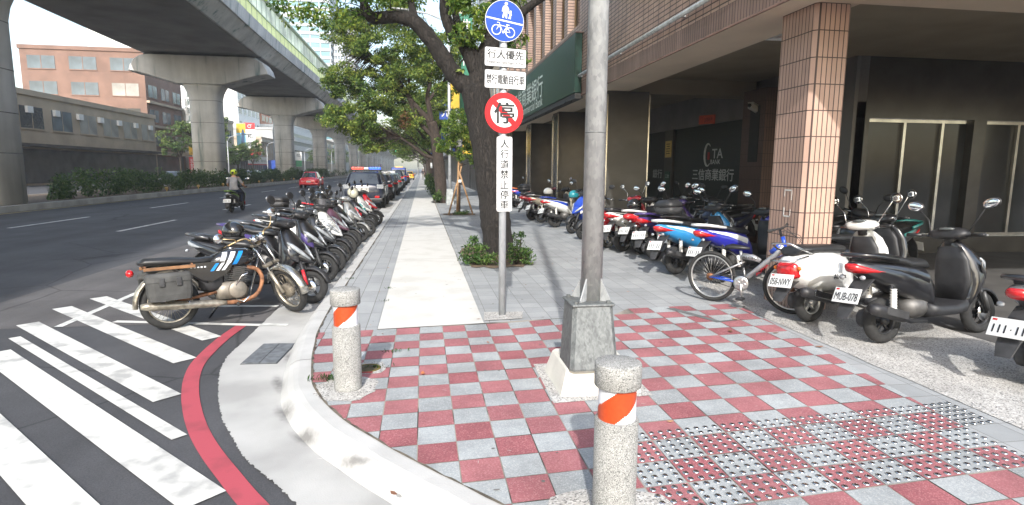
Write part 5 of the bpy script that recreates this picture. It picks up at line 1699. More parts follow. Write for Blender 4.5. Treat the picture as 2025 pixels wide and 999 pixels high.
# the rest of the row
rowt = [(1.0, 39, 7.6, 1.0, 'third street tree from the viewer, darker crown over the path'), (.9, 48, 7.8, 1.15, 'fourth street tree from the viewer along the path'),
        (.9, 58, 8.2, 1.2, 'fifth street tree from the viewer along the path'), (.8, 70, 8.5, 1.3, 'sixth street tree from the viewer along the path'),
        (.8, 84, 9, 1.4, 'far street tree before the white gate frame'), (.9, 100, 9, 1.5, 'far street tree beside the white gate frame'), (.6, 125, 9.5, 1.7, 'farthest street tree closing the path')]
for i, (x, y, h, s_, lab) in enumerate(rowt):
    rr = random.Random(30 + i)
    lf = .17 if y < 60 else .26
    nl = 190 if y < 60 else 90
    tree('street_tree', lab, (x, y, 0),
         [([(0, 0, -.1), (-.05, 0, .8), (-.15, 0, 1.9), (-.2, 0, 3.0)], .24, .17), ([(-.2, 0, 2.9), (-1.0, 0, 3.9), (-2.0, .2, 5.0)], .12, .04), ([(-.2, 0, 2.9), (.2, .2, 4.4), (.4, .3, 6.2)], .12, .04), ([(-.18, 0, 2.4), (-.9, -.4, 3.0), (-1.6, -.6, 3.6)], .08, .03)],
         [((-2.3 * s_, 0, 4.2), (1.3 * s_, 1.6, 1.2), 22, nl, .6), ((-.8 * s_, 0, 5.3), (1.8 * s_, 1.9, 1.3), 30, nl, .7), ((.7, 0, 6.2), (1.4, 1.6, 1.3), 20, nl, .65), ((-1.2 * s_, 0, h - .9), (1.8 * s_, 1.8, .9), 22, nl, .7), ((-.2, 0, 3.4), (1.0, 1.2, .7), 10, nl, .5)],
         lf, leaf_street if i < 3 else leaf_far, bark_mid, 'street trees along the pavement', .03, seed=40 + i, trunk_n=12)
# sapling with stakes
stake = mat('stake_wood', (.30, .18, .09), .8, var=.25, scale=12)
sx_, sy_ = 1.36, 21.9
t = tree('young_tree', 'young street tree propped by wooden stakes in a small planting square', (sx_, sy_, 0),
     [([(0, 0, 0), (.02, 0, 1.0), (0, 0, 2.2)], .035, .025), ([(0, 0, 2.0), (-.2, 0, 2.8), (-.1, 0, 3.6)], .02, .01), ([(0, 0, 2.0), (.3, .1, 2.6), (.35, .1, 3.2)], .02, .01)],
     [((.0, 0, 3.3), (.6, .6, .65), 44, 150, .3), ((-.5, 0, 2.6), (.4, .4, .35), 18, 150, .26), ((.5, 0, 2.7), (.4, .4, .5), 22, 150, .27), ((.5, 0, 1.9), (.14, .2, .3), 5, 60, .17), ((.1, 0, 2.2), (.3, .3, .3), 8, 90, .22)],
     .09, leaf_camphor, bark_mid, None, .01, seed=9, trunk_n=8)
b = MB()
for (a, c) in (((-.42, -.25, 0), (.12, .05, 1.9)), ((.5, -.1, 0), (-.05, 0, 1.75)), ((.0, .45, 0), (.02, .0, 1.9)), ((-.1, -.1, 0), (-.02, -.03, 2.0))):
    b.tube([a, c], .032, stake, 7)
b.box((0, -.02, 1.25), (.14, .12, .10), white_sheet); b.build('stakes', t)
so = MB(); so.poly(blob(sx_, sy_, .62, .5, 21, 26, 4), soil, .012); so.poly(blob(1.36, 9.95 + 1.3, .62, 1.45, 5, 30, 4), soil, .012); so.poly(blob(1.02, 30.2, .6, .9, 7, 26, 4), soil, .012)
struct('planting_soil', so)
def shrub(name, label, loc, blobs, leaf, m, cat='shrub', stems=True, group=None, seed=1):
    rng = np.random.default_rng(seed)
    t = thing(name, label, cat, loc, 0, group)
    pts = []; b = MB()
    for (c, r, n, s_) in blobs:
        for _ in range(n):
            q = rng.normal(size=3); q /= np.linalg.norm(q); q = np.array(c) + q * np.array(r) * rng.uniform(.1, 1) ** .5
            q[2] = max(q[2], .05)
            pts.append(clump_pts(q, (s_, s_, s_ * .8), 34, rng))
            b.tube([(c[0] * .6, c[1] * .6, 0), ((q[0] + c[0]) / 2, (q[1] + c[1]) / 2, q[2] * .6), tuple(q)], [.008, .006, .004], bark_mid, 4)
    b.build('stems', t)
    p = np.concatenate(pts); p = p[p[:, 2] > .01]
    leaf_mesh('foliage', p, leaf, m, t)
    return t
shrub('tree_pit_shrub', 'low leafy green shrub at the left foot of the big tree', (.98, 10.15, .01), [((-.1, 0, .2), (.24, .2, .2), 16, .12), ((.16, -.1, .13), (.2, .15, .13), 10, .10), ((-.08, .12, .36), (.13, .12, .12), 6, .09)], .06, leaf_shrub, seed=2)
shrub('tree_pit_shrub', 'low leafy green shrub at the right foot of the big tree behind the sign pole', (1.62, 10.1, .01), [((.02, 0, .2), (.24, .2, .18), 16, .12), ((.24, .0, .13), (.12, .2, .12), 6, .10), ((.1, .3, .42), (.09, .12, .14), 5, .08)], .06, leaf_shrub, seed=3)
shrub('tree_pit_shrub', 'green plants round the foot of the second street tree', (1.0, 29.6, .01), [((-.25, -.3, .3), (.25, .4, .28), 16, .16), ((.35, -.1, .3), (.2, .4, .3), 10, .16)], .09, leaf_shrub, seed=4)
shrub('tree_pit_shrub', 'low weeds round the stakes of the young tree', (1.36, 21.7, .01), [((0, 0, .07), (.45, .25, .06), 16, .09)], .06, leaf_shrub, seed=5)
for i, (x, y) in enumerate(((.75, 38), (.7, 47.5), (.75, 57), (.75, 66))):
    shrub('tree_pit_shrub', 'plants in the %s planting bed along the far path' % ['nearest', 'second', 'third', 'fourth'][i], (x, y, .01), [((0, 0, .5), (.4, 1.6, .45), 30, .3), ((.1, 1.5, .8), (.4, 1.2, .5), 20, .3)], .16, leaf_shrub, seed=6 + i)
# hedge on the median
rng = np.random.default_rng(4)
hp = []
yy = 30.0
while yy < 260:
    far = yy > 110
    n = int((70 if not far else 30))
    for _ in range(2 if not far else 1):
        c = (rng.uniform(-17.6, -16.5), yy + rng.uniform(-.3, .3), .55 + rng.uniform(-.25, .75) + .25 * sin(yy * .9) * sin(yy * .37))
        hp.append(clump_pts(c, (.45, .5, .42), n, rng))
    yy += .36 if not far else .8
hd = thing('hedge', 'low dense green hedge running along the median in front of the piers', 'hedge', (-17, 100, .14))
p = np.concatenate(hp); p = p[p[:, 2] > .12] - np.array([-17, 100, .14])
leaf_mesh('foliage', p, .19, leaf_hedge, hd)
b = MB()
for k in range(120):
    y = 30 + k * 1.6
    b.tube([(0 + (k % 2) * .2 - .1, y - 100, 0), (R.uniform(-.3, .3), y - 100 + R.uniform(-.2, .2), .7)], [.03, .015], bark_mid, 4)
tag(b.build('stems', hd), kind='stuff')
# trees across the street
for i, (x, y, h, w, lab) in enumerate(((-31, 106, 6.0, 2.4, 'small round dark tree in front of the mural across the street'), (-31, 115, 7.2, 2.6, 'bushy pale green tree in front of the low shop across the street'), (-31, 96, 10, 3.0, 'green tree at the left edge beside the brown building'),
        (-31, 183, 8, 4.0, 'leafy tree between the second and third piers across the street'), (-31, 200, 8.5, 4.5, 'leafy tree close to the third pier across the street'), (-31, 232, 9.5, 5, 'tree between the third and fourth piers across the street'), (-31, 262, 10, 6, 'tree right of the fourth pier across the street'), (-31, 82, 8, 3, 'tree left of the brown building outside the street view'))):
    tree('roadside_tree', lab, (x, y, -.1), [([(0, 0, 0), (0, 0, 1.5), (.05, 0, h * .5)], .16, .1), ([(0, 0, h * .35), (-.6, 0, h * .55), (-w * .5, 0, h * .7)], .08, .03), ([(0, 0, h * .35), (.6, 0, h * .55), (w * .5, 0, h * .72)], .08, .03)],
         [((0, 0, h * .68), (w * .8, w * .8, h * .26), 40, 70, .7), ((-w * .35, 0, h * .55), (w * .4, w * .5, h * .15), 14, 70, .6), ((w * .3, -.3, h * .85), (w * .4, w * .4, h * .12), 14, 70, .55)],
         .3, leaf_far, bark_mid, 'trees across the street', .04, seed=60 + i, trunk_n=8)
# ------------------------------------------------------------------ scooters, motorcycle, bicycle
rubber = mat('tyre_rubber', (.022, .022, .022), .85, var=.25, scale=20)
plastic = mat('black_plastic', (.022, .022, .024), .5, var=.2, scale=14)
plastic_grey = mat('dusty_dark_plastic', (.038, .038, .04), .6, var=.3, scale=10)
vinyl = mat('black_vinyl', (.018, .018, .019), .42, var=.2, scale=8, bump=.08, bscale=200)
rim_dark = mat('dark_rim', (.05, .05, .052), .4, .5)
rim_silver = mat('silver_rim', (.45, .45, .44), .35, .8, var=.2)
chrome = mat('chrome', (.70, .70, .70), .14, 1.0, var=.08)
engine_m = mat('engine_alloy', (.14, .135, .13), .55, .6, var=.3, scale=12)
mirror_m = mat('mirror_glass', (.82, .84, .86), .04, 1.0, var=.01)
lens_clear = mat('clear_lens', (.34, .36, .38), .10, .25, var=.2, scale=20, spec=.8)
lens_red = mat('red_lens', (.45, .012, .015), .15, var=.2, scale=30, coat=.5)
lens_orange = mat('orange_lens', (.55, .13, .01), .2, var=.15)
plate_white = mat('plate_white', (.68, .69, .68), .45, var=.04)
plate_ink = mat('plate_ink', (.015, .015, .02), .5)
spring_white = mat('spring_white', (.62, .61, .58), .4)
red_fork = mat('red_fork', (.50, .02, .03), .4)
paint_main = mat('scooter_paint', (.02, .02, .022), .3, coat=.8)
paint_acc = mat('scooter_accent', (.05, .05, .055), .35, coat=.5)
def paint(name, c, rough=.28, metal=0.0):
    return mat('paint_' + name, c, rough, metal, var=.06, scale=3, coat=.9)
def wheel(parent, x, z, Rr, r, rim_m, spokes=5, y=0, disc=True, name='wheel', wire=0, tw=None):
    w = bpy.data.objects.new(name, None); COL.objects.link(w); w.parent = parent; w.location = (x, y, z)
    b = MB(); b.torus((0, 0, 0), 'Y', Rr - r, r, rubber, 36, 10, tw or r * .95); b.build('tyre', w)
    b = MB(); ri = Rr - 2 * r + .012
    b.torus((0, 0, 0), 'Y', ri, .012, rim_m, 32, 6, r * .75)
    b.cyl((0, -.05, 0), (0, .05, 0), .035, rim_m, n=14)
    if wire:
        for k in range(wire):
            a = 2 * pi * k / wire; sgn = 1 if k % 2 else -1; a2 = a + sgn * .35
            b.tube([(.03 * cos(a2), sgn * .03, .03 * sin(a2)), (ri * cos(a), 0, ri * sin(a))], .0022, rim_m, 3)
    else:
        for k in range(spokes):
            a = 2 * pi * k / spokes + .3
            b.tube([(.03 * cos(a), 0, .03 * sin(a)), (ri * cos(a), 0, ri * sin(a))], [.022, .014], rim_m, 6)
    b.build('rim', w)
    if disc:
        b = MB(); b.lathe([(.03, 0), (.085, .0), (.085, .004), (.03, .004)], chrome, (0, -.055, 0), 'Y', 24); b.build('brake_disc', w)
    return w
def plate_obj(t, c, rz_pitch, text=None, w=.26, h=.145):
    """licence plate facing backwards (-x), leaning"""
    p = MB(); Mx = Matrix.Translation(c) @ Matrix.Rotation(rz_pitch, 4, 'Y')
    p.box((0, 0, 0), (.006, w, h), plate_white, None, .004, Mx); po = p.build('license_plate', t)
    l_ = MB()
    if text:
        sub = MB(); put_text(sub, text, (-.0045, 0, -.012), (0, -1, 0), (0, 0, 1), w * .86, h * .52, plate_ink, .015); l_.merge(sub, Mx)
    else:
        for k in range(6):
            l_.box((-.0045, .095 - k * .038, -.012), (.002, .010 if k != 3 else .006, .062 if k != 3 else .010), plate_ink, None, 0, Mx)
    l_.box((-.0045, .1, h * .38), (.002, .03, .014), lens_red, None, 0, Mx)
    l_.build('lettering', po)
    return po
def yz(x, z, hy, hz, e=2.4, n=16, y=0):
    return ring((x, y, z), Y, Z, hy, hz, n, e)
def xy(z, x, hx, hy, e=2.4, n=16, y=0):
    return ring((x, y, z), X, Y, hx, hy, n, e)
WB = 1.27
def scooter_proto(style):
    t = thing('parked_scooter', 'x', 'scooter', (0, 0, 0))
    o = lambda x: x - WB / 2                              # rear axle at -WB/2
    S = lambda rings: [[Vector((p.x - WB / 2, p.y, p.z)) for p in r] for r in rings]
    retro = style == 'retro'
    wheel(t, o(0), .215, .215, .052, rim_silver if retro else rim_dark, 5, disc=False)
    wheel(t, o(WB), .215, .215, .048, rim_silver if retro else rim_dark, 5)
    # body
    b = MB()
    if retro:
        b.loft(S([yz(-.36, .62, .05, .05), yz(-.31, .60, .13, .12), yz(-.2, .57, .195, .19), yz(0, .55, .235, .22), yz(.2, .54, .225, .22), yz(.38, .53, .18, .21), yz(.5, .48, .14, .18), yz(.55, .42, .11, .12)]), paint_main)
        b.build('body', t)
        b = MB(); b.loft(S([yz(-.30, .74, .07, .02), yz(-.27, .775, .12, .05), yz(-.1, .785, .15, .055), yz(.2, .775, .145, .055), yz(.42, .765, .12, .05), yz(.50, .74, .06, .02)]), vinyl); b.build('seat', t)
    else:
        b.loft(S([yz(-.40, .755, .025, .02), yz(-.34, .74, .07, .055), yz(-.18, .69, .125, .10), yz(.02, .635, .165, .14), yz(.22, .585, .175, .165), yz(.40, .54, .16, .185), yz(.50, .46, .13, .16), yz(.54, .40, .10, .10)]), paint_main)
        bo = b.build('body', t)
        # side stripe panels in the accent colour
        for sg_ in (1, -1):
            b = MB()
            st_ = [(-.36, .77, .035, .014), (-.2, .735, .10, .026), (0, .70, .145, .034), (.2, .655, .168, .04), (.38, .60, .16, .04)]
            rings_ = [[Vector((x - WB / 2, sg_ * (yo + .012 - .012 * abs(k - 2) / 2), z + dz)) for k, dz in enumerate((-hz, -hz * .5, 0, hz * .5, hz))] for x, z, yo, hz in st_]
            b.loft(rings_, paint_acc, True, False, False); b.build('side_panel', t)
        b = MB(); b.loft(S([yz(-.30, .80, .06, .02), yz(-.24, .81, .105, .04), yz(-.02, .80, .135, .05), yz(.12, .775, .14, .05), yz(.2, .745, .135, .055), yz(.42, .735, .115, .055), yz(.52, .715, .06, .03)]), vinyl); b.build('seat', t)
    # grab rail
    b = MB()
    if retro: b.tube([(o(-.12), -.13, .74), (o(-.3), -.14, .80), (o(-.42), -.10, .86), (o(-.42), .10, .86), (o(-.3), .14, .80), (o(-.12), .13, .74)], .011, chrome, 8); b.tube([(o(-.2), -.14, .72), (o(-.42), -.12, .68), (o(-.46), 0, .68), (o(-.42), .12, .68), (o(-.2), .14, .72)], .010, chrome, 8)
    else: b.tube([(o(-.02), -.165, .80), (o(-.28), -.12, .84), (o(-.40), -.06, .85), (o(-.40), .06, .85), (o(-.28), .12, .84), (o(-.02), .165, .80)], .021, paint_acc, 8)
    b.build('grab_rail', t)
    # tail lamp
    b = MB()
    if retro: b.loft(S([yz(-.385, .575, .07, .055, 4), yz(-.36, .575, .105, .085, 4), yz(-.30, .575, .125, .09, 4), yz(-.26, .575, .13, .07, 4)]), lens_red)
    else:
        b.loft(S([yz(-.418, .742, .03, .026), yz(-.37, .728, .070, .046), yz(-.28, .705, .108, .040), yz(-.19, .69, .128, .022), yz(-.12, .685, .136, .006)]), lens_red)
    tl = b.build('tail_lamp', t)
    for sg_ in (1, -1):
        b = MB(); b.ell((o(-.36 if not retro else -.33), sg_ * (.10 if not retro else .13), .64 if not retro else .60), (.02, .028, .022), lens_clear if not retro else lens_orange, 8, 6)
        b.build('indicator', t)
    # rear mudguard carrying the plate
    b = MB()
    zt = .62 if not retro else .50
    b.loft([[Vector((o(x), y_, z)) for (x, y_, z) in ((x0, -w_, z0), (x0, w_, z0), (x0 - .02, w_, z0 - .004), (x0 - .02, -w_, z0 - .004))] for (x0, z0, w_) in ((-.20, zt, .09), (-.33, .50 if not retro else .43, .085), (-.43, .36 if not retro else .34, .07), (-.47, .27, .05))], plastic_grey, False); b.build('mudguard', t)
    plate_obj(t, Vector((o(-.43), 0, .475)), radians(24), None)
    # power unit, shock absorber, exhaust
    b = MB()
    b.loft(S([yz(-.12, .22, .03, .05, 3, 12, .135), yz(-.08, .22, .05, .085, 3, 12, .135), yz(.15, .25, .055, .09, 3, 12, .135), yz(.38, .28, .05, .085, 3, 12, .125), yz(.44, .28, .02, .05, 3, 12, .12)]), plastic_grey)
    b.ell((o(.36), 0, .33), (.17, .13, .12), engine_m, 12, 8)
    b.loft(S([yz(-.05, .38, .04, .035, 3, 10, .1), yz(.2, .42, .06, .06, 3, 10, .1), yz(.34, .40, .03, .04, 3, 10, .1)]), plastic)
    b.build('engine', t)
    for sg_ in (1, -1):
        b = MB()
        b.tube([(o(-.01), sg_ * .12, .24), (o(-.03), sg_ * .11, .58)], .014, plastic, 8)
        b.tube([(o(-.013) + .02 * sin(k * 1.2) * 0, sg_ * .118, .33 + k * .013) for k in range(16)], [.030 if k % 2 else .024 for k in range(16)], spring_white, 10)
        b.build('shock_absorber', t)
    b = MB(); b.tube([(o(.42), -.10, .20), (o(.15), -.15, .22), (o(.08), -.165, .25), (o(.04), -.168, .27), (o(-.30), -.175, .36), (o(-.36), -.175, .375)], [.02, .022, .03, .052, .058, .035], plastic, 12)
    b.box((o(-.1), -.225, .32), (.26, .012, .07), chrome if retro else plastic_grey, (0, radians(15), 0), .004); b.build('exhaust', t)
    # floor, leg shield, nose
    b = MB()
    b.loft(S([yz(.42, .30, .15, .075, 4), yz(.52, .29, .175, .06, 4), yz(.75, .29, .175, .055, 4), yz(.88, .31, .165, .065, 4), yz(.98, .36, .13, .06, 4)]), plastic if not retro else paint_main)
    b.build('floorboard', t)
    b = MB()
    if retro:
        b.loft(S([xy(.30, .90, .05, .16), xy(.42, .965, .055, .20), xy(.58, 1.0, .06, .215), xy(.74, .985, .06, .205), xy(.86, .955, .055, .165), xy(.93, .93, .05, .10), xy(.96, .92, .03, .05)]), paint_main)
        b.loft(S([xy(.36, 1.03, .03, .05), xy(.55, 1.06, .05, .07), xy(.75, 1.025, .05, .06), xy(.88, .98, .04, .045)]), paint_main)
    else:
        b.loft(S([xy(.30, .90, .05, .145), xy(.40, .965, .07, .175), xy(.52, 1.02, .11, .195), xy(.63, 1.04, .14, .195), xy(.74, 1.015, .125, .17), xy(.84, .965, .095, .13), xy(.91, .925, .07, .09), xy(.95, .91, .04, .05)]), paint_main)
        b.loft(S([yz(1.02, .66, .15, .12), yz(1.14, .61, .115, .085), yz(1.25, .555, .065, .045), yz(1.31, .525, .018, .016)]), paint_main)
    b.build('front_apron', t)
    b = MB(); b.loft(S([xy(.36, .885, .03, .13), xy(.55, .925, .04, .165), xy(.75, .91, .04, .15), xy(.88, .885, .04, .10)]), plastic); b.build('inner_shield', t)
    if not retro:
        for sg_ in (1, -1):
            b = MB()
            b.loft(S([ring((1.03, sg_ * .168, .765), Y, Z, .012, .014, 8), ring((1.10, sg_ * .150, .715), Y, Z, .022, .036, 8), ring((1.19, sg_ * .098, .640), Y, Z, .022, .032, 8), ring((1.275, sg_ * .045, .565), Y, Z, .012, .012, 8)]), lens_clear)
            b.build('headlight', t)
            b = MB()
            b.loft(S([ring((1.00, sg_ * .198, .70), Y, Z, .006, .05, 8), ring((1.08, sg_ * .180, .62), Y, Z, .012, .06, 8), ring((1.16, sg_ * .122, .55), Y, Z, .010, .035, 8)]), paint_acc); b.build('front_trim', t)
        b = MB(); b.ell((o(.985), 0, 1.0), (.03, .10, .045), lens_clear if style == 'town' else plastic, 12, 8); b.build('headlight' if style == 'town' else 'visor', t)
    else:
        b = MB(); b.lathe([(.078, -.06), (.085, .0), (.08, .02)], chrome, (o(.98), 0, 1.0), 'X', 20); b.ell((o(1.0), 0, 1.0), (.025, .074, .074), lens_clear, 14, 8); b.build('headlight', t)
        for sg_ in (1, -1):
            b = MB(); b.ell((o(1.035), sg_ * .15, .70), (.02, .03, .025), lens_orange, 8, 6); b.build('indicator', t)
    # front fender, fork
    b = MB(); rings_ = []
    for k in range(9):
        a = radians(12 + 135 * k / 8); rr_ = .245
        c = Vector((o(WB) + rr_ * cos(a), 0, .215 + rr_ * sin(a))); d = Vector((cos(a), 0, sin(a)))
        w_ = .062 * (1 if 0 < k < 8 else .6)
        rings_.append([c + Y * w_ * y_ + d * dz for y_, dz in ((-1, -.03), (-.9, .0), (0, .018), (.9, 0), (1, -.03), (.85, -.02), (0, .006), (-.85, -.02))])
    b.loft(rings_, paint_main if retro or style == 'town' else plastic, True); b.build('front_fender', t)
    b = MB()
    for sg_ in (1, -1): b.tube([(o(WB), sg_ * .075, .215), (o(WB - .05), sg_ * .075, .36), (o(WB - .16), sg_ * .07, .62)], [.021, .024, .022], plastic, 8)
    b.build('fork', t)
    b = MB(); b.tube([(o(WB - .012), -.098, .245), (o(WB - .075), -.098, .43)], .02, mat('fork_cover', (.05, .05, .05), .4), 8); b.build('fork_leg', t)
    # handlebar, cowl, mirrors
    b = MB(); b.tube([(o(.80), -.34, 1.0), (o(.87), -.14, .985), (o(.88), 0, .965), (o(.87), .14, .985), (o(.80), .34, 1.0)], .013, chrome if retro else plastic, 8)
    b.tube([(o(.90), 0, .90), (o(.88), 0, .99)], .05, plastic, 10); b.build('handlebar', t)
    for sg_ in (1, -1):
        b = MB(); b.tube([(o(.795), sg_ * .345, 1.0), (o(.833), sg_ * .225, .994)], .019, vinyl, 10); b.build('grip', t)
        b = MB(); b.tube([(o(.87), sg_ * .16, .992), (o(.86), sg_ * .24, 1.0), (o(.855), sg_ * .34, .995)], .006, chrome, 6); b.build('brake_lever', t)
    b = MB(); b.loft(S([yz(.80, .99, .10, .03), yz(.83, 1.005, .165, .052), yz(.90, 1.01, .17, .062), yz(.96, 1.0, .13, .055), yz(1.0, .995, .07, .03)]), paint_main if not style == 'sport' else plastic); b.build('handlebar_cowl', t)
    b = MB(); b.ell((o(.835), 0, 1.055), (.045, .075, .018), mat('dial_glass', (.10, .11, .11), .1), 10, 6); b.build('dial', t)
    for sg_ in (1, -1):
        b = MB(); b.tube([(o(.875), sg_ * .17, 1.03), (o(.92), sg_ * .22, 1.15), (o(.90), sg_ * .30, 1.26)], .006, chrome if retro else plastic, 6)
        c = (o(.895), sg_ * .335, 1.29)
        if retro: b.lathe([(.055, .006), (.06, .018), (.03, .03), (.001, .032)], chrome, c, 'X', 18)
        else: b.ell((c[0] + .012, c[1], c[2]), (.02, .082, .052), plastic, 14, 8, (sg_ * .25, 0, sg_ * .1))
        mo = b.build('mirror', t)
        b = MB()
        if retro: b.lathe([(.001, .004), (.056, .004)], mirror_m, c, 'X', 18)
        else: b.ell((c[0] - .003, c[1], c[2]), (.010, .074, .045), mirror_m, 14, 6, (sg_ * .25, 0, sg_ * .1))
        b.build('mirror_glass', mo)
    b = MB(); b.tube([(o(.36), .10, .26), (o(.26), .20, .02)], .012, plastic, 6); b.tube([(o(.26), .20, .012), (o(.2), .24, .010)], .012, plastic, 6); b.build('side_stand', t)
    return t
PROTO = {}
SJ = random.Random(17)
SCALE = (1.04, 1.14, 1.05)
def make_scooter(style, front=None, rear=None, head=0, lean=6, z=0, main=None, acc=None, label='', group=None, extra=None, text=None, recolor=None):
    """place by the ground contact of the front or the rear wheel; heading in degrees from +x"""
    a = radians(head); d = Vector((cos(a), sin(a)))
    c = Vector(front) - d * WB / 2 if front else Vector(rear) + d * WB / 2
    rot = (radians(-lean + (SJ.uniform(-2, 2.5) if lean else 0)), 0, a + (radians(SJ.uniform(-4, 4)) if lean else 0))
    rc = {'scooter_paint': main, 'scooter_accent': acc or main}
    if recolor: rc.update(recolor)
    if style not in PROTO:
        PROTO[style] = scooter_proto(style); index_kids()
        t = PROTO[style]; t.location = (c.x, c.y, z); t.rotation_euler = rot; t.scale = SCALE; tag(t, label, None, group)
        for ch in KIDS[t.name]:
            for q in [ch] + KIDS.get(ch.name, []):
                if q.type == 'MESH':
                    for s_ in q.material_slots:
                        if s_.material and s_.material.name in rc:
                            n_ = s_.material.name; s_.link = 'OBJECT'; s_.material = rc[n_]
        # keep the pristine names for later copies
        t['_rc'] = 0
        BASEMAT[style] = {v.name: k for k, v in rc.items()}
        RC0[style] = rc
        return t
    inv = {}
    for k, v in RC0[style].items():
        inv.setdefault(v.name, k)
    t = dup2(PROTO[style], (c.x, c.y, z), rot, label, group, rc)
    return t
BASEMAT = {}; RC0 = {}
def dup2(root, loc, rot, label, group, rc):
    def cp(o, par):
        c = o.copy(); COL.objects.link(c)
        if par: c.parent = par
        if o.type == 'MESH':
            for i, m in enumerate(o.data.materials):
                if m and m.name in rc:
                    c.material_slots[i].link = 'OBJECT'; c.material_slots[i].material = rc[m.name]
        for ch in KIDS.get(o.name, []): cp(ch, c)
        return c
    r = cp(root, None); r.location = loc; r.rotation_euler = rot
    tag(r, label, None, group)
    return r
def swap_plate(t, text):
    for ch in [c for c in t.children if c.name.startswith('license_plate')]:
        for q in ch.children: bpy.data.objects.remove(q)
        bpy.data.objects.remove(ch)
    plate_obj(t, Vector((-.43 - WB / 2, 0, .475)), radians(24), text)
def set_part(t, part, m):
    for ch in t.children:
        if ch.name.split('.')[0] == part:
            for s_ in ch.material_slots: s_.link = 'OBJECT'; s_.material = m

K = paint('black', (.012, .012, .014)); KG = paint('charcoal', (.028, .028, .032)); W_ = paint('white', (.70, .70, .68)); SIL = paint('silver', (.34, .34, .33), .3, .5)
MAU = paint('mauve', (.12, .055, .085), .3, .3); PUR = paint('purple', (.055, .035, .15)); RED = paint('red', (.42, .012, .02)); TEAL = paint('teal', (.03, .25, .24)); BLU = paint('blue', (.012, .05, .38))
SKY_ = paint('sky_blue', (.03, .22, .48)); NAVY = paint('navy', (.010, .013, .04)); CREAM = paint('cream', (.50, .44, .33), .3, .3); DRED = paint('dark_red', (.14, .012, .02)); GREY = paint('mid_grey', (.085, .085, .09)); DBL = paint('deep_blue', (.02, .022, .28)); ORA = paint('orange', (.5, .12, .03)); MUST = paint('gunmetal', (.035, .037, .042), .3, .3)
GL, GR, GI = 'scooters parked nose to the kerb', 'scooters parked along the arcade', 'scooters parked inside the arcade'
RZ = -.108
LFT = [('sport', (-1.43, 7.9), -17, K, KG, 'glossy black scooter with red fork leg, nearest in the row beside the old motorcycle'),
       ('sport', (-1.575, 9.45), -12, K, PUR, 'black scooter with purple trim, second in the kerb row'),
       ('town', (-1.565, 10.2), -10, MUST, GREY, 'dark gunmetal scooter with a round lamp, between the purple trimmed and the white scooters'),
       ('sport', (-1.57, 11.2), -14, W_, K, 'white and black scooter in the kerb row under the black helmets'),
       ('sport', (-1.58, 12.15), -12, MAU, W_, 'mauve and white scooter just beyond the white and black one'),
       ('town', (-1.60, 13.35), -8, K, K, 'plain black scooter in the middle of the kerb row'),
       ('town', (-1.55, 14.6), -14, SIL, SIL, 'silver grey scooter in the kerb row'),
       ('sport', (-1.49, 15.7), -8, K, RED, 'black scooter with red trim just beyond the silver one'),
       ('sport', (-1.57, 17.6), -14, W_, TEAL, 'white scooter with teal trim near the far end of the kerb row'),
       ('sport', (-1.51, 18.8), -12, RED, W_, 'red and white scooter at the far end of the kerb row by the police car')]
for st_, fr_, hd_, m1, m2, lab in LFT:
    t = make_scooter(st_, front=(fr_[0] - (.09 if 'nearest' in lab else 0), fr_[1]), head=hd_, lean=7, z=RZ, main=m1, acc=m2, label=lab, group=GL)
    if 'nearest in the row' in lab:
        FIRST = t
RGT = [('sport', None, (4.42, 8.02), 16, DBL, W_, 'deep blue scooter with a white grab rail behind the bicycle'),
       ('sport', None, (4.10, 8.86), 20, SKY_, W_, 'sky blue and white scooter left of the bicycle'),
       ('town', None, (4.62, 9.7), 24, KG, KG, 'charcoal scooter half hidden between the sky blue and purple ones'),
       ('town', None, (4.33, 10.41), 30, PUR, PUR, 'purple scooter with an orange tail in the arcade row'),
       ('sport', None, (4.40, 11.1), 22, RED, W_, 'bright red scooter with a white grab rail in the arcade row'),
       ('sport', None, (4.14, 11.6), 22, W_, K, 'white and black scooter with a red tail, left of the bright red one'),
       ('retro', None, (3.97, 12.15), 22, RED, RED, 'small rounded red scooter right beside the lamp post'),
       ('sport', (3.86, 13.75), None, 205, BLU, K, 'blue scooter pointing its nose out, half hidden by the lamp post'),
       ('sport', (3.91, 15.05), None, 212, BLU, W_, 'blue and white scooter pointing its nose at the pavement left of the lamp post'),
       ('sport', None, (3.88, 16.7), 20, W_, BLU, 'white scooter with blue trim under the teal helmet'),
       ('sport', None, (3.77, 18.25), 12, CREAM, SIL, 'cream coloured scooter in front of the steel edged pillar'),
       ('town', None, (3.64, 19.15), 14, DRED, K, 'dark red scooter under the white helmet'),
       ('sport', None, (3.9, 20.3), 16, K, GREY, 'black scooter just beyond the dark red one'),
       ('sport', None, (4.2, 24.9), 14, BLU, ORA, 'blue scooter with orange trim beside the far steel edged pillar'),
       ('sport', None, (4.15, 26.0), 16, GREY, ORA, 'grey scooter with orange tail at the far end of the arcade row'),
       ('town', None, (4.1, 27.3), 16, K, W_, 'black and white scooter farthest along the arcade')]
for st_, fr_, re_, hd_, m1, m2, lab in RGT:
    make_scooter(st_, front=fr_, rear=re_, head=hd_, lean=7, z=.006, main=m1, acc=m2, label=lab, group=GR)
vespa = make_scooter('retro', rear=(4.31, 5.83), head=14, lean=5, z=.006, main=W_, acc=W_, label='rounded white scooter with plate 058-NWY and a big red tail lamp', group=GR)
swap_plate(vespa, '058-NWY')
l_ = MB(); sub = MB(); put_text(sub, 'Aboba', (0, 0, 0), X, Z, .19, .05, plate_ink, .03)
for sg_ in (1,):
    # the script badge on the flank that faces the pavement (right hand side)
    l_.merge(sub, Matrix.Translation((-.50, -.239, .50)))
l_.build('badge', vespa)
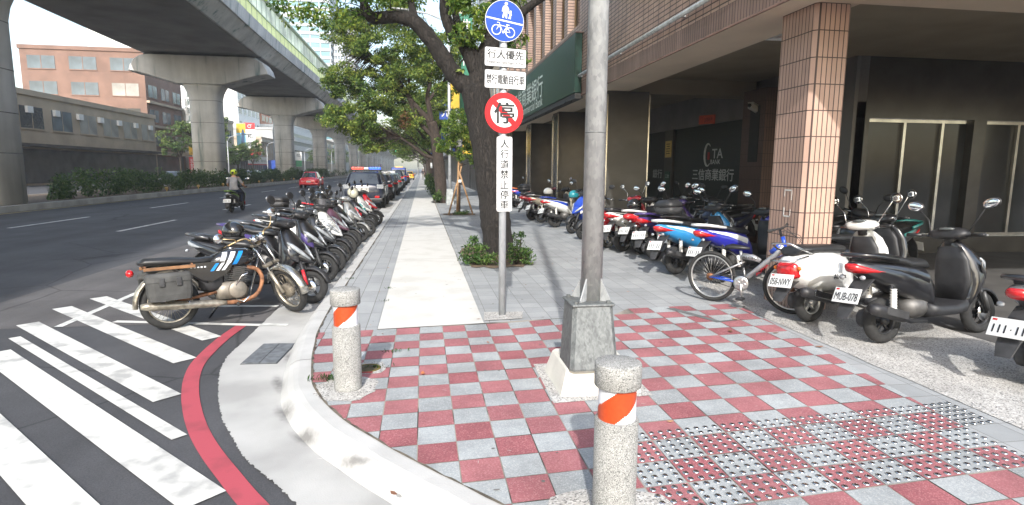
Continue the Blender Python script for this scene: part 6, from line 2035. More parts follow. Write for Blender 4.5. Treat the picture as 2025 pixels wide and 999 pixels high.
b = MB(); b.box((-.47, -.226, .585), (.07, .012, .10), lens_clear, (0, .2, .12), .004); b.build('side_reflector', vespa)
mub = make_scooter('sport', rear=(4.50, 4.97), head=8, lean=5, z=.006, main=K, acc=K, label='black scooter with plate MUB-078 at the right edge', group=GR)
swap_plate(mub, 'MUB-078')
INN = [('sport', (5.45, 10.9), 205, NAVY, K, 'navy scooter facing out with twin headlights behind the sky blue scooter'),
       ('town', (5.95, 9.2), 190, K, K, 'black scooter facing out of the dark arcade behind the deep blue scooter'),
       ('sport', (6.0, 12.2), 200, K, GREY, 'black scooter facing out in the arcade behind the red scooters'),
       ('sport', (6.3, 8.1), 190, MUST, TEAL, 'gunmetal scooter with teal trim in the arcade left of the tiled pillar'),
       ('town', (5.9, 13.2), 200, KG, KG, 'charcoal scooter facing out beside the steel clad pillar')]
for st_, fr_, hd_, m1, m2, lab in INN:
    make_scooter(st_, front=fr_, head=hd_, lean=6, z=.006, main=m1, acc=m2, label=lab, group=GI)
make_scooter('retro', rear=(5.35, 6.75), head=10, lean=6, z=.006, main=K, acc=K, label='black rounded scooter with a round chrome mirror right of the tiled pillar', group=GR)
make_scooter('sport', rear=(4.9, 3.7), head=6, lean=5, z=.006, main=GREY, acc=K, label='grey scooter beyond the right edge of the street view', group=GR)

set_part(FIRST, 'fork_leg', red_fork)
set_part(FIRST, 'tail_lamp', lens_clear)
def top_box(t, m):
    b = MB(); b.loft([ring((-WB / 2 - .30, 0, .88), X, Y, .15, .17, 18, 4), ring((-WB / 2 - .31, 0, .99), X, Y, .18, .20, 18, 4)], m, True); b.build('top_box', t)
    b = MB(); b.loft([ring((-WB / 2 - .31, 0, .995), X, Y, .185, .205, 18, 4), ring((-WB / 2 - .31, 0, 1.06), X, Y, .175, .19, 18, 4), ring((-WB / 2 - .31, 0, 1.12), X, Y, .12, .13, 18, 3)], plastic, True); b.build('box_lid', t)
def basket(t):
    b = MB()
    for k in range(5):
        z_ = .68 + .05 * k; r_ = .10 + .012 * k
        b.tube([p for p in ring((WB / 2 - .17 + .02 * k, 0, z_), X, Y, r_, r_ * 1.35, 12, 4)], .004, chrome, 4, closed=True)
    for p, q in zip(ring((WB / 2 - .17, 0, .68), X, Y, .10, .135, 12, 4), ring((WB / 2 - .09, 0, .88), X, Y, .148, .20, 12, 4)): b.tube([p, q], .004, chrome, 4)
    b.build('basket', t)
for o_ in list(bpy.data.objects):
    l2 = o_.get('label', '')
    if l2.startswith('plain black scooter in the middle'): top_box(o_, plastic_grey)
    if l2.startswith('charcoal scooter half hidden'): top_box(o_, plastic_grey)
    if l2.startswith('black scooter just beyond the dark red'): top_box(o_, plastic)
    if l2.startswith('dark gunmetal scooter'): basket(o_)
    if l2.startswith('black scooter facing out of the dark arcade'): basket(o_)
# helmets resting on the scooters
def helmet(label, loc, m, rz=0, visor=True, tilt=(0, 0)):
    t = thing('helmet', label, 'helmet', loc, 0, 'helmets left on scooters'); t.scale = (1.12, 1.12, 1.12); t.rotation_euler = (tilt[0], tilt[1], rz)
    b = MB(); rings_ = []
    for k in range(9):
        a = radians(-32 + 122 * k / 8)
        rings_.append(ring((0, 0, .115 + .125 * sin(a)), X, Y, max(.142 * cos(a), .004), max(.122 * cos(a), .004), 22))
    b.loft(rings_, m); b.build('shell', t)
    b = MB(); b.torus((0, 0, .05), 'Z', .116, .012, plastic, 22, 6); b.build('rim', t)
    if visor:
        b = MB(); rings_ = []
        for k in range(5):
            z_ = .12 - .045 * k; rr_ = .148 - .006 * k
            rings_.append([Vector((rr_ * cos(a), rr_ * .88 * sin(a), z_)) for a in [radians(-80 + 160 * q / 12) for q in range(13)]])
        b.loft(rings_, mat('smoked_visor', (.10, .10, .11), .08, var=.3, spec=.8), True, False, False); b.build('visor', t)
HK = mat('helmet_black', (.014, .014, .015), .18, coat=.8); HW = mat('helmet_white', (.66, .66, .63), .3, coat=.5); HC = mat('helmet_cream', (.50, .48, .38), .35, coat=.4); HT = mat('helmet_teal', (.02, .22, .26), .3, coat=.5)
helmet('black helmet with a clear visor on the handlebar of the white and black scooter', (-1.95, 11.45, .98), HK, -.3)
helmet('black helmet without visor on the handlebar of the mauve scooter', (-2.03, 12.6, 1.02), HK, .4, False)
helmet('cream helmet with a dark inside on the far kerb row', (-1.85, 15.85, .97), HC, -1.1, True, (0, .9))
helmet('black helmet lying on the seat behind the old motorcycle', (-2.52, 8.25, .70), HK, 2.5, False)
helmet('white helmet on the dark red scooter beyond the cream one', (4.2, 19.35, .82), HW, 0, False)
helmet('grey black helmet beside the white helmet', (4.75, 19.5, .98), HK, 0.5)
helmet('teal helmet with a yellow mark on the white and blue scooter', (4.30, 16.35, .84), HT, .5, False)
helmet('black helmet on the seat of the white and black scooter by the lamp post', (4.62, 12.3, .80), HK, 0, False)

# ------------------------------------------------------------------ old motorcycle
mc_black = mat('motorcycle_black', (.010, .010, .013), .22, var=.3, scale=5, coat=.7)
mc_white = mat('decal_white', (.66, .68, .70), .35); mc_blue = mat('decal_blue', (.01, .22, .62), .35)
old_steel = mat('tarnished_steel', (.42, .38, .31), .42, .75, var=.35, scale=14)
rusty = mat('rusty_steel', (.24, .11, .055), .75, .3, var=.5, scale=18)
alloy = mat('dusty_alloy', (.24, .215, .18), .5, .5, var=.3, scale=10)
chain_case = mat('dirty_grey', (.16, .14, .11), .7, .2, var=.4, scale=9)
box_grey = mat('weathered_pannier', (.06, .06, .058), .75, var=.3, scale=7)
ma = radians(31)
mt = thing('old_motorcycle', 'worn black motorcycle with blue and white tank stripes, rusty parts and a grey pannier', 'motorcycle', (-2.266, 7.181, -.118))
mt.rotation_euler = (radians(-5), 0, ma)
w2 = 1.25 / 2
wheel(mt, -w2, .30, .30, .045, old_steel, wire=28, disc=False)
b = MB()
b.tube([(.42, 0, .90), (.30, 0, .70), (.12, 0, .74), (-.30, 0, .74), (-.62, 0, .72), (-.85, 0, .70)], .018, mc_black, 8)
b.tube([(.40, 0, .86), (.30, 0, .52), (.22, 0, .26), (-.12, 0, .24), (-.18, 0, .40), (-.16, 0, .70)], .017, mc_black, 8)
for sy in (.07, -.07):
    b.tube([(-.16, sy, .36), (-w2, sy * 1.3, .30)], .016, rusty, 8)
    b.tube([(-.62, sy * 1.4, .70), (-.18, sy * 1.2, .45)], .012, mc_black, 6)
b.build('frame', mt)
TX, TZ = -.13, -.105
b = MB()
b.loft([yz(TX-.10, TZ+.80, .05, .035), yz(TX-.06, TZ+.81, .10, .075), yz(TX+.06, TZ+.83, .135, .105), yz(TX+.20, TZ+.845, .145, .115), yz(TX+.34, TZ+.85, .125, .105), yz(TX+.42, TZ+.845, .07, .07), yz(TX+.44, TZ+.84, .03, .03)], mc_black)
b.lathe([(.035, 0), (.035, .012), (.02, .016)], chrome, (TX+.18, 0, TZ+.955), 'Z', 16)
tk = b.build('fuel_tank', mt)
for sg_ in (-1, 1):
    b = MB()
    for k, m in enumerate((mc_white, mc_white, mc_blue)):
        x0 = .0 + .075 * k
        pts = [(x0, .775), (x0 + .05, .775), (x0 + .115 + .01 * k, .925), (x0 + .065 + .01 * k, .925)]
        vs = []
        for q, (x_, z_) in enumerate(pts): vs.append((x_, z_))
        grid = [[(pts[0][0] + (pts[3][0] - pts[0][0]) * v_ + u_ * ((pts[1][0] - pts[0][0]) * (1 - v_) + (pts[2][0] - pts[3][0]) * v_), pts[0][1] + (pts[3][1] - pts[0][1]) * v_) for u_ in (0, .5, 1)] for v_ in [q / 6 for q in range(7)]]
        def ysurf(x_, z_):
            # tank half width at this point
            st_ = [(-.06, .81, .10, .075), (.06, .83, .135, .105), (.20, .845, .145, .115), (.34, .85, .125, .105)]
            for s0, s1 in zip(st_[:-1], st_[1:]):
                if s0[0] <= x_ <= s1[0]:
                    f = (x_ - s0[0]) / (s1[0] - s0[0]); zc, hy, hz = [s0[i] + (s1[i] - s0[i]) * f for i in (1, 2, 3)]
                    u_ = min(.98, abs(z_ - zc) / hz); return hy * (1 - u_ ** 2.4) ** (1 / 2.4) + .003
            return .1
        b.loft([[Vector((x_ + TX, sg_ * ysurf(x_, z_), z_ + TZ)) for x_, z_ in row] for row in grid], m, True, False, False)
    b.build('tank_stripes', tk)
b = MB(); b.loft([yz(-.90, .76, .08, .02), yz(-.84, .77, .12, .045), yz(-.55, .755, .13, .05), yz(-.32, .735, .125, .045), yz(-.16, .745, .09, .04), yz(-.12, .75, .05, .02)], vinyl); b.build('seat', mt)
for sg_ in (-1, 1):
    b = MB(); b.prism([(-.50, .72), (-.02, .72), (.02, .66), (-.06, .56), (-.20, .50), (-.30, .52), (-.50, .66)], -.012, .012, mc_black, Matrix(((1, 0, 0, 0), (0, 0, 1, sg_ * .125), (0, 1, 0, 0), (0, 0, 0, 1)))); sp2 = b.build('side_cover', mt)
    b = MB()
    for k, m in enumerate((mc_blue, mc_white, mc_white)):
        x0 = -.22 + .06 * k
        b.prism([(x0, .615), (x0 + .035, .615), (x0 + .10, .70), (x0 + .065, .70)], -.002, .002, m, Matrix(((1, 0, 0, 0), (0, 0, 1, sg_ * .139), (0, 1, 0, 0), (0, 0, 0, 1))))
    for k in range(5): b.bx(-.42 + .035 * k, -.40 + .035 * k, sg_ * .137, sg_ * .14, .665, .680, mc_white)
    b.build('decal', sp2)
b = MB()
b.loft([ring((.02, 0, .27), X, Y, .17, .10, 18, 3), ring((.02, 0, .36), X, Y, .19, .125, 18, 3), ring((0, 0, .46), X, Y, .14, .11, 18, 3), ring((.04, 0, .47), X, Y, .09, .09, 18, 3)], alloy)
b.lathe([(.001, -.15), (.09, -.15), (.105, -.135), (.105, -.09)], alloy, (.06, 0, .37), 'Y', 24)
b.lathe([(.001, .15), (.08, .15), (.09, .13), (.09, .09)], alloy, (-.03, 0, .36), 'Y', 24)
b.build('crankcase', mt)
b = MB()
for k in range(8): b.box((.075 + .006 * k, 0, .475 + .022 * k), (.19, .19, .008), engine_m, (0, .25, 0), .003)
b.box((.10, 0, .56), (.13, .13, .18), engine_m, (0, .25, 0), .01)
b.loft([ring((.135, 0, .655), X, Y, .085, .075, 12, 3), ring((.15, 0, .70), X, Y, .075, .07, 12, 3), ring((.155, 0, .72), X, Y, .045, .045, 12, 3)], alloy)
b.build('cylinder', mt)
b = MB(); b.loft([yz(-.34, .50, .07, .10, 4), yz(-.22, .50, .10, .14, 4), yz(-.10, .52, .10, .13, 4), yz(-.06, .54, .06, .08, 4)], plastic); b.build('air_box', mt)
b = MB(); b.cyl((-.03, -.05, .60), (-.03, .05, .60), .045, alloy, n=12); b.cyl((-.02, -.10, .63), (-.02, -.05, .63), .032, chrome, n=12); b.build('carburettor', mt)
b = MB(); b.tube(smooth3([(.20, -.06, .62), (.30, -.11, .58), (.34, -.13, .46), (.27, -.14, .30), (.12, -.15, .235), (-.08, -.155, .235)], 5), .024, rusty, 12)
b.tube([(-.08, -.158, .235), (-.14, -.16, .24), (-.20, -.165, .245), (-.85, -.185, .30), (-.93, -.185, .305)], [.026, .032, .045, .046, .03], old_steel, 14); b.build('exhaust', mt)
b = MB(); b.tube([(.0, -.13, .36), (.10, -.17, .53), (.17, -.2, .56)], .008, chrome, 6); b.tube([(.02, -.16, .26), (.10, -.2, .23), (.16, -.22, .29)], .009, chrome, 6); b.build('kick_starter', mt)
b = MB(); b.tube([(.05, -.12, .22), (.02, -.26, .21)], .018, rubber, 8); b.tube([(-.1, .12, .2), (-.2, .3, -.0)], .013, mc_black, 6); b.build('foot_peg', mt)
# front end, turned to the right
fe = bpy.data.objects.new('front_fork', None); COL.objects.link(fe); fe.parent = mt; fe.location = (.69, 0, .0); fe.rotation_mode = 'QUATERNION'; fe.rotation_quaternion = (Matrix.Rotation(radians(-14), 3, 'Y') @ Matrix.Rotation(radians(-74), 3, 'Z') @ Matrix.Rotation(radians(5), 3, 'X')).to_quaternion()
wf2 = MB(); wf2.torus((.155, 0, .30), 'Y', .258, .042, rubber, 40, 10, .040); wf2.build('tyre', fe)
wf2 = MB(); wf2.torus((.155, 0, .30), 'Y', .222, .010, old_steel, 36, 6, .026); wf2.lathe([(.04, -.045), (.085, -.03), (.09, 0), (.085, .03), (.04, .045)], chain_case, (.155, 0, .30), 'Y', 20)
for k in range(30):
    a = 2 * pi * k / 30; sg2 = 1 if k % 2 else -1; a2 = a + sg2 * .4
    wf2.tube([(.155 + .08 * cos(a2), sg2 * .03, .30 + .08 * sin(a2)), (.155 + .22 * cos(a), 0, .30 + .22 * sin(a))], .0022, old_steel, 3)
wf2.build('rim', fe)
b = MB()
for sg_ in (-1, 1):
    b.tube([(.155, sg_ * .075, .30), (.06, sg_ * .075, .58)], .024, old_steel, 10); b.tube([(.06, sg_ * .075, .58), (-.055, sg_ * .075, .95)], .015, chrome, 10)
b.box((.03, 0, .67), (.06, .21, .03), chain_case, (0, .3, 0), .006); b.box((-.05, 0, .94), (.06, .2, .025), chain_case, (0, .3, 0), .006)
b.build('fork_tube', fe)
b = MB(); rings_ = []
for k in range(11):
    a = radians(-8 + 165 * k / 10); rr_ = .335
    c = Vector((.155 + rr_ * cos(a), 0, .30 + rr_ * sin(a))); d = Vector((cos(a), 0, sin(a)))
    rings_.append([c + Y * .055 * y_ + d * dz for y_, dz in ((-1, -.03), (-.9, 0), (0, .016), (.9, 0), (1, -.03), (.85, -.02), (0, .008), (-.85, -.02))])
b.loft(rings_, mat('dented_chrome', (.55, .53, .48), .25, .9, var=.25, scale=9)); b.build('front_fender', fe)
b = MB(); b.tube(smooth3([(-.26, -.36, 1.03), (-.14, -.30, 1.05), (-.05, -.14, 1.06), (-.05, -.06, .97), (-.05, .06, .97), (-.05, .14, 1.06), (-.14, .30, 1.05), (-.26, .36, 1.03)], 4), .012, mat('rusty_chrome', (.45, .33, .18), .35, .8, var=.4, scale=20), 8); b.build('handlebar', fe)
for sg_ in (-1, 1):
    b = MB(); b.tube([(-.15, sg_ * .305, 1.05), (-.27, sg_ * .365, 1.03)], .018, rubber, 10); b.build('grip', fe)
    b = MB(); b.cyl((-.0, sg_ * .05, .98), (-.045, sg_ * .05, 1.04), .042, chrome, n=16); b.build('dial', fe)
b = MB(); b.tube([(.03, .05, .93), (.16, .07, .75), (.13, .06, .55)], .006, plastic, 5); b.tube([(.0, -.12, 1.02), (.12, -.05, .85), (.1, .0, .6)], .006, plastic, 5); b.build('cable', fe)
for sg_, loc in ((-1, (-.12, -.40, 1.17)), (1, (-.10, .36, 1.22))):
    b = MB(); b.tube([(-.08, sg_ * .22, 1.06), (-.06, sg_ * .26, 1.10), loc], .006, mat('rusty_chrome', (.45, .33, .18), .35, .8), 6); b.lathe([(.001, .03), (.04, .025), (.06, .01), (.062, .0)], chrome, loc, 'X', 20); mo = b.build('mirror', fe)
    b = MB(); b.lathe([(.001, -.002), (.058, -.002)], mirror_m, loc, 'X', 20); b.build('mirror_glass', mo)
# rear: mudguard, rack, pannier, shock, lamp
b = MB(); rings_ = []
for k in range(11):
    a = radians(20 + 165 * k / 10); rr_ = .345
    c = Vector((-w2 + rr_ * cos(a), 0, .30 + rr_ * sin(a))); d = Vector((cos(a), 0, sin(a)))
    rings_.append([c + Y * .07 * y_ + d * dz for y_, dz in ((-1, -.03), (-.9, 0), (0, .016), (.9, 0), (1, -.03), (.85, -.02), (0, .008), (-.85, -.02))])
b.loft(rings_, old_steel); b.build('rear_fender', mt)
b = MB(); b.box((-.62, -.16, .695), (.50, .03, .035), mat('rack_wood', (.22, .11, .05), .7, var=.3), None, .004); b.box((-.62, .16, .695), (.50, .03, .035), mat('rack_wood', (.36, .20, .09), .7), None, .004); b.tube([(-.4, -.16, .72), (-.4, .16, .72)], .01, rusty, 6); b.tube([(-.85, -.16, .72), (-.85, .16, .72)], .01, rusty, 6); b.build('rack', mt)
for sg_ in (-1, 1):
    b = MB()
    b.loft([ring((-.66, sg_ * .27, .36), X, Y, .20, .085, 16, 5), ring((-.66, sg_ * .27, .42), X, Y, .215, .095, 16, 5), ring((-.66, sg_ * .27, .56), X, Y, .22, .10, 16, 5)], box_grey, False); po = b.build('pannier', mt)
    b = MB(); b.loft([ring((-.66, sg_ * .27, .562), X, Y, .23, .107, 16, 5), ring((-.66, sg_ * .27, .62), X, Y, .225, .105, 16, 5), ring((-.66, sg_ * .27, .65), X, Y, .20, .085, 16, 5)], box_grey, False); b.build('lid', po)
    b = MB()
    for x_ in (-.74, -.58): b.box((x_, sg_ * .375, .56), (.05, .02, .09), plastic_grey, None, .005)
    b.build('clasp', po)
    b = MB(); b.tube([(-w2, sg_ * .12, .32), (-.50, sg_ * .12, .66)], .024, old_steel, 10); b.build('shock_absorber', mt)
b = MB(); b.ell((-.98, 0, .66), (.04, .07, .045), lens_red, 12, 8); b.build('tail_lamp', mt)
b = MB(); b.ell((-.47, -.18, .29), (.03, .03, .03), chrome, 10, 6); b.build('axle_nut', mt)

# ------------------------------------------------------------------ bicycle
bs = mat('bike_silver', (.40, .40, .41), .3, .6, var=.12); bb_ = mat('bike_blue', (.012, .06, .42), .3, coat=.6); copper = mat('copper_fork', (.38, .14, .05), .35, .6, var=.2)
alu = mat('bike_rim', (.58, .58, .57), .3, .8)
p0, p1 = Vector((3.705, 6.955)), Vector((4.31, 6.165))
ba = atan2((p1 - p0).y, (p1 - p0).x); L_ = (p1 - p0).length
bk = thing('bicycle', 'silver and blue mountain bicycle with rusty hub leaning by the tiled pillar', 'bicycle', ((p0.x + p1.x) / 2, (p0.y + p1.y) / 2, .006)); bk.rotation_euler = (radians(4), 0, ba)
hx = L_ / 2; wr = .33
def bwheel(x, rz=0):
    w = bpy.data.objects.new('wheel', None); COL.objects.link(w); w.parent = bk; w.location = (x, 0, wr); w.rotation_euler = (0, 0, rz)
    b = MB(); b.torus((0, 0, 0), 'Y', wr - .024, .024, rubber, 48, 8); b.build('tyre', w)
    b = MB(); b.torus((0, 0, 0), 'Y', wr - .055, .012, alu, 48, 6, .013)
    b.cyl((0, -.05, 0), (0, .05, 0), .022, rusty, n=12)
    b.lathe([(.05, 0), (.05, .01)], rusty, (0, -.045, 0), 'Y', 16)
    for k in range(32):
        a = 2 * pi * k / 32; sgn = 1 if k % 2 else -1; a2 = a + sgn * .6
        b.tube([(.02 * cos(a2), sgn * .04, .02 * sin(a2)), ((wr - .06) * cos(a), 0, (wr - .06) * sin(a))], .0016, alu, 3)
    b.build('rim', w)
bwheel(-hx); bwheel(hx, radians(8))
bbx = -hx + .41; bbz = .30
b = MB()
for sy in (.05, -.05):
    b.tube([(-hx, sy, wr), (bbx - .02, sy * .6, bbz)], [.012, .014], bb_, 8); b.tube([(-hx, sy, wr), (bbx - .0, sy * .7, .56)], [.011, .012], bs, 8)
b.tube([(bbx, 0, bbz), (bbx + .06, 0, .38), (hx - .20, 0, .70), (hx - .125, 0, .82)], [.028, .032, .032, .028], bs, 12)
b.tube([(hx - .26, 0, .72), (hx - .15, 0, .82)], [.030, .032], bb_, 12)
b.tube([(bbx - .02, 0, .64), (bbx + .12, 0, .63), (hx - .38, 0, .60)], [.038, .040, .026], bs, 12)
b.tube([(bbx - .02, 0, .52), (bbx - .04, 0, .70)], .018, bs, 8)
b.tube([(hx - .135, 0, .92), (hx - .095, 0, .76)], .024, bb_, 12)
fo = b.build('frame', bk)
b = MB(); put_text(b, 'ALOHA', (bbx + .10, -.042, .632), (1, 0, 0), (0, 0, 1), .2, .028, mc_black, .02); put_text(b, 'ALPHA', (bbx + .24, -.034, .50), (.70, 0, .70), (-.7, 0, .7), .2, .032, red_fork, .02); b.build('lettering', fo)
b = MB(); b.tube([(bbx - .045, -.01, .50), (bbx - .07, -.01, .64)], [.020, .020], spring_white, 10); b.build('rear_shock', bk)
b = MB()
for sy in (.06, -.06): b.tube([(hx, sy, wr), (hx - .055, sy, .58)], .017, plastic, 8); b.tube([(hx - .055, sy, .58), (hx - .09, sy, .74)], .018, copper, 8)
b.box((hx - .09, 0, .745), (.05, .16, .04), copper, (0, .2, 0), .006); b.build('fork', bk)
b = MB(); b.tube([(hx - .15, 0, .92), (hx - .17, 0, 1.0), (hx - .13, 0, 1.03)], .016, plastic, 8); b.tube([(hx - .19, -.30, 1.02), (hx - .13, -.08, 1.03), (hx - .13, .08, 1.03), (hx - .19, .30, 1.02)], .012, plastic, 8); b.build('handlebar', bk)
b = MB()
for sg_ in (-1, 1): b.tube([(hx - .165, sg_ * .20, 1.025), (hx - .195, sg_ * .31, 1.02)], .018, rubber, 8); b.tube([(hx - .13, sg_ * .14, 1.02), (hx - .09, sg_ * .24, 1.0)], .006, plastic, 5)
b.build('grip', bk)
b = MB()
for k in range(3): b.tube(smooth3([(hx - .12, -.1 + .1 * k, 1.0), (hx + .08, -.05 + .05 * k, .95 - .06 * k), (hx + .02, -.02, .80), (hx - .09, 0, .70)], 5), .003, plastic, 4)
b.build('cable', bk)
b = MB(); b.loft([yz(bbx - .22, .735, .07, .02), yz(bbx - .16, .745, .085, .03), yz(bbx - .05, .745, .05, .025), yz(bbx + .07, .74, .02, .015)], vinyl); b.build('saddle', bk)
b = MB(); b.lathe([(.06, -.004), (.095, -.004), (.095, .004), (.06, .004)], alu, (bbx, -.06, bbz), 'Y', 28)
for k in range(5):
    a = 2 * pi * k / 5; b.tube([(bbx, -.06, bbz), (bbx + .07 * cos(a), -.06, bbz + .07 * sin(a))], .01, alu, 5)
b.tube([(bbx, -.08, bbz), (bbx + .03, -.085, bbz - .17)], .012, alu, 8); b.tube([(bbx, .08, bbz), (bbx - .03, .085, bbz + .17)], .012, alu, 8); b.build('crankset', bk)
for q in (-1, 1):
    b = MB(); b.box((bbx - .03 * q, .14 * q, bbz + .175 * q), (.09, .09, .025), plastic, None, .006); b.build('pedal', bk)
b = MB(); b.tube([(-hx + .0, -.045, wr + .05), (bbx, -.05, bbz + .09)], .004, plastic, 4); b.tube([(-hx, -.045, wr - .05), (bbx, -.05, bbz - .09)], .004, plastic, 4); b.build('chain', bk)
b = MB(); rings_ = []
for k in range(7):
    a = radians(62 + 62 * k / 6 - 30); c = Vector((-hx + .06 + .40 * cos(a), 0, wr + .40 * sin(a)))
    rings_.append([c + Y * .032 * y_ + Z * dz for y_, dz in ((-1, -.012), (0, .006), (1, -.012), (0, -.004))])
b.loft(rings_, plastic); b.build('rear_fender', bk)
# ------------------------------------------------------------------ cars, rider, walker
car_glass = mat('car_glass', (.03, .035, .04), .05, var=.3, scale=2, spec=.9)
wheel_alloy = mat('car_rim', (.40, .41, .42), .35, .7)
trim_black = mat('car_trim', (.02, .02, .022), .5)
def car_rings(st, n=20, e=3.4):
    """stations (x, half width, z low, z high) to rings"""
    out = []
    for x, hw, z0, z1 in st:
        out.append(ring((x, 0, (z0 + z1) / 2), Y, Z, hw, (z1 - z0) / 2, n, e))
    return out
def make_car(label, loc, heading, body, cabin, paint_m, W=.86, wheels=(1.33, -1.28), wr=.32, cat='car', group=None, name='parked_car', tail='side', tailm=None, plate=True, extra=None, trackw=None):
    """body: stations of the lower body from tail to nose; cabin: (x rear base, x rear top, x front top, x front base, z base, z top, half width base, half width top)"""
    t = thing(name, label, cat, loc, heading, group)
    b = MB(); b.loft(car_rings(body), paint_m); bd = b.build('body', t)
    xr0, xr1, xf1, xf0, zb, zt, hb, ht = cabin
    b = MB()
    rings_ = []
    for f in (0, .25, .5, .75, .9, 1.0):
        z_ = zb + (zt - zb) * f; k = f ** 1.0
        xa = xr0 + (xr1 - xr0) * k; xc = xf0 + (xf1 - xf0) * k; hw = hb + (ht - hb) * k
        if f == 1.0: xa += .10; xc -= .10; hw -= .09
        if f == .9: z_ = zt - .035
        rings_.append(ring(((xa + xc) / 2, 0, z_), X, Y, (xc - xa) / 2, hw, 28, 5.5))
    b.loft(rings_, paint_m); b.build('roof', t)
    # glass laid 6 mm proud of the cabin shell
    def pane(nm, q):
        b = MB(); cen = sum((Vector(p) for p in q), Vector()) / 4
        nn = (Vector(q[1]) - Vector(q[0])).cross(Vector(q[3]) - Vector(q[0])).normalized()
        if nn.dot(cen - Vector(((xr1 + xf1) / 2, 0, (zb + zt) / 2))) < 0: nn = -nn
        P4 = [Vector(p) + nn * .012 for p in q]; Q4 = [Vector(p) - nn * .02 for p in q]
        b.add(P4 + Q4, [(0, 1, 2, 3), (7, 6, 5, 4), (0, 4, 5, 1), (1, 5, 6, 2), (2, 6, 7, 3), (3, 7, 4, 0)], car_glass); b.build(nm, t)
    def at(f, xx, side): return None
    lo_, hi_ = .10, .86
    def xz(f): return xr0 + (xr1 - xr0) * f, xf0 + (xf1 - xf0) * f, hb + (ht - hb) * f, zb + (zt - zb) * f
    a0, c0, h0, z0 = xz(lo_); a1, c1, h1, z1 = xz(hi_)
    pane('rear_window', [(a0, -h0 * .82, z0), (a0, h0 * .82, z0), (a1, h1 * .82, z1), (a1, -h1 * .82, z1)])
    pane('windscreen', [(c0, -h0 * .84, z0), (c0, h0 * .84, z0), (c1, h1 * .84, z1), (c1, -h1 * .84, z1)])
    for sg_ in (1, -1):
        m0, m1 = (a0 + c0) / 2 - .05, (a1 + c1) / 2 - .05
        pane('side_window', [(a0 + .22, sg_ * h0, z0), (m0 - .04, sg_ * h0, z0), (m1 - .04, sg_ * h1, z1), (a1 + .20, sg_ * h1, z1)])
        pane('side_window', [(m0 + .04, sg_ * h0, z0), (c0 - .25, sg_ * h0, z0), (c1 - .18, sg_ * h1, z1), (m1 + .04, sg_ * h1, z1)])
    for x_ in wheels:
        for sg_ in (1, -1):
            w = bpy.data.objects.new('wheel', None); COL.objects.link(w); w.parent = t; w.location = (x_, sg_ * (W - .10), wr)
            b = MB(); b.torus((0, 0, 0), 'Y', wr - .075, .075, rubber, 26, 8, .105); b.build('tyre', w)
            b = MB(); b.lathe([(.001, sg_ * .05), (.05, sg_ * .07), (wr - .14, sg_ * .06), (wr - .11, sg_ * .085), (wr - .11, -sg_ * .05), (.001, -sg_ * .05)], wheel_alloy, (0, 0, 0), 'Y', 20); b.build('rim', w)
            b = MB(); b.lathe([(wr + .045, -.02), (wr + .045, .012), (wr - .02, .012)], trim_black, (x_, sg_ * (W - .035), wr), 'Y', 24); b.build('wheel_arch', t)
    xt = body[0][0]; hw = W
    z_m = (body[1][2] + body[1][3]) / 2
    b = MB(); b.box((xt + .02, 0, .42), (.14, W * 1.86, .16), trim_black if tail == 'suv' else paint_m, None, .05); b.build('rear_bumper', t)
    for sg_ in (1, -1):
        b = MB()
        if tail == 'round': b.ell((xt + .16, sg_ * (W - .17), .72), (.06, .09, .09), tailm or lens_red, 12, 8)
        elif tail == 'suv': b.box((xt + .08, sg_ * (W - .17), 1.0), (.12, .30, .20), tailm or lens_red, (0, 0, sg_ * -.25), .03)
        else: b.box((xt + .10, sg_ * (W - .15), .86), (.14, .30, .15), tailm or lens_red, (0, 0, sg_ * -.35), .03)
        b.build('tail_lamp', t)
        b = MB(); b.box((body[-1][0] - .14, sg_ * (W - .22), .68), (.16, .30, .14), lens_clear, (0, 0, sg_ * .4), .03); b.build('headlight', t)
        b = MB(); b.box((cabin[3] - .32, sg_ * (hb + .13), zb + .10), (.12, .18, .13), paint_m, None, .03); b.build('side_mirror', t)
        b = MB()
        for xd in (cabin[3] - .95, cabin[3] - 1.75): b.box((xd, sg_ * (W - .005), zb - .15), (.16, .025, .03), chrome if tail != 'suv' else paint_m, None, .006)
        b.build('door_handle', t)
    if plate:
        pz = .62 if tail != 'suv' else .83
        p_ = MB(); p_.box((xt - .03 if tail != 'suv' else xt - .02, 0, pz), (.015, .36, .15), plate_white, None, .004); po = p_.build('license_plate', t)
        l_ = MB()
        for k in range(6): l_.box((xt - .04 if tail != 'suv' else xt - .03, .12 - .05 * k, pz), (.003, .026, .08), plate_ink)
        l_.build('lettering', po)
    if extra: extra(t)
    return t
SEDAN = [(-2.22, .62, .42, .86), (-2.15, .78, .30, .98), (-1.7, .87, .22, 1.02), (-.9, .88, .20, .98), (.5, .88, .20, .95), (1.5, .86, .22, .90), (2.0, .78, .28, .80), (2.2, .62, .36, .66)]
SCAB = (-1.85, -1.05, .35, 1.15, .92, 1.44, .82, .60)
HATCH = [(-1.95, .66, .40, .90), (-1.88, .80, .28, 1.02), (-1.4, .86, .22, 1.02), (.6, .86, .20, .96), (1.5, .84, .24, .90), (1.95, .74, .32, .72), (2.02, .6, .38, .62)]
HCAB = (-1.86, -1.45, .30, 1.10, .94, 1.50, .81, .62)
SUVB = [(-2.28, .70, .45, 1.05), (-2.2, .84, .36, 1.14), (-1.6, .90, .28, 1.14), (.6, .90, .28, 1.08), (1.6, .88, .30, 1.02), (2.15, .80, .36, .90), (2.3, .66, .44, .76)]
UCAB = (-2.2, -1.72, .25, 1.05, 1.04, 1.66, .84, .66)
def paintc(n, c, metal=0): return mat('car_' + n, c, .28, metal, var=.05, scale=1.5, coat=.9)
